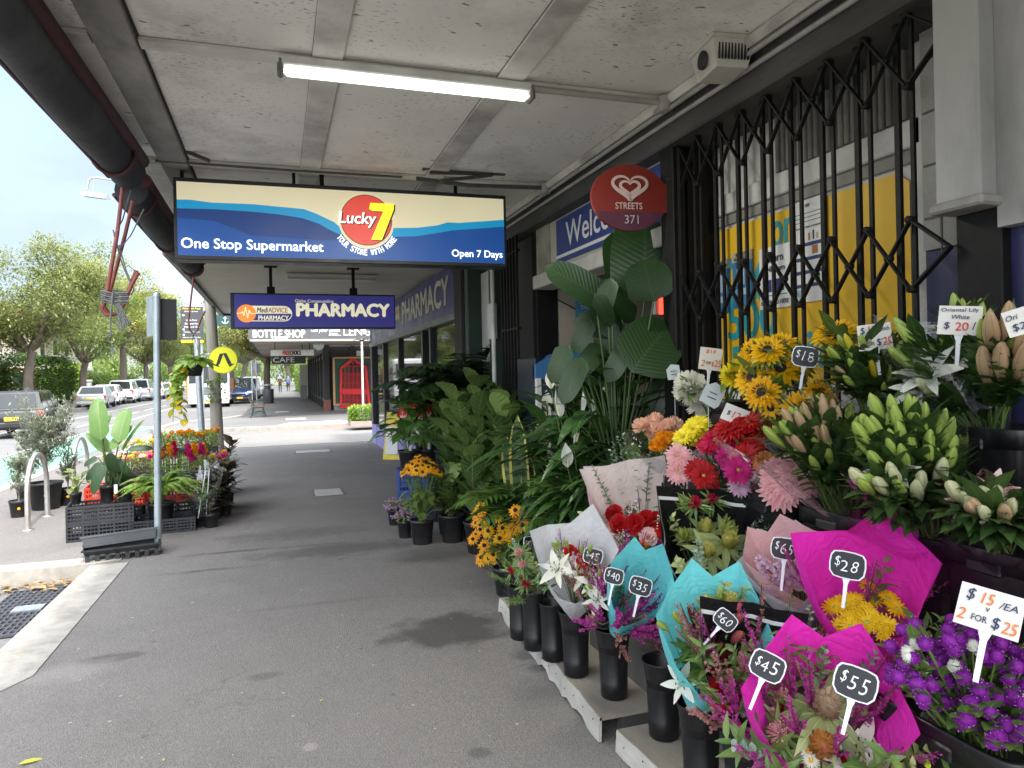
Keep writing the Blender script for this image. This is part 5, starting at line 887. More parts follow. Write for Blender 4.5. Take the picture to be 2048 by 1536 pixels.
p = onZ(480, 808, -.13); car('dark blue car parked facing us beside the truck', (p[0], p[1]+2.3, -.13), ('blue', (.02, .045, .13), .3), 'suv', 180); car('white car parked behind the dark blue car', (p[0]+.2, p[1]+8.4, -.13), WHT, 'suv', 180); car('silver car parked at the kerb behind the tree posts', (p[0]+.3, p[1]+15, -.13), SIL, 'van', 180)
p = onZ(418, 815, -.13); t = thing('truck', 'white truck facing us in the near lane behind the hanging basket', 'truck', (p[0], p[1], -.13)); TW = M('car_paint_white', (.72, .73, .74), .25)
m = MB(); m.box((0, 1.1, 1.75), (2.35, 2.2, 2.1), b=.12); m.box((0, .95, .62), (2.35, 1.9, .5), b=.08); m.build('cab', TW, t); m = MB(); m.box((0, -.01, 1.98), (2.15, .05, 1.0), b=.02); m.build('windscreen', CGL, t); m = MB(); m.box((0, -.015, 1.02), (1.25, .06, .5), b=.03); m.build('grille', M('truck_grille', (.10, .11, .12), .5), t)
for k in range(5): m = MB(); m.box((0, -.05, .84+k*.09), (1.2, .02, .025)); m.build('grille_bar', M('truck_bar', (.28, .29, .30), .4), t)
for sx in (-1, 1):
    m = MB(); m.box((sx*.92, -.02, .62), (.34, .06, .26), b=.05); m.build('headlight', HLAMP, t); m = MB(); m.box((sx*1.32, .1, 2.0), (.2, .1, .5), b=.03); m.build('mirror', TRIMB, t)
    for y in (1.0, 5.2): m = MB(); m.lathe([(.001, -.13), (.4, -.13), (.45, -.08), (.45, .08), (.4, .13), (.001, .13)], 20, (sx*.98, y, .45), 0, A([[0, 0, 1], [0, 1, 0], [-1, 0, 0]])); m.build('wheel', RUB, t)
m = MB(); m.box((0, -.03, .33), (2.3, .1, .22), b=.05); m.build('bumper', TW, t); m = MB(); m.box((0, -.09, .4), (.38, .02, .12)); m.build('number_plate', PLATE, t); m = MB(); m.box((-.2, 4.6, 1.5), (2.6, 4.6, 1.6), b=.03); m.build('tray', M('truck_orange', (.75, .25, .02), .5), t); m = MB(); m.box((.55, -.04, 1.62), (.3, .02, .3)); m.build('hi_vis_vest', M('vest_lime', (.35, .6, .04), .6), t)
# distant pedestrians
def person(lab, x, y, s, top, legs, step):
    J = [(0, 0, .93, .14), (0, 0, 1.15, .13), (0, 0, 1.42, .15), (0, 0, 1.52, .06), (0, 0, 1.66, .105), (0, .0, 1.75, .07), (-.2, 0, 1.4, .055), (-.26, .06, 1.12, .045), (-.25, -.06, .88, .035), (.2, 0, 1.4, .055), (.26, -.08, 1.12, .045), (.25, -.1, .88, .035), (-.1, 0, .88, .09), (-.1, step*.5, .48, .065), (-.1, step, .07, .045), (-.1, step-.15, .04, .04), (.1, 0, .88, .09), (.1, -step*.4, .48, .065), (.1, -step, .08, .045), (.1, -step-.15, .04, .04)]
    E_ = [(0, 1), (1, 2), (2, 3), (3, 4), (4, 5), (2, 6), (6, 7), (7, 8), (2, 9), (9, 10), (10, 11), (0, 12), (12, 13), (13, 14), (14, 15), (0, 16), (16, 17), (17, 18), (18, 19)]
    me = bpy.data.meshes.new('person'); me.from_pydata([j[:3] for j in J], E_, []); o = bpy.data.objects.new('person', me); scene.collection.objects.link(o); sk = o.modifiers.new('s', 'SKIN'); o.modifiers.new('b', 'SUBSURF').render_levels = 1
    for v, j in zip(me.skin_vertices[0].data, J): v.radius = (j[3], j[3])
    me.skin_vertices[0].data[0].use_root = True; bpy.context.view_layer.update(); m2 = bpy.data.meshes.new_from_object(o.evaluated_get(bpy.context.evaluated_depsgraph_get())); o.modifiers.clear(); o.data = m2
    for mt in (M('skin_tone', (.42, .25, .17), .6), top, legs): m2.materials.append(mt)
    for p in m2.polygons: z = p.center.z; p.material_index = 0 if z > 1.5 or (abs(p.center.x) > .2 and z < 1.1 and z > .8) else (1 if z > .93 else 2)
    for p in m2.polygons: p.use_smooth = True
    o.location = (x, y, 0); o.scale = (s,)*3; tag(o, lab, 'person'); return o
person('distant person in a blue top walking on the shaded far footpath', 1.1, 86, 1, M('top_blue', (.1, .14, .35), .8), M('trousers_dark', (.03, .03, .04), .8), .25); person('distant person in dark clothes walking on the far footpath', .2, 80, 1, M('top_dark', (.06, .04, .04), .8), M('trousers_dark', (.03, .03, .04), .8), .2)
# ================================================================ FLOWERS
def pm(n, a, b, rib=0, tr=.35, **k): return leafm(n, a, b, .55, rib=rib, trans=tr, spec=.25, **k)
STEMG = leafm('stem_green', (.07, .13, .03), (.15, .22, .05), .5, rib=0, trans=0); FOLG = leafm('bouquet_leaf', (.05, .11, .025), (.14, .22, .05), .4, trans=.2, rib=.05); FOLD = leafm('lily_leaf', (.025, .065, .018), (.075, .14, .035), .35, trans=.18, rib=.05)
GREY = leafm('eucalyptus_leaf', (.13, .20, .15), (.27, .35, .27), .6, trans=.15, rib=.04); KHAKI = leafm('khaki_leaf', (.16, .21, .07), (.34, .38, .15), .5, trans=.2, rib=.05)
EYEG = M('flower_eye_green', (.35, .4, .05), .7); EYED = M('flower_eye_dark', (.018, .010, .006), .8, .4, 90, bump=.6, bscale=150); EYEB = M('flower_eye_brown', (.06, .025, .01), .8, .4, 90, bump=.6, bscale=150); EYEY = M('flower_eye_yellow', (.6, .35, .02), .7)
PCOL = {'pink': ((.75, .34, .36), (.88, .52, .52)), 'hot': ((.42, .008, .13), (.66, .03, .26)), 'crimson': ((.40, .005, .04), (.60, .02, .09)), 'red': ((.30, .003, .006), (.50, .012, .015)), 'yellow': ((.75, .46, .005), (.88, .64, .02)), 'lemon': ((.78, .62, .01), (.90, .80, .06)), 'peach': ((.80, .44, .30), (.90, .64, .50)), 'orange': ((.78, .26, .01), (.86, .40, .02)), 'white': ((.74, .73, .60), (.86, .86, .78)), 'gold': ((.72, .32, .004), (.85, .47, .01)), 'sun': ((.80, .40, .003), (.90, .58, .01)), 'magenta': ((.32, .02, .20), (.52, .07, .36)), 'purple': ((.17, .012, .24), (.36, .04, .44)), 'lilac': ((.42, .26, .55), (.62, .46, .72)), 'mauve': ((.45, .25, .38), (.70, .48, .60)), 'blush': ((.82, .55, .52), (.92, .72, .68)), 'dusk': ((.24, .10, .085), (.44, .22, .20)), 'rust': ((.35, .10, .03), (.55, .22, .07)), 'violet': ((.16, .12, .5), (.3, .22, .7))}
def pc(c): return pm('petal_'+c, *PCOL[c])
_FC = {}
def put(mb, T, D, r0, L, mi=0, U=None, z0=0):
    P = D*A([1, 1, 1.])*r0+A([0, 0, z0]); mb.scatter(T, P, frames(D, U), np.broadcast_to(L, (len(D),))*RNG.uniform(.9, 1.1, len(D)), mi)
def FL(kind, c='white'):
    key = (kind, c)
    if key in _FC: return _FC[key]
    m = MB(); mats = [pc(c) if c in PCOL else STEMG]
    if kind in ('gerbera', 'sunflower', 'rudbeckia', 'daisy', 'zinnia', 'aster'):
        Rr, n, rings, el, dr, w, cr, eye = {'gerbera': (.05, 22, 2, .10, .16, .155, .009, EYEG), 'sunflower': (.075, 20, 3, .12, .15, .19, .030, EYED), 'rudbeckia': (.045, 13, 1, .05, .35, .19, .012, EYED), 'daisy': (.030, 15, 2, .22, .2, .125, .0065, EYEG), 'zinnia': (.024, 14, 2, .3, .2, .2, .007, EYEY), 'aster': (.018, 22, 2, .35, .2, .11, .006, EYEY)}[kind]
        T = leaf_t(w, 3, .25, dr, PET)
        for k in range(rings): put(m, T, ring_dirs(n, el+k*.28, .07, k*.12), cr*.75, (Rr-cr)*(1-.2*k), 0)
        if kind == 'gerbera': put(m, leaf_t(.1, 2, .2, .1, PET), ring_dirs(22, .9, .1), .006, .016, 0)
        mats.append(eye); hz = {'rudbeckia': 1.2, 'sunflower': .28}.get(kind, .45); m.lathe([(cr, 0), (cr*.9, cr*hz*.55), (cr*.5, cr*hz*.95), (.0005, cr*hz)], 14, (0, 0, .002), 1); 
        if kind == 'sunflower': put(m, NARROW, ring_dirs(40, .7, .2), .024, .018, 1); put(m, leaf_t(.2, 2, .2, .3), ring_dirs(16, -.15, .1), .03, .05, 2); mats.append(FOLG)
    elif kind in ('mum', 'pom', 'carnation'):
        n, L, r0, T = {'mum': (190, .028, .016, leaf_t(.13, 3, .5, -.45, PET)), 'pom': (80, .014, .010, leaf_t(.35, 2, .3, -.3, PET)), 'carnation': (60, .022, .006, leaf_t(.55, 3, .2, .3, lambda t: .3+.7*t, .06))}[kind]
        d = rand_dirs(n, -.35 if kind == 'mum' else -.05); put(m, T, d, r0, L, 0, np.tile(A([0, 0, 1.]), (n, 1))); m.lathe([(.001, -r0), (r0*.9, -r0*.4), (r0, 0), (r0*.7, r0*.7), (.001, r0)], 12)
    elif kind == 'rose':
        for k in range(5):
            n = 3+k; d = ring_dirs(n, 1.35-.25*k, .08, k*.7); put(m, leaf_t(.62, 4, .45, -.35+.12*k, lambda t: min(1, .45+t*1.6)*(1 if t < .8 else 1-(t-.8)*2)), d, .002+.0035*k, .030+.002*k)
    elif kind == 'lily':
        T = leaf_t(.24, 6, .25, .55, lambda t: math.sin(math.pi*(.08+.9*t))**.8)
        put(m, T, ring_dirs(3, .85, .04), .008, .105, 0); put(m, leaf_t(.17, 6, .25, .5, lambda t: math.sin(math.pi*(.08+.9*t))**.8), ring_dirs(3, .75, .04, 1.05), .008, .10, 0)
        mats += [STEMG, EYEB]; D = ring_dirs(6, 1.15, .1)
        for d in D: m.tube(bez((0, 0, 0), d*.03, d*.06+A([0, 0, .0]), 4), .0012, 4, 1); m.box(d*.062, (.004, .012, .004), 2)
    elif kind == 'bud':
        Rp = [(.001, 0), (.007, .004), (.013, .03), (.0165, .058), (.014, .085), (.007, .103), (.001, .110)]; n = 12; V = []
        for r, z in Rp: a = np.arange(n)*2*np.pi/n; q = r*.84*(1+.13*np.cos(3*a)); V.append(np.stack([q*np.cos(a), q*np.sin(a), np.full(n, z)+0], 1))
        V = np.concatenate(V); uv = np.stack([np.tile(np.cos(3*np.arange(n)*2*np.pi/n), len(Rp)), np.repeat(np.linspace(0, 1, len(Rp)), n)], 1)
        m.add(V, [(i*n+j, i*n+(j+1) % n, (i+1)*n+(j+1) % n, (i+1)*n+j) for i in range(len(Rp)-1) for j in range(n)], 0, True, uv)
        cc = {'green': ((.22, .33, .05), (.42, .52, .12)), 'pinkbud': ((.42, .26, .16), (.58, .42, .24)), 'cream': ((.50, .52, .26), (.68, .68, .42)), 'yellowbud': ((.50, .42, .02), (.65, .55, .04)), 'redbud': ((.35, .05, .06), (.5, .16, .12))}[c]
        t = leafm('bud_'+c, cc[0], cc[1], .4, rib=.10, vcol=mul(cc[0], .62), trans=.2); mats = [t]
    elif kind == 'gomphrena':
        m.lathe([(.001, -.011), (.009, -.006), (.012, .002), (.009, .010), (.001, .014)], 12); d = rand_dirs(150, -.75); put(m, leaf_t(.38, 2, .2, -.3, lambda t: 1-t*.8), d, .0105, .0042)
        mats.append(M('floret_tip', (.8, .6, .75), .6)); d = rand_dirs(8, .1); put(m, NARROW, d, .014, .004, 1)
    elif kind == 'heather':
        m.tube(bez((0, 0, 0), (.006, 0, .12), (-.004, .01, .25), 6), [.0022]*5+[.001], 5, 1); mats.append(M('heather_stem', (.10, .045, .035), .8)); n = 130; z = RNG.uniform(.05, .25, n); a = RNG.uniform(0, 6.28, n); d = np.stack([np.cos(a), np.sin(a), RNG.uniform(.2, 1.2, n)], 1); P = np.stack([.004*np.cos(a), .004*np.sin(a), z], 1); m.scatter(leaf_t(.4, 2, .3, -.2, PET), P, frames(d), RNG.uniform(.006, .013, n)*(1.15-z*2.2), 0)
        for k in range(3): e = A([.03*math.cos(k*2.1), .03*math.sin(k*2.1), .16+.02*k]); m.tube(bez((0, 0, .07), e*.5+A([0, 0, .06]), e, 4), .0012, 4, 1); n = 26; t = RNG.uniform(.3, 1, n)[:, None]; P = A([0, 0, .07])*(1-t)+e*t; m.scatter(leaf_t(.4, 2, .3, -.2, PET), P, frames(rand_dirs(n, -.1)), RNG.uniform(.006, .010, n), 0)
    elif kind in ('eucalyptus', 'leafy', 'fernlet', 'khaki'):
        mats = [{'eucalyptus': GREY, 'leafy': FOLG, 'fernlet': FOLG, 'khaki': KHAKI}[kind], STEMG]; st = bez((0, 0, 0), (.01, 0, .14), (.035, .01, .28), 10); m.tube(st, np.linspace(.003, .001, 10), 5, 1)
        n = {'eucalyptus': 26, 'leafy': 13, 'fernlet': 60, 'khaki': 18}[kind]; T = {'eucalyptus': leaf_t(.42, 3, .1, .1, lambda t: math.sin(math.pi*(.05+.93*t))**.6), 'leafy': LANCE, 'fernlet': NARROW, 'khaki': OVAL}[kind]; L = {'eucalyptus': (.022, .034), 'leafy': (.07, .12), 'fernlet': (.03, .05), 'khaki': (.045, .07)}[kind]
        t = np.linspace(.12, 1, n); P = np.stack([np.interp(t, np.linspace(0, 1, 10), st[:, k]) for k in range(3)], 1); a = np.arange(n)*(2.4 if kind != 'fernlet' else 3.14)+RNG.uniform(-.3, .3, n); e = RNG.uniform(.25, .8, n); D = np.stack([np.cos(a)*np.cos(e), np.sin(a)*np.cos(e), np.sin(e)], 1); m.scatter(T, P, frames(D), RNG.uniform(*L, n)*(1.1-.4*t), 0)
    elif kind == 'gyp':
        mats = [M('tiny_white', (.78, .78, .7), .7), STEMG]
        for k in range(42): d = rand_dirs(1, .35)[0]*rnd(.03, .07)+A([0, 0, .03]); m.tube([(0, 0, -.04), d*.95], .0007, 3, 1); m.lathe([(.0005, -.004), (.0042, -.001), (.0042, .002), (.0005, .004)], 6, d)
    elif kind == 'banksia':
        mats = [pm('banksia_'+c, *({'yellow': ((.38, .36, .08), (.60, .55, .18)), 'rusty': ((.32, .13, .03), (.52, .25, .07)), 'tan': ((.36, .27, .18), (.55, .44, .30))}[c])), KHAKI]; n = 420; z = RNG.uniform(0, .085, n); a = RNG.uniform(0, 6.28, n); rr = .019*np.sqrt(np.clip(1-((z-.035)/.055)**2, .15, 1)); P = np.stack([rr*np.cos(a), rr*np.sin(a), z], 1); D = np.stack([np.cos(a), np.sin(a), RNG.uniform(.3, .9, n)], 1); m.scatter(leaf_t(.1, 2, .2, -.5, lambda t: 1), P, frames(D), RNG.uniform(.010, .016, n)); m.lathe([(.001, 0), (.017, .01), (.019, .04), (.015, .075), (.001, .09)], 14); put(m, LANCE, ring_dirs(9, .2, .2), .012, .10, 1)
    elif kind == 'protea':
        mats = [pm('protea_bract', (.50, .06, .10), (.72, .20, .22), tr=.2), M('protea_heart', (.75, .6, .55), .8), FOLG]
        for k in range(3): put(m, leaf_t(.24, 4, .4, -.35, PET), ring_dirs(11, 1.2-.12*k, .06, k*.28), .016, .062-.012*k)
        m.lathe([(.018, 0), (.02, .02), (.012, .045), (.001, .055)], 12, (0, 0, 0), 1); put(m, LANCE, ring_dirs(7, .5, .2), .012, .11, 2)
    elif kind == 'leuca':
        mats = [leafm('leuca_'+c, *({'red': ((.16, .015, .02), (.36, .06, .04)), 'lime': ((.22, .28, .05), (.42, .46, .12)), 'coral': ((.45, .12, .08), (.62, .28, .14))}[c]), .4, trans=.2)]
        for k in range(3): put(m, leaf_t(.15, 4, .3, -.3), ring_dirs(6, 1.35-.3*k, .1, k*.5), .004, .095-.006*k)
    elif kind == 'grevillea':
        mats = [pm('spider_'+c, *PCOL[c]), FOLG]
        for k in range(60): d = rand_dirs(1, -.1)[0]; m.tube(bez(d*.004, d*.02, d*.026+A([0, 0, .008]), 4), .0016, 3)
        m.scatter(NARROW, np.zeros((30, 3)), frames(rand_dirs(30, -.8, .5)), RNG.uniform(.05, .09, 30), 1)
    elif kind == 'plume':
        n = 110; t = RNG.uniform(0, 1, n); a = RNG.uniform(0, 6.28, n); rr = .018*(1-t)+.003; P = np.stack([rr*np.cos(a), rr*np.sin(a), t*.08], 1); D = np.stack([np.cos(a)*.5, np.sin(a)*.5, np.ones(n)], 1); m.scatter(leaf_t(.25, 2, .3, -.1, PET), P, frames(D), RNG.uniform(.015, .03, n))
    elif kind == 'stock':
        m.tube([(0, 0, -.06), (0, 0, .11)], .002, 5, 1); mats.append(STEMG); n = 90; t = RNG.uniform(0, 1, n); a = RNG.uniform(0, 6.28, n); P = np.stack([.014*(1-t*.6)*np.cos(a), .014*(1-t*.6)*np.sin(a), t*.11], 1); D = np.stack([np.cos(a), np.sin(a), RNG.uniform(-.1, .7, n)], 1); m.scatter(leaf_t(.5, 2, .2, .2, lambda t: .4+.6*t), P, frames(D), RNG.uniform(.012, .019, n)*(1.1-.6*t))
    elif kind == 'spathe':
        mats = [pm('spathe_white', (.66, .68, .58), (.82, .83, .76), tr=.3), M('spadix', (.70, .66, .42), .8, bump=.4)]; m.scatter(leaf_t(.27, 6, .45, -.15), [[0, -.0, 0]], A([[[1, 0, 0], [0, .25, -1], [0, 1, .25]]]), [.13]); m.tube([(0, -.012, .01), (0, -.018, .06)], [.006, .004], 8, 1)
    elif kind == 'anthurium':
        mats = [M('anthurium_red', (.50, .012, .02), .18, coat=.6), M('spadix', (.70, .66, .42), .8, bump=.4)]; m.scatter(leaf_t(.42, 6, .15, .1, lambda t: math.sin(math.pi*(.15+.83*t))**.7), [[0, -.02, 0]], A([[[1, 0, 0], [0, .8, -.6], [0, .6, .8]]]), [.09]); m.tube([(0, 0, 0), (0, .01, .05)], [.005, .003], 8, 1)
    _FC[key] = m.mesh({'mum': 'chrysanthemum', 'pom': 'marigold', 'bud': 'lily_bud', 'leuca': 'leucadendron', 'gyp': 'baby_breath'}.get(kind, kind), mats); return _FC[key]
PARTN = {'mum': 'chrysanthemum', 'pom': 'pompom_flower', 'bud': 'lily_bud', 'leuca': 'leucadendron', 'gyp': 'white_filler', 'eucalyptus': 'eucalyptus_sprig', 'leafy': 'leaf_sprig', 'fernlet': 'fern_sprig', 'khaki': 'leaf_sprig', 'heather': 'heather_sprig', 'plume': 'plume', 'stock': 'flower_spike', 'gerbera': 'gerbera', 'lily': 'open_lily', 'grevillea': 'spider_flower'}
def zframe(d, spin=None):
    z = unit(d); x = unit(np.cross((0, 0, 1.), z) if abs(z[2]) < .99 else A([1., 0, 0])); y = np.cross(z, x); m = np.stack([x, y, z], 1); return m @ rotm((0, 0, 1), rnd(0, 6.28) if spin is None else spin)
def flower(parent, kind, c, loc, d, sc=1.0, spin=None): return inst(FL(kind, c), PARTN.get(kind, kind), parent, loc, zframe(d, spin), sc*rnd(.88, 1.12))
# ---------------------------------------------------------------- containers
BUCK = NT('black_bucket_plastic')
def _bk():
    t = BUCK; v = t.coord(); sc_ = t.noise(18, 6, t.coord((1, 1, .35)), .7); c = t.mix(t.math('MULTIPLY', t.sm(sc_, .56, .78), .3), (.006, .006, .007), (.055, .055, .057)); c = t.mix(t.math('MULTIPLY', t.sm(t.noise(120, 2, v), .68, .74), .2), c, (.16, .15, .14)); t.l(c, t.b.inputs['Base Color']); t.l(t.ramp(sc_, [(.3, (.28,)*3), (.8, (.6,)*3)]), t.b.inputs['Roughness']); t.bump(t.noise(40, 3, v), .12, .004)
_bk(); BUCK = BUCK.m; BUCK.name = 'black_bucket_plastic'
WATER = M('dark_inside', (.006, .006, .007), .5)
def bucket(lab, loc, h=.33, rt=.082, rb=.06):
    t = thing('flower_bucket', lab, 'bucket', tuple(loc), 0, 'black flower buckets'); m = MB(); m.lathe([(.001, .004), (rb-.008, 0), (rb, .006), (rb+.003, h*.25), (rb+.0015, h*.26), (rb+(rt-rb)*.35, h*.72), (rt*.93, h*.9), (rt, h-.006), (rt+.004, h), (rt-.001, h+.002), (rt-.006, h-.01), (rb*.98, h*.4), (.001, h*.4)], 26); m.build('body', BUCK, t); return t
def tub(lab, loc, w=.155, d=.105, h=.42, name='flower_tub'):
    t = thing(name, lab, 'tub', tuple(loc), 0, 'black flower tubs'); q = (d, w); m = MB(); m.lathe([(.001, .004), (.78, 0), (.82, .01), (.90, h*.62), (.935, h*.63), (.97, h-.035)], 36, sq=q); m.build('body', BUCK, t); m = MB(); m.lathe([(.965, h-.06), (1.03, h-.058), (1.05, h-.004), (1.04, h), (.95, h), (.93, h-.03), (.8, h*.5), (.001, h*.5)], 36, sq=q); m.build('rim', BUCK, t)
    for s in (-1, 1): MB().box((0, s*(w*1.04), h-.055), (.09, .02, .05), b=.006).build('handle_lug', BUCK, t)
    MB().box((-d*1.03, 0, h-.05), (.014, .1, .035), b=.005).build('handle_lug', BUCK, t)
    return t
# ---------------------------------------------------------------- wrapping paper
def paperm(name, col, rough, tr):
    t = NT(name); v = t.coord(); f = t.noise(7, 5, v); c = t.mix(t.sm(f, .3, .7), mul(col, .93), mul(col, 1.05)); t.l(c, t.b.inputs['Base Color']); t.b.inputs['Roughness'].default_value = rough; t.b.inputs['Specular IOR Level'].default_value = .35
    w = t.n('TexVoronoi', feature='DISTANCE_TO_EDGE'); w.inputs['Scale'].default_value = 11; dv = t.n('VectorMath', operation='ADD'); nz = t.n('TexNoise'); nz.inputs['Scale'].default_value = 5; t.l(v, nz.inputs['Vector']); t.l(v, dv.inputs[0]); t.l(nz.outputs['Color'], dv.inputs[1]); t.l(dv.outputs[0], w.inputs['Vector'])
    t.bump(t.math('ADD', t.math('MULTIPLY', t.sm(w.outputs['Distance'], 0, .25), .6), t.math('MULTIPLY', f, .9)), .28, .012)
    if tr: q = t.n('BsdfTranslucent'); mx = t.n('MixShader'); mx.inputs[0].default_value = tr; t.l(c, q.inputs[0]); t.l(t.b.outputs[0], mx.inputs[1]); t.l(q.outputs[0], mx.inputs[2]); t.l(mx.outputs[0], t.out.inputs[0])
    return t.m
PAPER = {k: paperm('paper_'+k, c, .5 if k != 'black' else .3, 0 if k == 'black' else .28) for k, c in {'pink': (.88, .035, .52), 'turq': (.20, .76, .80), 'white': (.74, .74, .76), 'cream': (.90, .77, .71), 'palepink': (.90, .66, .80), 'black': (.010, .010, .011), 'rose': (.82, .50, .50)}.items()}
STRIPE = M('paper_stripe', (.72, .72, .72), .5, .04)
CLEAR = clearm('cellophane'); CLEARP = clearm('cellophane_pink', (.95, .72, .85), .16)
def wrap(parent, O, Fm, H, Rw, ctrl, mat, r0=.022, stripe=None, name='wrapping', ph=0.0, twist=0):
    c = sorted(ctrl); C = [A([r*Rw*math.cos(R(d)), r*Rw*math.sin(R(d)), h*H]) for d, h, r in c]; E_ = []
    for p, q in zip(C, C[1:]+C[:1]): E_ += [p*(1-u)+q*u for u in np.linspace(0, 1, 9)[:-1]]      # straight cut edges between the sheet's corners
    E_ = A(E_); n, ns = len(E_), 30; a = np.arctan2(E_[:, 1], E_[:, 0]); B0 = np.stack([r0*np.cos(a), r0*np.sin(a), 0*a], 1); V = []; rs = np.random.default_rng(int(ph*100)+7); am = rs.uniform(-1, 1, 6)
    for i in range(ns+1):
        s = i/ns; P = B0*(1-s)+E_*s; bul = 1+.16*math.sin(math.pi*s)*(1-.4*s); cr = sum(am[k]*np.sin((k+3)*a+ph*3*k+s*2.2*am[(k+1) % 6]) for k in range(6)); P = P*A([bul, bul, 1])*(1+.055*cr*(1-s)**.7*min(1, s*4)+.010*cr)[:, None]; P[:, 2] = (B0*(1-s)+E_*s)[:, 2]; V.append(P)
    V = O+np.concatenate(V) @ Fm.T; m = MB(); f0, f1 = [], []
    for i in range(ns):
        for j in range(n): (f1 if stripe and i in (26,) else f0).append((i*n+j, i*n+(j+1) % n, (i+1)*n+(j+1) % n, (i+1)*n+j))
    m.add(V, f0, 0, True)
    if f1: m.add(V, f1, 1, True)
    return m.build(name, [mat, STRIPE], parent)
FRONT = 270
SHAPES = {
 'fan': [(270, .50, .95), (300, .62, 1.0), (338, .90, 1.12), (20, .78, 1.0), (62, 1.08, .98), (92, .90, .86), (125, 1.10, 1.0), (165, .78, 1.0), (205, .95, 1.15), (240, .60, 1.0)],
 'vee': [(270, .42, .75), (310, .70, 1.0), (338, .98, 1.2), (20, .93, 1.0), (68, 1.1, 1.05), (95, .95, .9), (122, 1.08, 1.05), (160, .91, 1.0), (202, .98, 1.22), (232, .68, .98)],
 'back': [(270, .34, .7), (310, .40, .85), (345, .72, 1.0), (28, 1.04, 1.28), (60, .97, .95), (90, .97, .9), (120, .97, .95), (152, 1.04, 1.28), (195, .72, 1.0), (230, .40, .85)],
 'peak': [(270, .52, .95), (302, .58, 1.0), (348, .96, 1.24), (25, .98, 1.05), (58, 1.16, 1.02), (98, .93, .86), (140, .97, 1.0), (178, 1.08, 1.24), (214, .70, 1.0), (240, .53, .92)]}
def anchor(px, X, r=.07):                # X below 1 is a rim height: the pixel is then the near side of the rim
    if X > 1: return onX(*px, X)
    p = onZ(*px, X); d = p-EYE; d[2] = 0; return p+unit(d)*r
def bouquet(lab, apex, X, topc, wpx, paper, shape, items, stripe=None, inner=None, lean=.10, spin=0, name='bouquet', group='paper wrapped bouquets in the front rows', r0=.03, hs=1.0):
    O = anchor(apex, X); X = O[0]; C = onX(topc[0], topc[1], X-lean); d = C-O; H = np.linalg.norm(d)*hs; dep = np.dot(O-EYE, fwd); Rw = wpx/2*dep/F/1.12
    z = unit(d); v = EYE-O; v[2] = 0; y = -unit(v-z*np.dot(v, z)); x = np.cross(y, z); Fm = np.stack([x, y, z], 1) @ rotm((0, 0, 1), R(spin))
    t = thing(name, lab, 'bouquet', tuple(O), 0, group); Z0 = np.zeros(3)
    if inner: wrap(t, Z0+z*.004, Fm @ rotm((0, 0, 1), R(18)), H*1.0, Rw*.93, SHAPES[shape], PAPER[inner], r0*.85, None, 'inner_wrapping', 1.3)
    if paper: wrap(t, Z0, Fm, H*(.93 if inner else 1), Rw, SHAPES[shape], PAPER[paper], r0, stripe, 'wrapping', rnd(0, 6))
    sm_ = MB()
    for it in items:
        kind, c, n, zl, zh, rm, sc = it[:7]; fixed = it[7] if len(it) > 7 else None
        for k in range(n):
            if fixed: a, rr = R(fixed[k % len(fixed)][0]), fixed[k % len(fixed)][1]*Rw
            else: a = rnd(0, 6.283); rr = math.sqrt(rnd(.02, 1))*rm*Rw
            back = (math.sin(a)*rr/Rw+1)/2; zz = H*(zl+(zh-zl)*(.55*back+.45*random.random())); pl = A([rr*math.cos(a), rr*math.sin(a), zz])
            tall = kind in ('heather', 'eucalyptus', 'leafy', 'fernlet', 'khaki'); dl = A([pl[0]*1.0, pl[1]*.8-(0 if tall else .35*Rw), .9*zz if tall else .42*H+.05])
            P = Fm @ pl; D = Fm @ unit(dl)+A([-.12, -.10, 0])*(0 if tall else 1)
            flower(t, kind, c, P, D, sc); sm_.tube([z*.02, P*.6+z*H*.04, P-unit(D)*.004], .0016, 4)
    sm_.build('stems', STEMG, t); return t
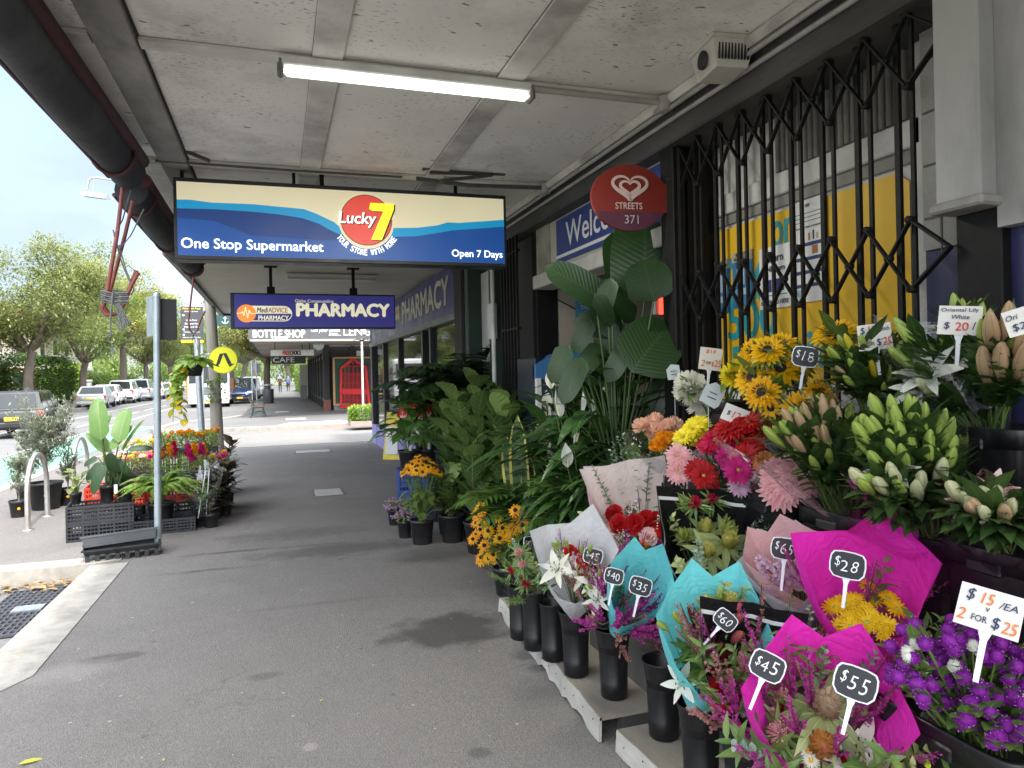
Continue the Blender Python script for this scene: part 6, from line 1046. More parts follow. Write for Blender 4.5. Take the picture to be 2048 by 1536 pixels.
# ---------------------------------------------------------------- bunches standing in tubs
def bunch(lab, org, cen, X, spr, items, leafn=0, leafmat=None, sleeve=None, group='flower bunches standing in tubs', face=.5, name='flower_bunch', leafT=LANCE, leafL=(.10, .17), cat='flower bunch'):
    C = onX(*cen, X) if len(cen) == 2 else A(cen); O = A(org, float); t = thing(name, lab, cat, tuple(O), 0, group); base = C-O; dep = np.dot(C-EYE, fwd); px = dep/F
    ex, ez = spr[0]*px/2, spr[1]*px/2; xr = rt0*1.0; d0 = unit(base); yv = unit(np.cross(d0, xr)); sm_ = MB(); lv = MB(); tov = unit(EYE-C)
    for kind, c, n, sc in items:
        for k in range(n):
            a = rnd(0, 6.283); q = math.sqrt(rnd(.0, 1)); off = xr*ex*q*math.cos(a)+A([0, 0, 1])*ez*q*math.sin(a)+fwd*rnd(-.05, .07); P = base+off; D = unit(P+A([0, 0, .05])); D = unit(D*(1-face)+tov*face*.9+off*1.2+A([0, 0, .15]))
            Pb = P-D*(.05 if kind == 'bud' else 0); flower(t, kind, c, Pb, D, sc); sm_.tube(bez((rnd(-.05, .05), rnd(-.05, .05), -.12), P*.55-D*.06+off*.2, Pb, 6), .0028, 5)
            if leafn:
                st = bez((0, 0, -.05), P*.55-D*.06+off*.2, Pb, 12); idx = RNG.integers(6, 12, leafn); dd = unit(D)*1.1+rand_dirs(leafn)*.6+A([0, 0, .12]); dd[:, 2] = np.maximum(dd[:, 2], -.05); lv.scatter(leafT, st[idx], frames(dd), RNG.uniform(*leafL, leafn))
    sm_.build('stems', STEMG, t)
    if leafn: lv.build('foliage', leafmat or FOLD, t)
    if sleeve:
        Fm = np.stack([xr, -np.cross(xr, d0) if np.dot(np.cross(xr, d0), fwd) < 0 else np.cross(xr, d0), d0], 1); Fm[:, 0] = np.cross(Fm[:, 1], Fm[:, 2]); wrap(t, A([0, 0, -.05]), Fm, np.linalg.norm(base)+ez*.7+.05, max(ex, ez)*1.15+.02, SHAPES['vee'], sleeve, .05, None, 'clear_sleeve', 2)
    return t
# ---------------------------------------------------------------- price tags
SLATE = M('slate_black', (.018, .02, .024), .6, .3, 20); TAGW = M('tag_white', (.74, .75, .77), .45, .03, 6); CHALK = M('chalk_white', (.80, .80, .80), .8, .1, 60); CARDM = M('card_white', (.72, .70, .64), .6, .06, 9, dirt=.2, grime=(.5, .42, .3)); MBLUE = M('marker_navy', (.02, .03, .10), .6); MORG = M('marker_orange', (.70, .17, .03), .6); MRED = M('marker_red', (.60, .04, .03), .6)
def price_tag(lab, px, X, wpx, lines, roll_=0, kind='slate', yaw=0, stem=.085, asp=.78, tilt=0):
    p = onX(*px, X); dep = np.dot(p-EYE, fwd); w = wpx*dep/F; h = w*asp; t = thing('price_tag', lab, 'price tag', tuple(p), 0, 'price tags among the flowers')
    nrm = unit(EYE-p); nrm = rotm((0, 0, 1), R(yaw)) @ A([nrm[0], nrm[1], nrm[2]*.5+tilt]); nrm = unit(nrm); x = unit(np.cross((0, 0, 1), nrm)); y = np.cross(nrm, x); cr, sr = math.cos(R(roll_)), math.sin(R(roll_)); x, y = x*cr+y*sr, y*cr-x*sr
    O0 = A([0, 0, 0.])
    if kind == 'slate':
        def shield(k, e=0): return [(sx*w/2*k*fx, sz*h/2*k*fz) for sx, sz, fx, fz in [(-1, 1, .80, .90), (-1, 1, .35, 1.0), (1, 1, .35, 1.0), (1, 1, .80, .90), (1, 1, .95, .62), (1, 1, 1, .0), (1, -1, .95, .62), (1, -1, .72, .98), (1, -1, .3, 1.05), (-1, -1, .3, 1.05), (-1, -1, .72, .98), (-1, -1, .95, .62), (-1, 1, 1, .0), (-1, 1, .95, .62)]][::-1]
        m = MB(); m.poly(shield(1.0), O0, x, y, 0, .003); m.build('board', TAGW, t); m = MB(); m.poly(shield(.92), nrm*.0012, x, y); m.build('chalk_face', SLATE, t)
    else:
        m = MB(); m.poly([(-w/2, -h*.47), (w*.49, -h/2), (w/2, h*.48), (-w*.47, h/2)], O0, x, y, 0, .002); m.build('board', CARDM, t)
    s0, s1, hh = -h*.48, -h*.5-stem, w*.055; m = MB(); m.poly([(-hh*2, s0), (-hh, s0-.02), (-hh*.8, s1), (hh*.8, s1), (hh, s0-.02), (hh*2, s0)], -nrm*.004, x, y, 0, .003); m.build('stake', TAGW, t)
    for ln in lines: text(t, 'lettering', ln[0], ln[5], nrm*.0016+x*(ln[1]*w)+y*(ln[2]*h), x, y, w=ln[3]*w, h=ln[4]*h, bold=ln[6] if len(ln) > 6 else .0, shear=rnd(.0, .25))
    return t
def slate(lab, px, X, wpx, s, **k):
    L = [('$', -.27, rnd(.03, .1), .15, .42, CHALK, -.012)]+[(ch, (-.06 if len(s) > 2 else .08)+.26*i+rnd(-.02, .02), rnd(-.06, .04), .11 if ch == '1' else .2, rnd(.40, .5), CHALK, -.008) for i, ch in enumerate(s[1:])]
    return price_tag(lab, px, X, wpx, L, **k)
# ================================================================ FLOWER STAND
PLY = M('stand_plywood', (.27, .235, .19), .8, .25, 5, sc=(1, .3, 1), dirt=.45, grime=(.10, .09, .075), bump=.3, bscale=40); PLYF = M('stand_painted_edge', (.42, .395, .35), .8, .18, 8, dirt=.7, grime=(.16, .14, .11), bump=.4, bscale=45, sc=(1, .3, 1)); STEP = M('grey_step_board', (.10, .095, .088), .85, .25, 6, sc=(1, .3, 1), dirt=.4)
def platform(lab, A0, A1, z, seed):
    rs = random.Random(seed); t = thing('stand_platform', lab, 'platform', (0, 0, 0), 0, 'low timber platforms under the bouquets'); A0, A1 = A(A0), A(A1); d = A1-A0; n = 26
    fe = [A0+d*i/n+A([rs.uniform(-.006, .004), 0]) for i in range(n+1)]; m = MB(); pts = [tuple(p) for p in fe]+[(2.12, A1[1]), (2.12, A0[1])]; m.poly(pts[::-1] if A1[1] < A0[1] else pts, (0, 0, z), (1, 0, 0), (0, 1, 0), 0, .016)
    if A1[1] < A0[1]: pass
    m.build('top_board', PLY, t); m = MB(); top = [(p[0]-.004, p[1], z-.003) for p in fe]; bot = [(p[0]-.012+rs.uniform(-.004, .004), p[1], .004+max(0, .022*math.sin(i*.9+seed)+.018*math.sin(i*2.3)+rs.uniform(-.006, .008))) for i, p in enumerate(fe)]; k = n+1
    V = top+bot+[(x+.014, y, zz) for x, y, zz in top+bot]; Fs = [(i, i+1, k+i+1, k+i) for i in range(n)]+[(2*k+i+1, 2*k+i, 3*k+i, 3*k+i+1) for i in range(n)]+[(i, 2*k+i, 2*k+i+1, i+1) for i in range(n)]+[(k+i, k+i+1, 3*k+i+1, 3*k+i) for i in range(n)]+[(0, k, 3*k, 2*k), (n, 2*k+n, 3*k+n, k+n)]
    m.add(V, Fs); m.build('front_edge', PLYF, t); m = MB()
    for i in range(14): p = A0+d*(i+.5)/14; m.lathe([(.003, 0), (.003, .003), (.0005, .003)], 6, (p[0]-.013, p[1], z*.62+rs.uniform(-.012, .012)), 0, A([[0, 0, -1], [1, 0, 0], [0, -1, 0]]))
    m.build('nail_heads', INK, t); m = MB()
    for q in (.04, .5, .96): p = A0+d*q; m.box((1.75, p[1], (z-.018)/2), (.68, .045, z-.02))
    m.build('bearers', STEP, t); return t
platform('longer worn timber platform with a ragged pale front edge and broken near corner', (1.37, 4.5), (1.29, 2.79), .11, 1); platform('near timber platform board below the turquoise and pink bouquets', (1.325, 2.70), (1.44, .7), .095, 4)
t = thing('display_steps', 'stepped grey timber stand behind the flower buckets', 'display stand'); bx3('lower_step', (1.585, .6, .112), (2.15, 3.55, .29), STEP, t); bx3('middle_step', (1.785, .6, .291), (2.15, 3.55, .67), STEP, t); bx3('upper_step', (1.985, .6, .671), (2.17, 3.3, .98), STEP, t)
X1, X2, X3, X4 = 1.43, 1.70, 1.90, 2.06
def row1(lab, apex, X=None, zb=.11, **k): p = anchor(apex, X or zb+.31); h = max(p[2]-zb+.005, .12); return bucket(lab, (p[0], p[1], zb), h, **k)
# --- buckets (each stands on a platform or step)
row1('black bucket holding the pink spider flower bunch', (1068, 1190), None, rt=.075); row1('black bucket at the far end of the platform holding khaki foliage', (1040, 1180), .40, rt=.07); row1('black bucket wedged behind the white paper bouquet', (1105, 1215), .40, rt=.07)
row1('tall black bucket holding the white paper lily bouquet', (1150, 1232)); row1('tall black flared bucket holding the turquoise heather bouquet', (1226, 1268)); row1('tall black bucket between the two turquoise bouquets', (1325, 1335), zb=.095); row1('tall black bucket holding the turquoise protea bouquet', (1400, 1425), zb=.095); row1('black bucket under the black paper bouquet with white border', (1490, 1482), zb=.095); row1('nearest black bucket under the bright pink banksia bouquet', (1640, 1580), None, zb=.095)
row1('upper row bucket under the cream and pale pink bouquet', (1292, 1142), .62, .292); row1('upper row bucket under the black banksia bouquet', (1405, 1200), .62, .292); row1('upper row bucket under the white and rose bouquet', (1610, 1250), 1.74, .292); row1('upper row bucket under the pink bouquet of yellow daisies', (1718, 1345), X2, .292)
# --- wrapped bouquets
H_ = 'heather'
bouquet('white paper bouquet of white lilies and coral blooms with buds', (1150, 1240), .425, (1148, 1078), 150, 'white', 'peak', [('lily', 'white', 3, .62, .8, .75, .8, [(215, .55), (300, .45), (170, .3)]), ('carnation', 'red', 5, .6, .85, .6, 1.0), ('bud', 'green', 5, .75, 1.05, .6, .75), (H_, 'mauve', 5, .35, .6, .7, .75), ('leafy', 'x', 3, .35, .6, .7, 0.50), ('khaki', 'x', 2, .4, .6, .8, 0.45)], r0=.03)
bouquet('small bunch of pink spider flowers and khaki foliage in a bluish sleeve', (1070, 1195), .42, (1073, 1075), 120, None, 'vee', [('grevillea', 'crimson', 3, .55, .7, .9, 1.0, [(225, .7), (250, .95), (210, .95)]), ('grevillea', 'pink', 2, .75, .9, .8, 1.0, [(235, .8), (200, .6)]), ('khaki', 'x', 7, .3, .7, .7, 0.52), ('fernlet', 'x', 10, .2, .5, .9, .7), ('eucalyptus', 'x', 3, .3, .5, .8, .7)])
bouquet('cream and pale pink paper bouquet of red carnations, eucalyptus and white filler', (1292, 1145), .62, (1285, 958), 230, 'palepink', 'back', [('carnation', 'red', 6, .50, .68, .7, 1.7, [(205, .5), (230, .25), (340, .25), (300, .1), (170, .55), (320, .5)]), ('eucalyptus', 'x', 10, .5, .68, .85, .95), ('gyp', 'x', 6, .42, .55, .6, .8), ('rose', 'blush', 3, .45, .55, .7, .9), ('aster', 'violet', 4, .55, .62, .7, 1), ('bud', 'cream', 1, .62, .66, 1, .9, [(190, 1.0)]), ('pom', 'orange', 2, .5, .6, .7, 1), ('carnation', 'magenta', 1, .4, .42, .5, 1.0, [(300, .5)]), ('rose', 'white', 2, .55, .6, .8, 1, [(350, .8), (0, .9)])], inner='cream', r0=.035)
bouquet('black paper bouquet of green banksia and khaki leaves with a white stripe', (1405, 1205), .62, (1415, 1022), 190, 'black', 'back', [('banksia', 'yellow', 3, .62, .75, .6, 1.05, [(280, .35), (340, .45), (90, .2)]), ('khaki', 'x', 8, .35, .6, .8, 0.68), ('leuca', 'lime', 6, .55, .8, .8, .9), ('eucalyptus', 'x', 5, .4, .55, .8, .9), ('grevillea', 'crimson', 2, .85, .95, .6, 1.1, [(120, .5), (80, .6)]), ('leafy', 'x', 3, .4, .6, .7, 0.65)], stripe=(11,))
bouquet('turquoise paper bouquet packed with magenta heather', (1232, 1275), .425, (1290, 1140), 130, 'turq', 'vee', [(H_, 'magenta', 22, .15, .55, .9, 1.05), (H_, 'dusk', 8, .15, .45, .9, 1.0)], r0=.03, lean=.02)
bouquet('small black paper bouquet with white lilies and green buds', (1205, 1262), .42, (1205, 1165), 90, 'black', 'fan', [('lily', 'white', 2, .75, .9, .6, .6), ('bud', 'green', 4, .8, 1.1, .7, .7), ('leafy', 'x', 3, .4, .7, .8, 0.43), (H_, 'dusk', 6, .3, .7, .9, .9)], stripe=(11,))
bouquet('large turquoise paper bouquet with red lily buds and a pink protea', (1395, 1432), .425, (1432, 1212), 200, 'turq', 'vee', [('protea', 'x', 1, .50, .52, .5, 1.1, [(310, .35)]), ('leuca', 'red', 5, .5, .75, .6, 1.1), ('bud', 'redbud', 4, .7, .9, .6, 1.0), ('bud', 'green', 3, .75, .9, .9, .9, [(200, .9), (190, .6), (80, .5)]), ('leafy', 'x', 5, .3, .5, .8, 0.72), ('khaki', 'x', 5, .5, .7, .8, 0.68), ('lily', 'white', 1, .45, .5, .9, .6, [(235, .75)]), ('carnation', 'hot', 2, .6, .66, .5, 1.0), ('banksia', 'yellow', 1, .8, .85, .5, .8, [(60, .5)])], r0=.035)
bouquet('black paper bouquet with a white border, heather and a red rose', (1480, 1490), .425, (1505, 1262), 190, 'black', 'back', [(H_, 'dusk', 16, .25, .5, .85, 1.15), (H_, 'magenta', 6, .3, .5, .9, 1.1), ('mum', 'white', 1, .66, .68, .4, .95, [(300, .15)]), ('rose', 'red', 1, .50, .52, .6, 1.1, [(220, .55)]), ('aster', 'lilac', 3, .45, .5, .6, 1.3, [(250, .5), (260, .35), (270, .55)]), ('daisy', 'lemon', 2, .62, .66, .5, .8, [(240, .2), (225, .3)]), ('rose', 'blush', 3, .45, .6, .6, .6), ('leafy', 'x', 4, .3, .5, .9, 0.72), ('fernlet', 'x', 6, .3, .5, .7, .9)], stripe=(11,), r0=.035)
bouquet('white and rose paper bouquet of pink stock and a yellow rose', (1612, 1255), 1.74, (1562, 1080), 185, 'white', 'vee', [('stock', 'mauve', 4, .55, .85, .6, 1.1), ('rose', 'yellow', 1, .55, .57, .4, .9, [(225, .3)]), ('rose', 'blush', 5, .45, .6, .5, 1.0), ('carnation', 'pink', 4, .5, .7, .6, 1.1), ('aster', 'lilac', 4, .6, .66, .8, 1.3), ('carnation', 'red', 1, .47, .5, .4, .7, [(240, .3)])], inner='rose', r0=.035)
bouquet('bright pink paper bouquet of yellow daisies, the upper pink one', (1718, 1352), X2, (1728, 1095), 228, 'pink', 'peak', [('daisy', 'yellow', 26, .50, .62, .66, 1.12), ('leafy', 'x', 3, .35, .5, .8, 0.58), (H_, 'magenta', 4, .35, .5, .8, .9)], r0=.04, spin=10)
bouquet('bright pink paper bouquet of banksia, white lilies and heather, the nearest', (1622, 1600), .41, (1658, 1362), 285, 'pink', 'vee', [('banksia', 'rusty', 1, .50, .52, .4, 1.25, [(275, .22)]), ('banksia', 'tan', 1, .66, .68, .4, 1.2, [(75, .12)]), ('lily', 'white', 2, .5, .55, .6, .7, [(320, .42), (350, .5)]), ('grevillea', 'pink', 2, .55, .58, .6, 1.2, [(195, .45), (205, .6)]), (H_, 'magenta', 18, .3, .55, .85, 1.1), ('leafy', 'x', 8, .28, .5, .85, 0.86), ('khaki', 'x', 4, .3, .5, .7, 0.75), ('aster', 'white', 6, .52, .6, .5, 1.3), ('eucalyptus', 'x', 5, .3, .5, .8, 1.0), ('rose', 'red', 2, .5, .55, .6, .8)], r0=.05)
# --- tubs
def tubat(lab, px, X, zb, w=.155, d=.10): p = onX(*px, X); return tub(lab, (p[0], p[1], zb), w, d, p[2]-zb), p
T = {}
for k, lab, px, X, zb in [('a', 'black tub holding the peach and pink gerbera bunches', (1352, 945), X3, .671), ('b', 'black tub holding the crimson and hot pink gerberas', (1447, 965), X3, .671), ('c', 'black tub holding the pale pink gerberas', (1560, 985), X3, .671), ('d', 'black tub with white scratches holding the larger lily bud bunch', (1700, 1018), X3, .671), ('e', 'large black tub under the open pale lily bunch', (1868, 1062), X3, .671), ('f', 'black tub at the right edge holding pinkish lilies', (2022, 1090), X3, .671), ('g', 'dark tub against the gate holding the white chrysanthemums', (1445, 800), X4, .981), ('h', 'dark tub against the gate holding the sunflowers', (1600, 815), X4, .981), ('i', 'dark tub against the gate holding the small lily buds', (1770, 830), X4, .981), ('j', 'dark tub at the back corner holding white oriental lilies', (1985, 850), X4, .981)]:
    _, T[k] = tubat(lab, px, X, zb)
_, T['k'] = tubat('near black tub holding the purple globe flowers', (1950, 1432), 1.60, .292, .19, .13)
for k in range(3):
    p = onX(1660+k*30, 1052, X3-.105); 
m = MB(); o = T['k']; m.disc(.012, 12, (0, 0, 0), 0, A([[0, 0, -1], [1, 0, 0], [0, 1, 0]])); s = m.build('price_sticker', M('sticker_lime', (.6, .75, .03), .5)); s.location = (1.60-.134, o[1]+.02, o[2]-.10); tag(s, 'lime green sticker on the side of the purple flower tub', 'sticker')
# --- bunches
B = bunch
B('bunch of peach gerberas in clear wrap above the pale paper bouquet', T['a'], (1308, 868), 1.80, (95, 50), [('mum', 'peach', 9, 1.15)], sleeve=CLEAR, face=.45); B('small bunch of apricot orange chrysanthemums below the peach ones', T['a'], (1345, 888), 1.79, (60, 34), [('mum', 'orange', 4, 1.0)], face=.45); B('pale pink gerberas with dark eyes hanging forward over the small tub', T['a'], (1375, 928), 1.74, (66, 50), [('gerbera', 'pink', 4, 1.19)], sleeve=CLEAR, face=.7)
B('yellow gerberas in clear wrap beside the peach bunch', T['b'], (1390, 872), 1.83, (48, 50), [('gerbera', 'lemon', 5, 1.19)], sleeve=CLEAR, face=.6); B('crimson gerberas behind the twelve dollar card', T['b'], (1442, 872), 1.84, (60, 50), [('gerbera', 'crimson', 5, 1.25)], face=.5); B('big red gerberas, the brightest red of the row', T['c'], (1497, 878), 1.84, (80, 80), [('gerbera', 'red', 8, 1.38)], sleeve=CLEAR, face=.6)
B('low red gerberas hanging between pink bunches', T['b'], (1418, 955), 1.76, (56, 36), [('gerbera', 'red', 3, 1.19)], face=.75); B('hot pink gerberas with pale edged petals in clear wrap', T['b'], (1470, 945), 1.75, (76, 62), [('gerbera', 'hot', 5, 1.25), ('gerbera', 'mauve', 3, 1.12)], sleeve=CLEAR, face=.7); B('large soft pink gerberas in front of the lily buds', T['c'], (1562, 958), 1.74, (90, 62), [('gerbera', 'pink', 7, 1.56)], sleeve=CLEAR, face=.7); B('few coral red gerberas tucked behind the soft pink ones', T['c'], (1545, 930), 1.80, (40, 26), [('gerbera', 'rust', 3, 1.00)], face=.6)
B('white pompom chrysanthemums with a paper label by the gate', T['g'], (1402, 782), 1.95, (62, 66), [('mum', 'white', 3, 1.7)], leafn=5, leafmat=FOLG, sleeve=CLEAR, face=.75); B('yellow chrysanthemums left of the sunflowers', T['g'], (1482, 742), 1.95, (76, 54), [('mum', 'lemon', 7, 1.25)], leafn=3, leafmat=FOLG, face=.6)
B('sunflower bunch with dark eyes, behind the eighteen dollar tag', T['h'], (1555, 725), 1.93, (100, 100), [('sunflower', 'sun', 6, 1.21)], leafn=4, leafmat=FOLG, face=.65, sleeve=CLEAR); B('drooping golden sunflowers below the eighteen dollar tag', T['h'], (1585, 805), 1.88, (130, 70), [('sunflower', 'gold', 6, 1.09), ('rudbeckia', 'gold', 5, 1.2)], leafn=5, leafmat=FOLG, face=.6); B('single high sunflower against the yellow banner', T['i'], (1672, 682), 2.02, (50, 30), [('sunflower', 'sun', 2, 1.26)], leafn=5, leafmat=FOLG, face=.5)
B('bunch of small green and yellow lily buds behind the fifteen dollar card', T['i'], (1760, 728), 1.98, (190, 110), [('bud', 'green', 25, 0.88), ('bud', 'yellowbud', 5, 0.92), ('bud', 'pinkbud', 5, 0.85)], leafn=7, face=.25, sleeve=CLEAR); B('tall white oriental lily buds in dark leaves under the blue lettered card', T['j'], (1895, 690), 1.97, (170, 110), [('bud', 'green', 15, 1.22), ('lily', 'white', 2, .9)], leafn=13, face=.3, sleeve=CLEAR, leafL=(.10, .17)); B('fat greenish pink lily buds cut by the right edge of the picture', T['j'], (2025, 730), 1.93, (80, 120), [('bud', 'pinkbud', 9, 1.40), ('bud', 'green', 4, 1.22)], leafn=12, face=.3, leafL=(.10, .17)); B('closed white lilies lying low among dark leaves', T['j'], (1885, 775), 1.95, (130, 50), [('lily', 'white', 3, .9), ('bud', 'cream', 2, 1.22)], leafn=11, face=.5, leafL=(.10, .17))
B('wide bunch of pink tinged lily buds leaning over the soft pink gerberas', T['d'], (1640, 878), 1.76, (200, 110), [('bud', 'green', 28, 1.10), ('bud', 'pinkbud', 18, 1.10), ('bud', 'redbud', 4, 1.10)], leafn=6, face=.3, sleeve=CLEAR); B('dense bunch of lime green lily buds in the middle of the stand', T['e'], (1800, 890), 1.74, (200, 120), [('bud', 'green', 38, 1.16)], leafn=8, face=.3, sleeve=CLEAR); B('half open pale green lilies hanging over the large tub', T['e'], (1800, 975), 1.70, (190, 50), [('bud', 'cream', 8, 1.28), ('lily', 'white', 2, .6), ('bud', 'green', 6, 1.22)], leafn=13, face=.5, sleeve=CLEARP); B('pinkish white lilies in pink edged wrap at the right edge', T['f'], (1985, 1005), 1.70, (130, 70), [('lily', 'blush', 3, .6), ('bud', 'pinkbud', 8, 1.1), ('bud', 'cream', 8, 1.1)], leafn=10, face=.5, sleeve=CLEARP)
B('big bunch of purple globe flowers with a few white ones', T['k'], (1935, 1335), 1.50, (300, 190), [('gomphrena', 'purple', 92, 1.25), ('gomphrena', 'white', 10, 1.0)], leafn=3, leafmat=FOLG, face=.2, leafT=OVAL, leafL=(.035, .06)); B('lower purple globe flowers spilling over the near tub rim', T['k'], (2000, 1440), 1.47, (170, 100), [('gomphrena', 'purple', 22, 1.25)], leafn=7, leafmat=FOLG, face=.3, leafT=OVAL, leafL=(.04, .07))
# --- tags
slate('black tag chalked 18 dollars in front of the sunflowers', (1611, 713), 1.86, 52, '$18', roll_=-10); slate('black tag chalked 65 dollars in the white and rose bouquet', (1570, 1097), 1.53, 55, '$65', roll_=-6, stem=.1); slate('black tag chalked 28 dollars in the upper bright pink bouquet', (1695, 1130), 1.53, 68, '$28', roll_=-6, yaw=-8); slate('big black tag chalked 55 dollars in the nearest bright pink bouquet', (1711, 1366), 1.27, 82, '$55', roll_=-14); slate('black tag chalked 45 dollars in the black bordered bouquet', (1535, 1332), 1.17, 68, '$45', roll_=-22); slate('black tag chalked 60 dollars in the large turquoise bouquet', (1451, 1240), 1.27, 46, '$60', roll_=-40); slate('black tag chalked 35 dollars in front of the heather', (1281, 1172), 1.30, 46, '$35', roll_=-14); slate('black tag chalked 40 dollars half hidden behind the heather', (1228, 1152), 1.24, 40, '$40', roll_=-12); slate('black tag with faint chalk in the white lily bouquet', (1186, 1112), 1.33, 40, '$45', roll_=-14, tilt=.5, stem=.06); slate('narrow black tag turned edge on above the spider flowers', (1057, 1090), 1.36, 34, '$30', yaw=58, asp=1.0, roll_=-10); slate('dark blank looking tag inside the cream and pink bouquet', (1340, 1032), 1.66, 42, '$75', roll_=-4, stem=.06)
def card(lab, px, X, w, L, **k): return price_tag(lab, px, X, w, [(s, x, y, ww, hh, mt, .012) for s, x, y, ww, hh, mt in L], kind='card', **k)
card('white handwritten card 15 each or 2 for 25 over the purple flowers', (1978, 1222), 1.46, 112, [('$', -.30, .27, .14, .30, MBLUE), ('15', -.04, .26, .2, .26, MORG), ('/EA', .27, .2, .28, .16, MBLUE), ('v', -.02, .02, .06, .1, MBLUE), ('2', -.40, -.2, .13, .26, MORG), ('FOR', -.12, -.22, .24, .15, MBLUE), ('$', .13, -.24, .12, .30, MBLUE), ('25', .34, -.26, .24, .28, MORG)], roll_=-10, stem=.11); card('white handwritten card 15 a bunch above the small lily buds', (1749, 674), 1.93, 62, [('$', -.32, .27, .12, .28, MBLUE), ('15', -.05, .28, .2, .28, MRED), ('/Bunch', .27, .28, .36, .16, MBLUE), ('v', -.03, .04, .08, .1, MBLUE), ('2', -.40, -.25, .14, .26, MRED), ('FOR', -.14, -.24, .24, .14, MBLUE), ('$', .11, -.22, .12, .3, MBLUE), ('25', .34, -.2, .26, .3, MRED)], roll_=6, asp=.86); card('white card reading oriental lily white 20 dollars', (1919, 641), 1.90, 76, [('Oriental Lily', 0, .34, .84, .16, MBLUE), ('White', .02, .12, .4, .15, MBLUE), ('$', -.28, -.18, .13, .26, MBLUE), ('20', .06, -.2, .3, .28, MRED), ('/', .33, -.18, .08, .25, MBLUE)], roll_=-4, stem=.1)
card('white card cut by the right edge above the lilies', (2050, 640), 1.80, 70, [('Ori', -.27, .22, .3, .2, MBLUE), ('lily', .2, .2, .3, .2, MBLUE), ('$20', -.1, -.18, .5, .3, MBLUE)], roll_=18, stem=.1); card('cream card reading 14 or 2 for 25 by the white chrysanthemums', (1421, 718), 1.90, 48, [('$14', -.02, .32, .42, .2, MORG), ('2', -.34, -.2, .18, .28, MORG), ('FOR', -.1, -.18, .2, .13, INK), ('$', .1, -.22, .1, .25, MORG), ('25', .32, -.18, .28, .3, MORG)], roll_=-6, yaw=25, asp=.95); card('cream card reading 12 dollars among the red gerberas', (1470, 830), 1.82, 50, [('$', -.25, .0, .14, .3, INK), ('12', .05, .0, .3, .4, MRED)], roll_=-22, asp=.7)
for i, (px, X, w, rl, lab) in enumerate([((1347, 745), 1.96, 26, 8, 'pale plastic plant label among the big leaves'), ((1425, 790), 1.88, 40, -25, 'crumpled white paper label on the white chrysanthemums')]):
    p = onX(*px, X); q = w*np.dot(p-EYE, fwd)/F; m = MB(); nr = unit(EYE-p); x = unit(np.cross((0, 0, 1), nr)); y = np.cross(nr, x); x, y = x*math.cos(R(rl))+y*math.sin(R(rl)), y*math.cos(R(rl))-x*math.sin(R(rl)); m.poly([(-q/2, -q*.5), (q*.35, -q*.6), (q/2, -q*.4), (q/2, q*.5), (-q*.1, q*.65), (-q/2, q*.3)], (0, 0, 0), x, y, 0, .0015); m.tube([y*-q*.5, y*-q*.5+A([0, 0, -.25])], .0025, 5); m.bar(x*-q*.2+y*q*.1+nr*.002, x*q*.2+y*q*.1+nr*.002, .004, .002, 1, nr); m.bar(x*-q*.2-y*q*.15+nr*.002, x*q*.25-y*q*.15+nr*.002, .004, .002, 1, nr); o = m.build('plant_label', [M('label_pale', (.42, .47, .47), .4), INK]); o.location = p; tag(o, lab, 'plant label')
# ================================================================ POTTED PLANTS
POTB = M('nursery_pot_black', (.014, .014, .015), .5, .3, 12, dirt=.15, grime=(.12, .11, .1)); SOIL = M('potting_soil', (.05, .032, .02), .95, .4, 60, bump=.8, bscale=120); STK = M('sticker_orange', (.80, .33, .01), .5)
def pot(t, r, h, c=(0, 0, 0), mat=None, rb=.8):
    m = MB(); m.lathe([(.001, .003), (r*rb-.006, 0), (r*rb, .008), (r*.97, h-.03), (r*1.04, h-.028), (r*1.05, h), (r*.97, h), (r*.95, h-.03)], 24, c); m.build('pot', mat or POTB, t); m = MB(); m.lathe([(r*.96, h-.035), (r*.5, h-.02), (.001, h-.02)], 20, c); m.build('soil', SOIL, t)
def plant(lab, cat, loc, r, h, name='potted_plant', group=None): t = thing(name, lab, cat, tuple(loc), rnd(-.3, .3), group); pot(t, r, h); return t
HEARTL = leaf_t(.42, 6, .15, .35, lambda t: math.sin(math.pi*(.14+.84*t))**.75); FIG = leaf_t(.36, 7, .22, .22, lambda t: (.55+.45*math.sin(math.pi*(t-.35)/.65) if t > .35 else .55-.12*math.cos(t*9))*(1 if t < .93 else .6)*(min(1, t*5)), .012); PADDLE = leaf_t(.21, 10, .22, .25, lambda t: min(1, t*5)**.6*max(0, 1-t**6)**.6); BLADE = leaf_t(.13, 6, .3, .55)
FIGM = leafm('fiddle_leaf', (.03, .075, .018), (.17, .26, .07), .24, veins=7, vcol=(.22, .30, .11), rib=.045, trans=.10, spec=.6); PADM = leafm('paddle_leaf_dark', (.008, .026, .009), (.024, .058, .017), .34, veins=16, vcol=(.034, .066, .022), rib=.05, trans=.10, vmix=.2); PADL = leafm('paddle_leaf_sunlit', (.075, .17, .035), (.17, .30, .08), .35, veins=26, vcol=(.26, .38, .14), rib=.05, trans=.35)
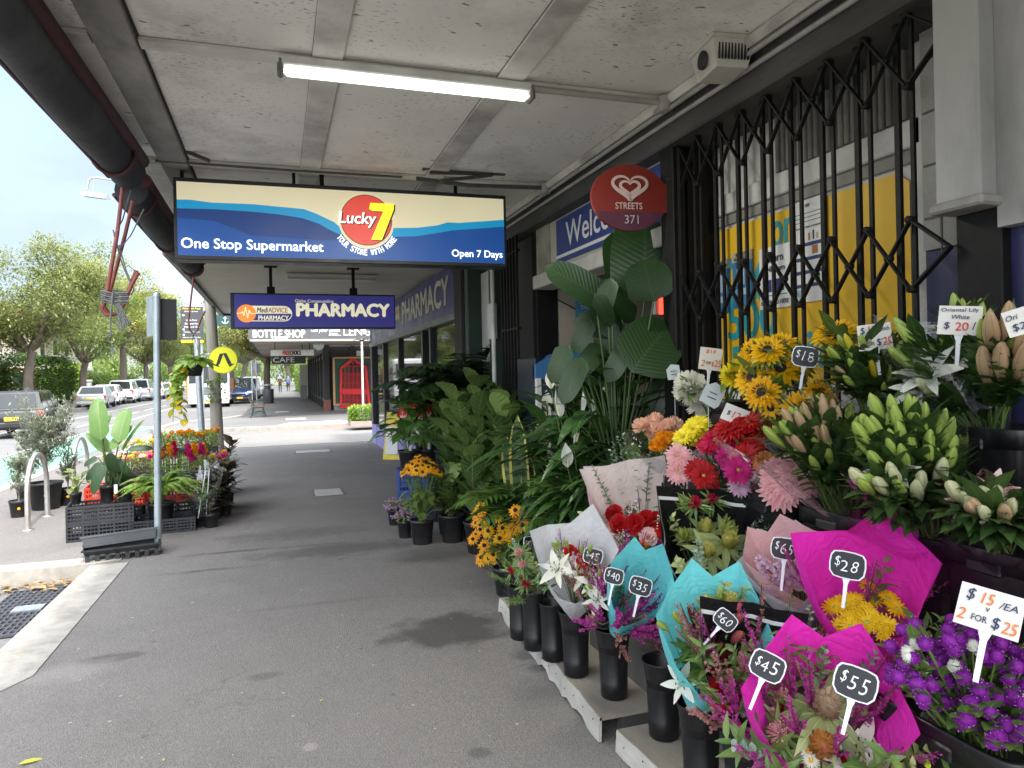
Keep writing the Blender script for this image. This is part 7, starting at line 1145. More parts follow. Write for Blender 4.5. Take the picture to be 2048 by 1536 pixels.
LILYM = leafm('peace_lily_leaf', (.014, .05, .012), (.05, .115, .025), .25, veins=12, rib=.06, trans=.14, spec=.55); PALMM = leafm('palm_leaf', (.016, .042, .014), (.05, .10, .03), .35, rib=.06, trans=.15); PHILM = leafm('philodendron_leaf', (.025, .075, .016), (.085, .18, .04), .3, rib=.06, trans=.18); ANTHM = leafm('anthurium_leaf', (.03, .09, .015), (.11, .21, .04), .22, veins=5, rib=.04, trans=.15); SNAKM = leafm('snake_leaf', (.05, .10, .04), (.10, .16, .065), .35, rib=0, trans=.05, bands=((.018, .045, .02), 55), edge=((.55, .50, .12), .72)); RUBM = leafm('rubber_leaf', (.03, .038, .022), (.17, .125, .085), .2, rib=.05, vcol=(.30, .16, .10), trans=.06, spec=.6); FERNM = leafm('fern_leaf', (.11, .21, .025), (.26, .38, .06), .5, rib=0, trans=.35); OLIVM = leafm('olive_leaf', (.11, .135, .085), (.27, .30, .21), .55, rib=.08, trans=.2)
def rosette(t, n, R0, zlo, zhi, T, L, mat, h0, droop=.35, spread=(0, 6.283), up_=.55, name='foliage', stem_r=.004):
    lv, st = MB(), MB(); a = RNG.uniform(*spread, n); q = RNG.uniform(.25, 1, n); z = zlo+(zhi-zlo)*(RNG.random(n)*.5+.5*(1-q)); P = np.stack([q*R0*np.cos(a), q*R0*np.sin(a), z], 1)
    D = np.stack([np.cos(a)*q, np.sin(a)*q, up_-droop*q*2+RNG.uniform(-.2, .2, n)], 1)
    for p in P: b = A([p[0]*.12, p[1]*.12, h0]); st.tube(bez(b, (p[0]*.35, p[1]*.35, (h0+p[2])/2+.1), p, 6), np.linspace(stem_r*1.3, stem_r, 6), 5)
    lv.scatter(T, P, frames(D+rand_dirs(n)*.15), RNG.uniform(*L, n)); lv.build(name, mat, t); st.build('stems', STEMG, t); return P, D
def stemmed(t, n, h, T, L, mat, h0, stems=1, R0=.08, elev=(.2, .9)):
    lv, st = MB(), MB()
    for s in range(stems):
        a0 = rnd(0, 6.28); e = A([R0*math.cos(a0)*rnd(.4, 1), R0*math.sin(a0)*rnd(.4, 1), h*rnd(.8, 1)]); S_ = bez((e[0]*.3, e[1]*.3, h0), (e[0]*.4, e[1]*.6, h*.5), e, 12); st.tube(S_, np.linspace(.011, .005, 12), 7); tt = np.linspace(.12, 1, n); P = np.stack([np.interp(tt, np.linspace(0, 1, 12), S_[:, k]) for k in range(3)], 1); a = a0+np.arange(n)*2.4; el = RNG.uniform(*elev, n)+tt*.25; D = np.stack([np.cos(a)*np.cos(el), np.sin(a)*np.cos(el), np.sin(el)], 1); lv.scatter(T, P, frames(D+rand_dirs(n)*.12), RNG.uniform(*L, n))
    lv.build('foliage', mat, t); st.build('stem', M('plant_stem_brown', (.09, .065, .04), .8), t)
def fronds(t, n, L, mat, h0, arch=.6, npin=26, T=NARROW, pl=(.10, .2), zup=1.0, name='foliage', vee=.25):
    lv, st = MB(), MB()
    for k in range(n):
        a = k*2.4+rnd(-.3, .3); l = L*rnd(.65, 1.05); q = rnd(.35, 1.0); e = A([l*q*math.cos(a)*arch, l*q*math.sin(a)*arch, h0+l*(zup-.75*q*arch)]); S_ = bez((0, 0, h0-.03), (e[0]*.3, e[1]*.3, h0+l*zup*.8), e, 14); st.tube(S_, np.linspace(.005, .0015, 14), 5); tt = np.repeat(np.linspace(.28 if T is not TINY else .1, 1, npin), 2); i = np.clip((tt*13).astype(int), 0, 12); P = S_[i]+(S_[i+1]-S_[i])*((tt*13)-i)[:, None]; tg = S_[i+1]-S_[i]; tg /= np.linalg.norm(tg, axis=1, keepdims=True); sd = np.cross(tg, A([0, 0, 1.])); sd /= np.linalg.norm(sd, axis=1, keepdims=True)+1e-6; sg = np.where(np.arange(len(tt)) % 2, 1, -1)[:, None]; D = sd*sg+tg*.55+A([0, 0, vee]); lv.scatter(T, P, frames(D), RNG.uniform(*pl, len(tt))*np.sin(np.pi*(.2+.72*tt)))
    lv.build(name, mat, t); st.build('stems', STEMG, t)
def blooms(t, kinds, n, R0, z, h0, sc, dome=.1, up_=.8):
    st = MB()
    for k in range(n): kind, c = kinds[k % len(kinds)]; a = rnd(0, 6.28); q = math.sqrt(rnd(0, 1)); p = A([q*R0*math.cos(a), q*R0*math.sin(a), z-dome*q*q+rnd(-.02, .02)]); flower(t, kind, c, p, A([p[0]/R0*.7-.15, p[1]/R0*.7-.2, up_]), sc); st.tube(bez((p[0]*.3, p[1]*.3, h0), (p[0]*.6, p[1]*.6, (h0+z)/2), p, 5), .002, 4)
    st.build('flower_stems', STEMG, t)
def crate(lab, loc, d, mat, rz=0, name='plastic_crate', group=None):
    t = thing(name, lab, 'crate', tuple(loc), rz, group); w, l, h = d; m = MB()
    for sy in (-1, 1):
        for z in np.linspace(.012, h-.012, 5): m.box((0, sy*(l/2-.008), z), (w, .014, .016 if .02 < z < h-.02 else .024))
        for k in range(int(w/.035)+1): m.box((-w/2+.01+(w-.02)*k/int(w/.035), sy*(l/2-.009), h/2), (.008 if k % 4 else .022, .012, h-.02))
    for sx in (-1, 1):
        for z in np.linspace(.012, h-.012, 5): m.box((sx*(w/2-.008), 0, z), (.014, l-.03, .016 if .02 < z < h-.02 else .024))
        for k in range(int(l/.035)+1): m.box((sx*(w/2-.009), -l/2+.01+(l-.02)*k/int(l/.035), h/2), (.012, .008 if k % 4 else .022, h-.022))
    m.build('lattice_sides', mat, t); m = MB(); m.box((0, 0, .02), (w-.03, l-.03, .006)); m.build('base', mat, t); return t
CRB = M('crate_black', (.018, .020, .024), .5, .2, 9, dirt=.2, grime=(.10, .10, .10)); CRR = M('crate_red', (.52, .045, .02), .5, .12, 6, dirt=.25, grime=(.15, .02, .01)); CRBL = M('crate_blue', (.02, .07, .30), .5, .12, 6, dirt=.2)
# ---------------------------------------------------------------- left group beside the kerb
def olive(lab, px, r, h, H, n, crown, group='potted olive trees'):
    p = onZ(*px); d = p-EYE; d[2] = 0; p = p+unit(d)*r; t = plant(lab, 'olive tree', p, r, h, 'potted_olive', group); lv, st = MB(), MB(); st.tube(bez((0, 0, h-.03), (.02, .02, H*.4), (.0, .0, H*.62), 8), np.linspace(.018, .010, 8) if r > .12 else np.linspace(.009, .005, 8), 7)
    for k in range(n):
        a = k*2.4; z0 = H*rnd(.32 if crown else .22, .62); b = A([0, 0, z0]); l = rnd(.25, .5)*H*(1 if crown else .62); e = b+A([math.cos(a)*l*rnd(.3, .75), math.sin(a)*l*rnd(.3, .75), l*rnd(.35, 1)]); e[2] = min(e[2], H*rnd(.92, 1.04)); S_ = bez(b, b*.4+e*.6+A([0, 0, -.02]), e, 8); st.tube(S_, np.linspace(.004, .0012, 8), 4)
        for w in range(4 if crown else 2):
            q = S_[2+w]; e2 = q+A([rnd(-.14, .14), rnd(-.14, .14), rnd(-.08, .2)])*(1 if crown else .8); S2 = bez(q, (q+e2)/2+A([0, 0, .02]), e2, 6); st.tube(S2, .0012, 3)
            for Q, cnt in ((S2, 19), (S_, 9)): tt = RNG.uniform(.1, 1, cnt)*(len(Q)-1.01); i = tt.astype(int); P = Q[i]+(Q[i+1]-Q[i])*(tt-i)[:, None]; D = rand_dirs(cnt, -.3)+A([0, 0, .35]); lv.scatter(OLT, P, frames(D), RNG.uniform(.036, .066, cnt))
    lv.build('foliage', OLIVM, t); st.build('branches', M('olive_bark', (.20, .175, .14), .85), t); m = MB(); d = unit(A([-p[0], -p[1], 0])); rz = t.rotation_euler[2]; d = rotm((0, 0, 1), -rz) @ d; m.disc(.02 if r > .12 else .016, 14, d*(r*.93)+A([0, 0, h*.55]), 0, frame(np.cross((0, 0, 1), d), d) @ A([[1, 0, 0], [0, 1, 0], [0, 0, 1]])); m.build('sticker', STK, t); return t
OLT = (A([(-.13, .45, .02), (0, 0, 0), (.13, .45, .02), (0, 1, -.06)]), [(0, 1, 3), (1, 2, 3)], A([(-1, .5), (0, 0), (1, .5), (0, 1)]))
olive('big bushy olive tree in the widest black pot behind the bike hoop', (92, 1022), .19, .34, 1.55, 58, True); olive('thin olive sapling in the small square pot left of the bike hoop', (38, 1036), .10, .20, 1.0, 20, False); olive('olive sapling in the black pot right of the big olive tree', (136, 1012), .115, .22, 1.15, 20, False); olive('slim olive sapling standing behind the left pot', (52, 1008), .11, .22, 1.25, 20, False)
HOOP = M('hoop_stainless', (.50, .47, .44), .35, .1, 10, metal=.75)
for i, (pf, pb_, lab) in enumerate([((56, 1060), (95, 1032), 'stainless steel bike hoop nearest, in front of the olive pots'), ((148, 992), (176, 975), 'second steel bike hoop half hidden behind the broad leaved plant')]):
    a, b = onZ(*pf), onZ(*pb_); t = thing('bike_hoop', lab, 'bike rack', tuple(a), 0, 'bike hoops on the footpath'); d = b-a; Hh = .78; m = MB(); P = [A([0, 0, 0]), A([0, 0, Hh-.4])]+[d*(.5-.5*math.cos(q))+A([0, 0, Hh-.4+.4*math.sin(q)]) for q in np.linspace(.15, math.pi-.15, 14)]+[d+A([0, 0, Hh-.4]), d]; m.tube(P, .028, 12); m.build('hoop', HOOP, t)
    for q in (A([0, 0, 0]), d): m = MB(); m.lathe([(.06, 0), (.06, .006), (.001, .008)], 16, q); m.build('base_plate', HOOP, t)
c1 = A([-1.76, 8.32, 0]); ra = R(8)
crate('black lattice crate at the bottom under the broad leaved plant', c1, (.60, .40, .175), CRB, ra, group='black nursery crates'); crate('black lattice crate stacked on top, carrying the broad leaved plant', c1+A([0, 0, .177]), (.60, .40, .175), CRB, ra, group='black nursery crates'); crate('low black crate under the bright green fern', (-1.17, 8.36, 0), (.60, .40, .15), CRB, R(4), group='black nursery crates')
for i, (x, y, z, lab) in enumerate([(-1.75, 8.85, 0, 'dark crate on the ground behind the black crates'), (-1.72, 8.85, .232, 'red crate carrying the left flower seedlings'), (-1.12, 8.95, 0, 'dark crate behind the fern'), (-1.12, 8.95, .232, 'red crate under the plume flowers')]): crate(lab, (x, y, z), (.58, .42, .23), CRR if z else CRB, R(5), group='crates holding up the seedlings')
# trays leaning by the pole
tr = onZ(236, 1118); t = thing('nursery_tray', 'upper grey black nursery trough lying tilted by the sign pole', 'tray', (tr[0]-.0, tr[1]+.12, .115), R(10), 'empty nursery trays by the pole'); 
def trough(t, w, l, h, mat, ribs=0):
    m = MB(); a, b = .82, 1; V = [(-w/2*.94, -l/2*a, 0), (w/2*.94, -l/2*a, 0), (w/2*.94, l/2*a, 0), (-w/2*.94, l/2*a, 0), (-w/2, -l/2, h), (w/2, -l/2, h), (w/2, l/2, h), (-w/2, l/2, h)]; Vi = [(x*.97, y*.95, z+.006) for x, y, z in V[:4]]+[(x*.97, y*.93, z) for x, y, z in V[4:]]
    m.add(V+Vi, [(3, 2, 1, 0), (0, 1, 5, 4), (1, 2, 6, 5), (2, 3, 7, 6), (3, 0, 4, 7), (8, 9, 10, 11), (9, 8, 12, 13), (10, 9, 13, 14), (11, 10, 14, 15), (8, 11, 15, 12), (4, 5, 13, 12), (5, 6, 14, 13), (6, 7, 15, 14), (7, 4, 12, 15)]); m.build('body', mat, t); m = MB()
    for sy in (-1, 1): m.box((0, sy*l/2, h-.008), (w+.02, .012, .016))
    m.build('lip', mat, t)
    for k in range(ribs): MB().box((-w/2+w*(k+.5)/ribs, -l*.42, -.03), (.035, .05, .06)).build('foot', mat, t)
TRG = M('tray_grey', (.055, .06, .068), .4, .15, 10, dirt=.2, grime=(.14, .14, .14)); t.rotation_euler = (R(-14), R(-2), R(10)); trough(t, .60, .17, .10, TRG)
t = thing('nursery_tray', 'lower black nursery tray with ribbed feet on the ground by the sign pole', 'tray', (tr[0]+.02, tr[1]+.10, .06), R(10), 'empty nursery trays by the pole'); trough(t, .62, .26, .055, CRB, 8)
# broad leaved paddles on the crate
def paddles(t, spec, Y, mat, o, nrm=(-.25, -1, .45), T=PADDLE, rs=.006, name='leaf'):
    O = A(t.location); st = MB()
    for (bx, by, tx, ty, w, *dy) in spec:
        y = Y+(dy[0] if dy else rnd(-.12, .12)); b, e = onY(bx, by, y)-O, onY(tx, ty, y+rnd(-.08, .04))-O; d = e-b; L = np.linalg.norm(d); m = MB(); TT = (T[0]*A([w/.42, 1, 1.0]), T[1], T[2]); m.scatter(TT, [b], frames(A([d]), A([nrm])+RNG.uniform(-.25, .25, (1, 3))), [L]); m.build(name, mat, t); st.tube(bez((o[0]+rnd(-.03, .03), o[1]+rnd(-.03, .03), o[2]), (b[0]*.5+o[0]*.5, b[1]*.6+o[1]*.4, (b[2]+o[2])/2), b, 8), np.linspace(rs*1.7, rs, 8), 7)
    st.build('leaf_stalks', M('stalk_green', (.05, .085, .026), .5), t)
zc = .354
t = thing('potted_plant', 'broad leaved plant with two tall bright green paddle leaves on the black crates', 'plant', (-1.70, 8.28, zc), 0); pot(t, .068, .17); pot(t, .082, .19, (.16, .03, 0))
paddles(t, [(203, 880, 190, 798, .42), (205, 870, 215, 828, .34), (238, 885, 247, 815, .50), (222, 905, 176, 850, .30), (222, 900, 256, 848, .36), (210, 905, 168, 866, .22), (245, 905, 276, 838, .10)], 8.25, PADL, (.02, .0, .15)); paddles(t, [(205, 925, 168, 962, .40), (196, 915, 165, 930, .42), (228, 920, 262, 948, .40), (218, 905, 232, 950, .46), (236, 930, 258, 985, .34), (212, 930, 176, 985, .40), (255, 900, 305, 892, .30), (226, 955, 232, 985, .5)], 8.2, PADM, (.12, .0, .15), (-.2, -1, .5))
m = MB(); m.box((.10, -.10, .14), (.03, .003, .09)); m.build('plant_tag', TAGW, t)
t = plant('small pale leafed seedling pot at the corner of the black crate', 'plant', (-1.98, 8.26, zc), .055, .12); rosette(t, 16, .14, .15, .42, OVAL, (.07, .12), LF[0], .1)
# fern
t = plant('bright green fern spilling over the low black crate', 'fern', (-1.2, 8.3, .13), .13, .18); fronds(t, 95, .66, FERNM, .18, .85, 30, leaf_t(.18, 2, .1, .2), (.05, .085), .74, 'foliage', -.12)
# wrapped plant and rubber plants
p = onZ(392, 1056); t = plant('plant wrapped in clear crinkled cellophane beside the fern', 'plant', p+A([.05, .12, 0]), .085, .17); rosette(t, 18, .16, .25, .5, OVAL, (.08, .14), LILYM, .15); wrap(t, A([0, 0, .1]), np.eye(3), .55, .2, SHAPES['vee'], CLEAR, .08, None, 'cellophane_wrap'); m = MB(); m.tube([(.02, -.1, .1), (.06, -.12, .62)], .005, 6); m.tube([(-.06, -.1, .1), (.02, -.12, .6)], .005, 6); m.build('stakes', TAGW, t)
for i, (px, r, H, lab) in enumerate([((425, 1040), .10, .62, 'dark rubber plant with bronze leaves right of the wrapped plant'), ((450, 1020), .10, .6, 'dark rubber plant nearest the open pavement'), ((440, 985), .10, .72, 'reddish rubber plant at the back beside the timber pole')]): p = onZ(*px); t = plant(lab, 'rubber plant', p+A([0, .1, 0]), r, .19, 'rubber_plant', 'potted rubber plants'); stemmed(t, 16, H, leaf_t(.26, 5, .2, .2), (.19, .28), RUBM, .17, 3, .20, (-.15, .6))
for i, (x, y, lab) in enumerate([(-.72, 8.32, 'small black pot with a low dark plant between wrapped plant and pavement'), (-.62, 8.95, 'spare black pot in front of the reddish rubber plant')]): t = plant(lab, 'plant', (x, y, 0), .08, .15); stemmed(t, 8, .34, OVAL, (.09, .14), RUBM, .14, 1, .05)
# seedling trays with flowers
def tray(lab, c, w, l, kinds, n, h, sc, fol, rz=0, fmat=None, zsup=None):
    t = thing('seedling_tray', lab, 'flower tray', tuple(c), rz, 'trays of flower seedlings'); m = MB(); m.box((0, 0, .03), (w, l, .06), b=.008); 
    for k in range(8): m.box((-w/2+w*(k+.5)/8, -l/2-.002, .035), (w/8-.02, .01, .05))
    m.build('tray', POTB, t); m = MB(); P = np.stack([RNG.uniform(-w/2, w/2, fol), RNG.uniform(-l/2, l/2, fol), .06+RNG.random(fol)*h], 1); m.scatter(NARROW if fmat is not OLIVM else OVAL, P, frames(rand_dirs(fol, -.1)), RNG.uniform(.04, .085, fol)); m.build('foliage', fmat or FERNM, t)
    for k in range(n): kd, cc = kinds[k % len(kinds)]; flower(t, kd, cc, A([rnd(-w/2, w/2), rnd(-l/2, l/2), .06+h*rnd(.8, 1.15)]), A([rnd(-.3, .3)-.1, rnd(-.4, .1)-.3, 1]), sc)
    if zsup: crate(zsup, (c[0], c[1], 0), (w*.95, l*.95, c[2]-.002), CRB, rz, group='crates under the seedling trays')
    return t
tray('tray of orange marigolds, the highest flowers of the left group', (-1.18, 10.35, .62), .78, .36, [('pom', 'orange')], 40, .2, 1.5, 2600, R(3), FERNM, 'black crate under the orange marigold tray'); tray('tray of yellow marigolds and small pink blooms beyond the broad leaves', (-1.72, 10.2, .60), .42, .36, [('pom', 'lemon'), ('pom', 'lemon'), ('zinnia', 'pink')], 28, .15, 1.2, 500, 0, FERNM, 'black crate under the yellow marigold tray')
tray('tray of mixed pink and yellow zinnias in the middle of the left group', (-1.62, 9.5, .47), .55, .4, [('zinnia', 'hot'), ('zinnia', 'yellow'), ('zinnia', 'pink'), ('zinnia', 'orange')], 44, .17, 1.35, 900, 0, LF[0], 'crate under the zinnia tray'); tray('tray of red and orange plume flowers behind the sign pole', (-1.1, 8.98, .466), .6, .38, [('plume', 'red'), ('plume', 'hot'), ('plume', 'orange'), ('carnation', 'hot')], 24, .20, 1.5, 800, R(5), FERNM); tray('tray with purple blue and crimson flowers beside the rubber plants', (-.82, 9.5, .40), .42, .36, [('carnation', 'hot'), ('zinnia', 'violet'), ('pom', 'yellow'), ('carnation', 'crimson')], 20, .20, 1.5, 700, 0, FERNM, 'crate under the purple and crimson flowers')
t = plant('small pot of pink and yellow flowers on the red crate', 'plant', (-1.75, 8.85, .464), .09, .12); rosette(t, 20, .14, .15, .3, OVAL, (.05, .09), LF[0], .1); blooms(t, [('zinnia', 'yellow'), ('zinnia', 'hot'), ('zinnia', 'pink')], 14, .16, .34, .1, 1.3)
# hanging basket
hb_ = onY(388, 740, 8.6); t = thing('hanging_basket', 'hanging black basket of trailing green and yellow vine on the thin hook', 'hanging basket', tuple(hb_)); m = MB(); m.lathe([(.001, -.07), (.075, -.065), (.10, .05), (.105, .06), (.09, .06)], 22); m.build('basket', POTB, t); m = MB()
for k in range(3): m.tube([(.09*math.cos(k*2.1), .09*math.sin(k*2.1), .06), (0, 0, .40)], .002, 4)
m.build('hanger_wires', BLACKM, t); POTHOS = leafm('vine_leaf', (.12, .24, .03), (.34, .48, .10), .35, rib=.05, trans=.35); POTHY = leafm('vine_leaf_yellow', (.55, .36, .02), (.7, .55, .06), .4, rib=.05, trans=.35)
P, D = rosette(t, 36, .17, .06, .17, HEARTL, (.08, .12), POTHOS, .05, .5, name='foliage'); m, y_, s_ = MB(), MB(), MB()
for k in range(7):
    e = A([-.08-.02*k+rnd(-.05, .05), rnd(-.12, .02), rnd(-.62, -.25)]); S_ = bez((-.06, -.05, .07), (-.2+rnd(-.04, .04), -.08, .0), e, 14); s_.tube(S_, .003, 4); d_ = rand_dirs(13, -.7, .1); d_[:, 1] -= .3; (m if k % 3 else y_).scatter(HEARTL, S_[1:], frames(d_), RNG.uniform(.07, .12, 13))
m.build('trailing_leaves', POTHOS, t); y_.build('trailing_leaves', POTHY, t); s_.build('vines', STEMG, t)
# ---------------------------------------------------------------- right group by the doorway
def front(px, z=0, r=.1): p = onZ(*px, z); d = p-EYE; d[2] = 0; return p+unit(d)*r
p = front((845, 1092), 0, .11); t = plant('potted orange black eyed daisies standing on the pavement edge', 'plant', p, .112, .23); rosette(t, 80, .19, .28, .62, OVAL, (.06, .11), LF[1], .2, .5); blooms(t, [('rudbeckia', 'gold'), ('rudbeckia', 'orange')], 46, .19, .82, .3, 1.05, .16)
p = front((905, 1088), 0, .11); t = plant('small fiddle leaf fig beside the potted orange daisies', 'fig plant', p, .115, .26); stemmed(t, 15, .62, FIG, (.14, .22), FIGM, .24, 3, .13, (.3, 1.1))
for px, lab in (((810, 1078), 'front pot of tiny lilac flowers at the pavement edge'), ((789, 1052), 'rear pot of tiny lilac flowers behind the first')): p = front(px, 0, .07); t = plant(lab, 'plant', p, .07, .17, group='pots of tiny lilac flowers'); rosette(t, 40, .09, .17, .24, OVAL, (.03, .05), LF[0], .15); blooms(t, [('pom', 'mauve'), ('pom', 'lilac')], 60, .13, .27, .2, .55, .08)
p = front((1015, 1196), .0, .09); p[2] = 0; t = plant('tall orange black eyed daisies at the end of the platform', 'plant', p, .10, .2); rosette(t, 50, .17, .24, .45, OVAL, (.07, .12), LF[1], .18, .5)
st = MB(); O = A(p); rzm = rotm((0, 0, 1), -t.rotation_euler[2])
for k in range(34): q = onX(rnd(940, 1045) if k < 22 else rnd(955, 1010), rnd(1015, 1090) if k < 22 else rnd(1085, 1135), p[0]+rnd(-.08, .05)); l = rzm @ (q-O); flower(t, 'rudbeckia', ('gold', 'orange')[k % 2], l, rzm @ A([-.5, -.7, .6]), 1.25); st.tube(bez((0, 0, .18), (l[0]*.5, l[1]*.5, l[2]*.6), l, 5), .002, 4)
st.build('flower_stems', STEMG, t)
crate('blue plastic crate under the red flowered pots', (1.50, 8.15, 0), (.44, .34, .27), CRBL, R(-10), group='blue crates by the pharmacy'); crate('upper blue plastic crate carrying the red flowered pots', (1.50, 8.15, .272), (.44, .34, .25), CRBL, R(-6), group='blue crates by the pharmacy')
for i, (x, y, lab, nf) in enumerate([(1.40, 8.05, 'red anthurium pot at the outer corner of the blue crates', 3), (1.62, 8.1, 'red anthurium pot beside the fig plants', 2)]):
    t = plant(lab, 'anthurium', (x, y, .525), .12, .22, group='red anthurium pots'); rosette(t, 18, .32, .35, .68, HEARTL, (.16, .26), ANTHM, .2, .35); [flower(t, 'anthurium', 'red', A([-.14+.14*k+rnd(-.03, .03), -.14, .62+.1*(k % 2)]), A([-.2, -.5, .5]), 1.25, 0) for k in range(nf)]; m = MB(); m.box((-.03, -.1, .25), (.03, .003, .1)); m.build('plant_tag', TAGW, t)
LOB = MB()
for k in range(9): a_ = R(-120+30*k); LOB.scatter(leaf_t(.13, 4, .2, .25), [[0, .15, 0]], A([[[math.cos(a_), math.sin(a_), 0], [-math.sin(a_), math.cos(a_), 0], [0, 0, 1]]]), [.85-.04*abs(k-4)])
LOBT = (np.concatenate([v for v, _ in LOB.v]), [tuple(f) for fs, _, _ in LOB.f for f in fs], np.concatenate([u for _, u in LOB.v]))
for i, (x, y, z, lab, n, H) in enumerate([(1.72, 8.6, .5, 'philodendron with deeply cut leaves above the blue crates', 30, .95), (1.78, 7.75, .5, 'second cut leaf philodendron against the green posts', 26, .9)]):
    crate('black crate under ' + ('the first' if i == 0 else 'the second') + ' cut leaf philodendron', (x, y, 0), (.4, .36, z-.003), CRB, 0, group='crates under the philodendrons'); t = plant(lab, 'philodendron', (x, y, z), .15, .26, group='cut leaf philodendrons'); rosette(t, n, .55, .35, H, LOBT, (.20, .32), PHILM, .24, .4)
for i, (x, y, z, L, n, lab) in enumerate([(2.0, 7.45, .4, 1.6, 30, 'tall dark palm with arching fronds beside the folded gate'), (1.95, 8.25, .4, 1.45, 24, 'dark palm farther back under the pharmacy wall sign')]): crate('crate under ' + ('the tall dark palm' if i == 0 else 'the farther palm'), (x, y, 0), (.36, .36, z-.003), CRB, group='crates under the palms'); t = plant(lab, 'palm', (x, y, z), .15, .28, 'potted_palm', 'potted palms'); fronds(t, n, L, PALMM, .28, .62, 24, LANCE, (.22, .42), .95, 'foliage', -.1)
for i, (px, H, n, st_, lab, z) in enumerate([((1.84, 6.7, 0), 1.5, 22, 4, 'tallest fiddle leaf fig in the middle of the plant display', 0), ((1.62, 6.95, 0), 1.3, 20, 3, 'fiddle leaf fig behind the small fig', 0), ((1.93, 5.95, 0), 1.42, 22, 4, 'fiddle leaf fig in front of the folded gate', 0), ((1.70, 6.15, 0), 1.0, 16, 3, 'low fiddle leaf fig in front of the tallest one', 0)]):
    p = px; t = plant(lab, 'fig plant', p, .15, .28, 'fiddle_leaf_fig', 'fiddle leaf figs'); stemmed(t, n, H, FIG, (.22, .33), FIGM, .26, st_, .26, (.45, 1.15))
ST_ = lambda x, y, z, lab: crate(lab, (x, y, 0), (.34, .34, z-.003), CRB, group='crates under the green plants by the door')
ST_(1.72, 4.98, .4, 'crate under the snake plant'); t = plant('snake plant with yellow edged banded leaves', 'snake plant', (1.72, 4.98, .40), .12, .2); m = MB()
for k, (a_, l, w) in enumerate([(-1.9, .72, .075), (-.3, .74, .07), (1.2, .62, .07), (2.4, .5, .07), (-2.8, .56, .07), (.4, .45, .06), (-1.2, .40, .06)]): d = A([.16*math.cos(a_), .16*math.sin(a_), 1]); m.scatter((leaf_t(w/l, 8, .5, .04, lambda t_: min(1, .65+t_*1.3)*max(0, 1-t_**5)**.8)), [[.05*math.cos(a_), .05*math.sin(a_), .18]], frames(A([d]), A([[-.3, -1, .1]])), [l])
m.build('foliage', SNAKM, t)
SP = [(1.80, 4.55, .25, .28, .8, 'peace lily with white blooms just behind the orange daisies', 5), (2.05, 5.05, .45, .30, .9, 'peace lily beside the freezer door', 4), (1.82, 4.3, .55, .36, .95, 'large peace lily in front of the shop doorway', 5), (1.72, 3.92, .45, .30, .75, 'peace lily directly behind the cream paper bouquet', 2), (1.95, 3.75, .65, .34, .85, 'glossy leaved plant below the giant paddle leaves', 0), (2.0, 4.55, .75, .34, .95, 'broad leaved lily plant high in front of the doorway', 3)]
for i, (x, y, z, r0, H, lab, nb) in enumerate(SP):
    ST_(x, y, z, 'crate under the ' + lab); t = plant(lab, 'peace lily', (x, y, z), .12, .2, 'peace_lily', 'peace lilies by the doorway'); rosette(t, 64, r0*.8, .22, H*.8, BLADE, (.16, .28), LILYM, .18, .3, stem_r=.0025); st = MB()
    for k in range(nb): q = A([rnd(-.8, .1)*r0*.8, rnd(-.9, .3)*r0*.8, H*rnd(.75, 1.0)]); flower(t, 'spathe', 'white', q, A([rnd(-.2, .2), -.1, 1]), rnd(.9, 1.2), rnd(-.6, .6)); st.tube(bez((0, 0, .18), q*.5+A([0, 0, .1]), q, 6), .003, 5)
    if nb: st.build('flower_stems', STEMG, t)
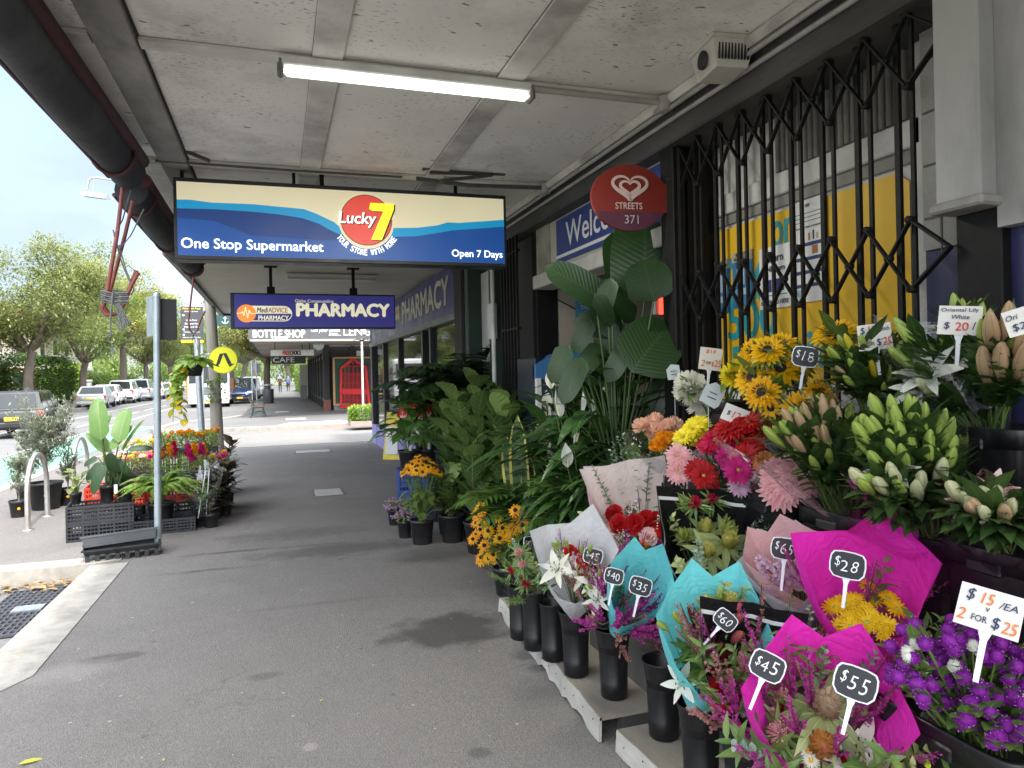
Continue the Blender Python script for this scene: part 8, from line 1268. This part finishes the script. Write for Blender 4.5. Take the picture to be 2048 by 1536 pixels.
for i, (x, y, z, lab) in enumerate([(1.78, 4.05, .3, 'narrow leaved palm seedlings low behind the pale bouquet'), (1.66, 4.75, .2, 'feathery palm seedlings between the peace lilies')]): ST_(x, y, z, 'crate under the ' + lab); t = plant(lab, 'palm', (x, y, z), .11, .18, 'potted_palm', 'palm seedlings by the doorway'); fronds(t, 26, .75, leafm('seedling_palm', (.03, .08, .015), (.09, .17, .035), .35, rib=.06, trans=.2), .16, .75, 11, leaf_t(.10, 4, .25, .3), (.18, .32), .9)
# giant paddle leaf plant
GO = A([1.92, 3.86, .66]); ST_(1.92, 3.86, .66, 'crate under the giant paddle leaf plant'); t = thing('giant_paddle_plant', 'giant dark paddle leaf plant reaching up to the oval ice cream sign', 'plant', tuple(GO)); pot(t, .15, .27)
paddles(t, [(1290, 595, 1293, 416, .80), (1250, 600, 1238, 462, .55), (1338, 600, 1340, 462, .60), (1215, 607, 1106, 527, .46), (1307, 604, 1292, 518, 1.15, -.28), (1262, 744, 1347, 634, .85, -.30), (1190, 588, 1228, 652, .5, -.2), (1182, 640, 1148, 702, .5), (1135, 690, 1102, 762, .5, -.1), (1165, 715, 1125, 800, .45, -.2), (1222, 556, 1202, 628, .5, -.1), (1255, 690, 1215, 760, .5, -.2), (1215, 720, 1255, 800, .45), (1247, 655, 1158, 642, .55), (1352, 630, 1380, 540, .62), (1330, 705, 1402, 768, .60), (1205, 690, 1150, 752, .45), (1300, 762, 1238, 700, .50), (1335, 755, 1290, 835, .50), (1385, 752, 1362, 850, .50), (1225, 640, 1196, 740, .42), (1270, 640, 1225, 590, .6)], 3.86, PADM, (0, 0, .25), (-.35, -1, .30), rs=.005)

for i, (x, y, z, H, n, lab) in enumerate([(1.92, 4.82, .45, 1.02, 34, 'tall lance leaved plant hiding the freezer door'), (2.02, 4.35, .5, 1.05, 34, 'tall lance leaved plant left of the giant paddle leaves'), (2.1, 5.1, .3, 1.0, 26, 'lance leaved plant against the freezer side'), (2.0, 3.98, .6, 1.25, 44, 'dark lance leaved plant among the stalks of the giant paddle leaves')]):
    ST_(x, y, z, 'crate under the ' + lab); t = plant(lab, 'plant', (x, y, z), .13, .22, 'lance_leaf_plant', 'tall lance leaved plants by the doorway'); rosette(t, n, .36, .25, H, leaf_t(.19, 6, .25, .45), (.22, .36), LILYM, .2, .3, stem_r=.0025); stemmed(t, 14, H*1.02, leaf_t(.19, 5, .2, .35), (.22, .36), LILYM, .2, 2, .12, (.0, .7))
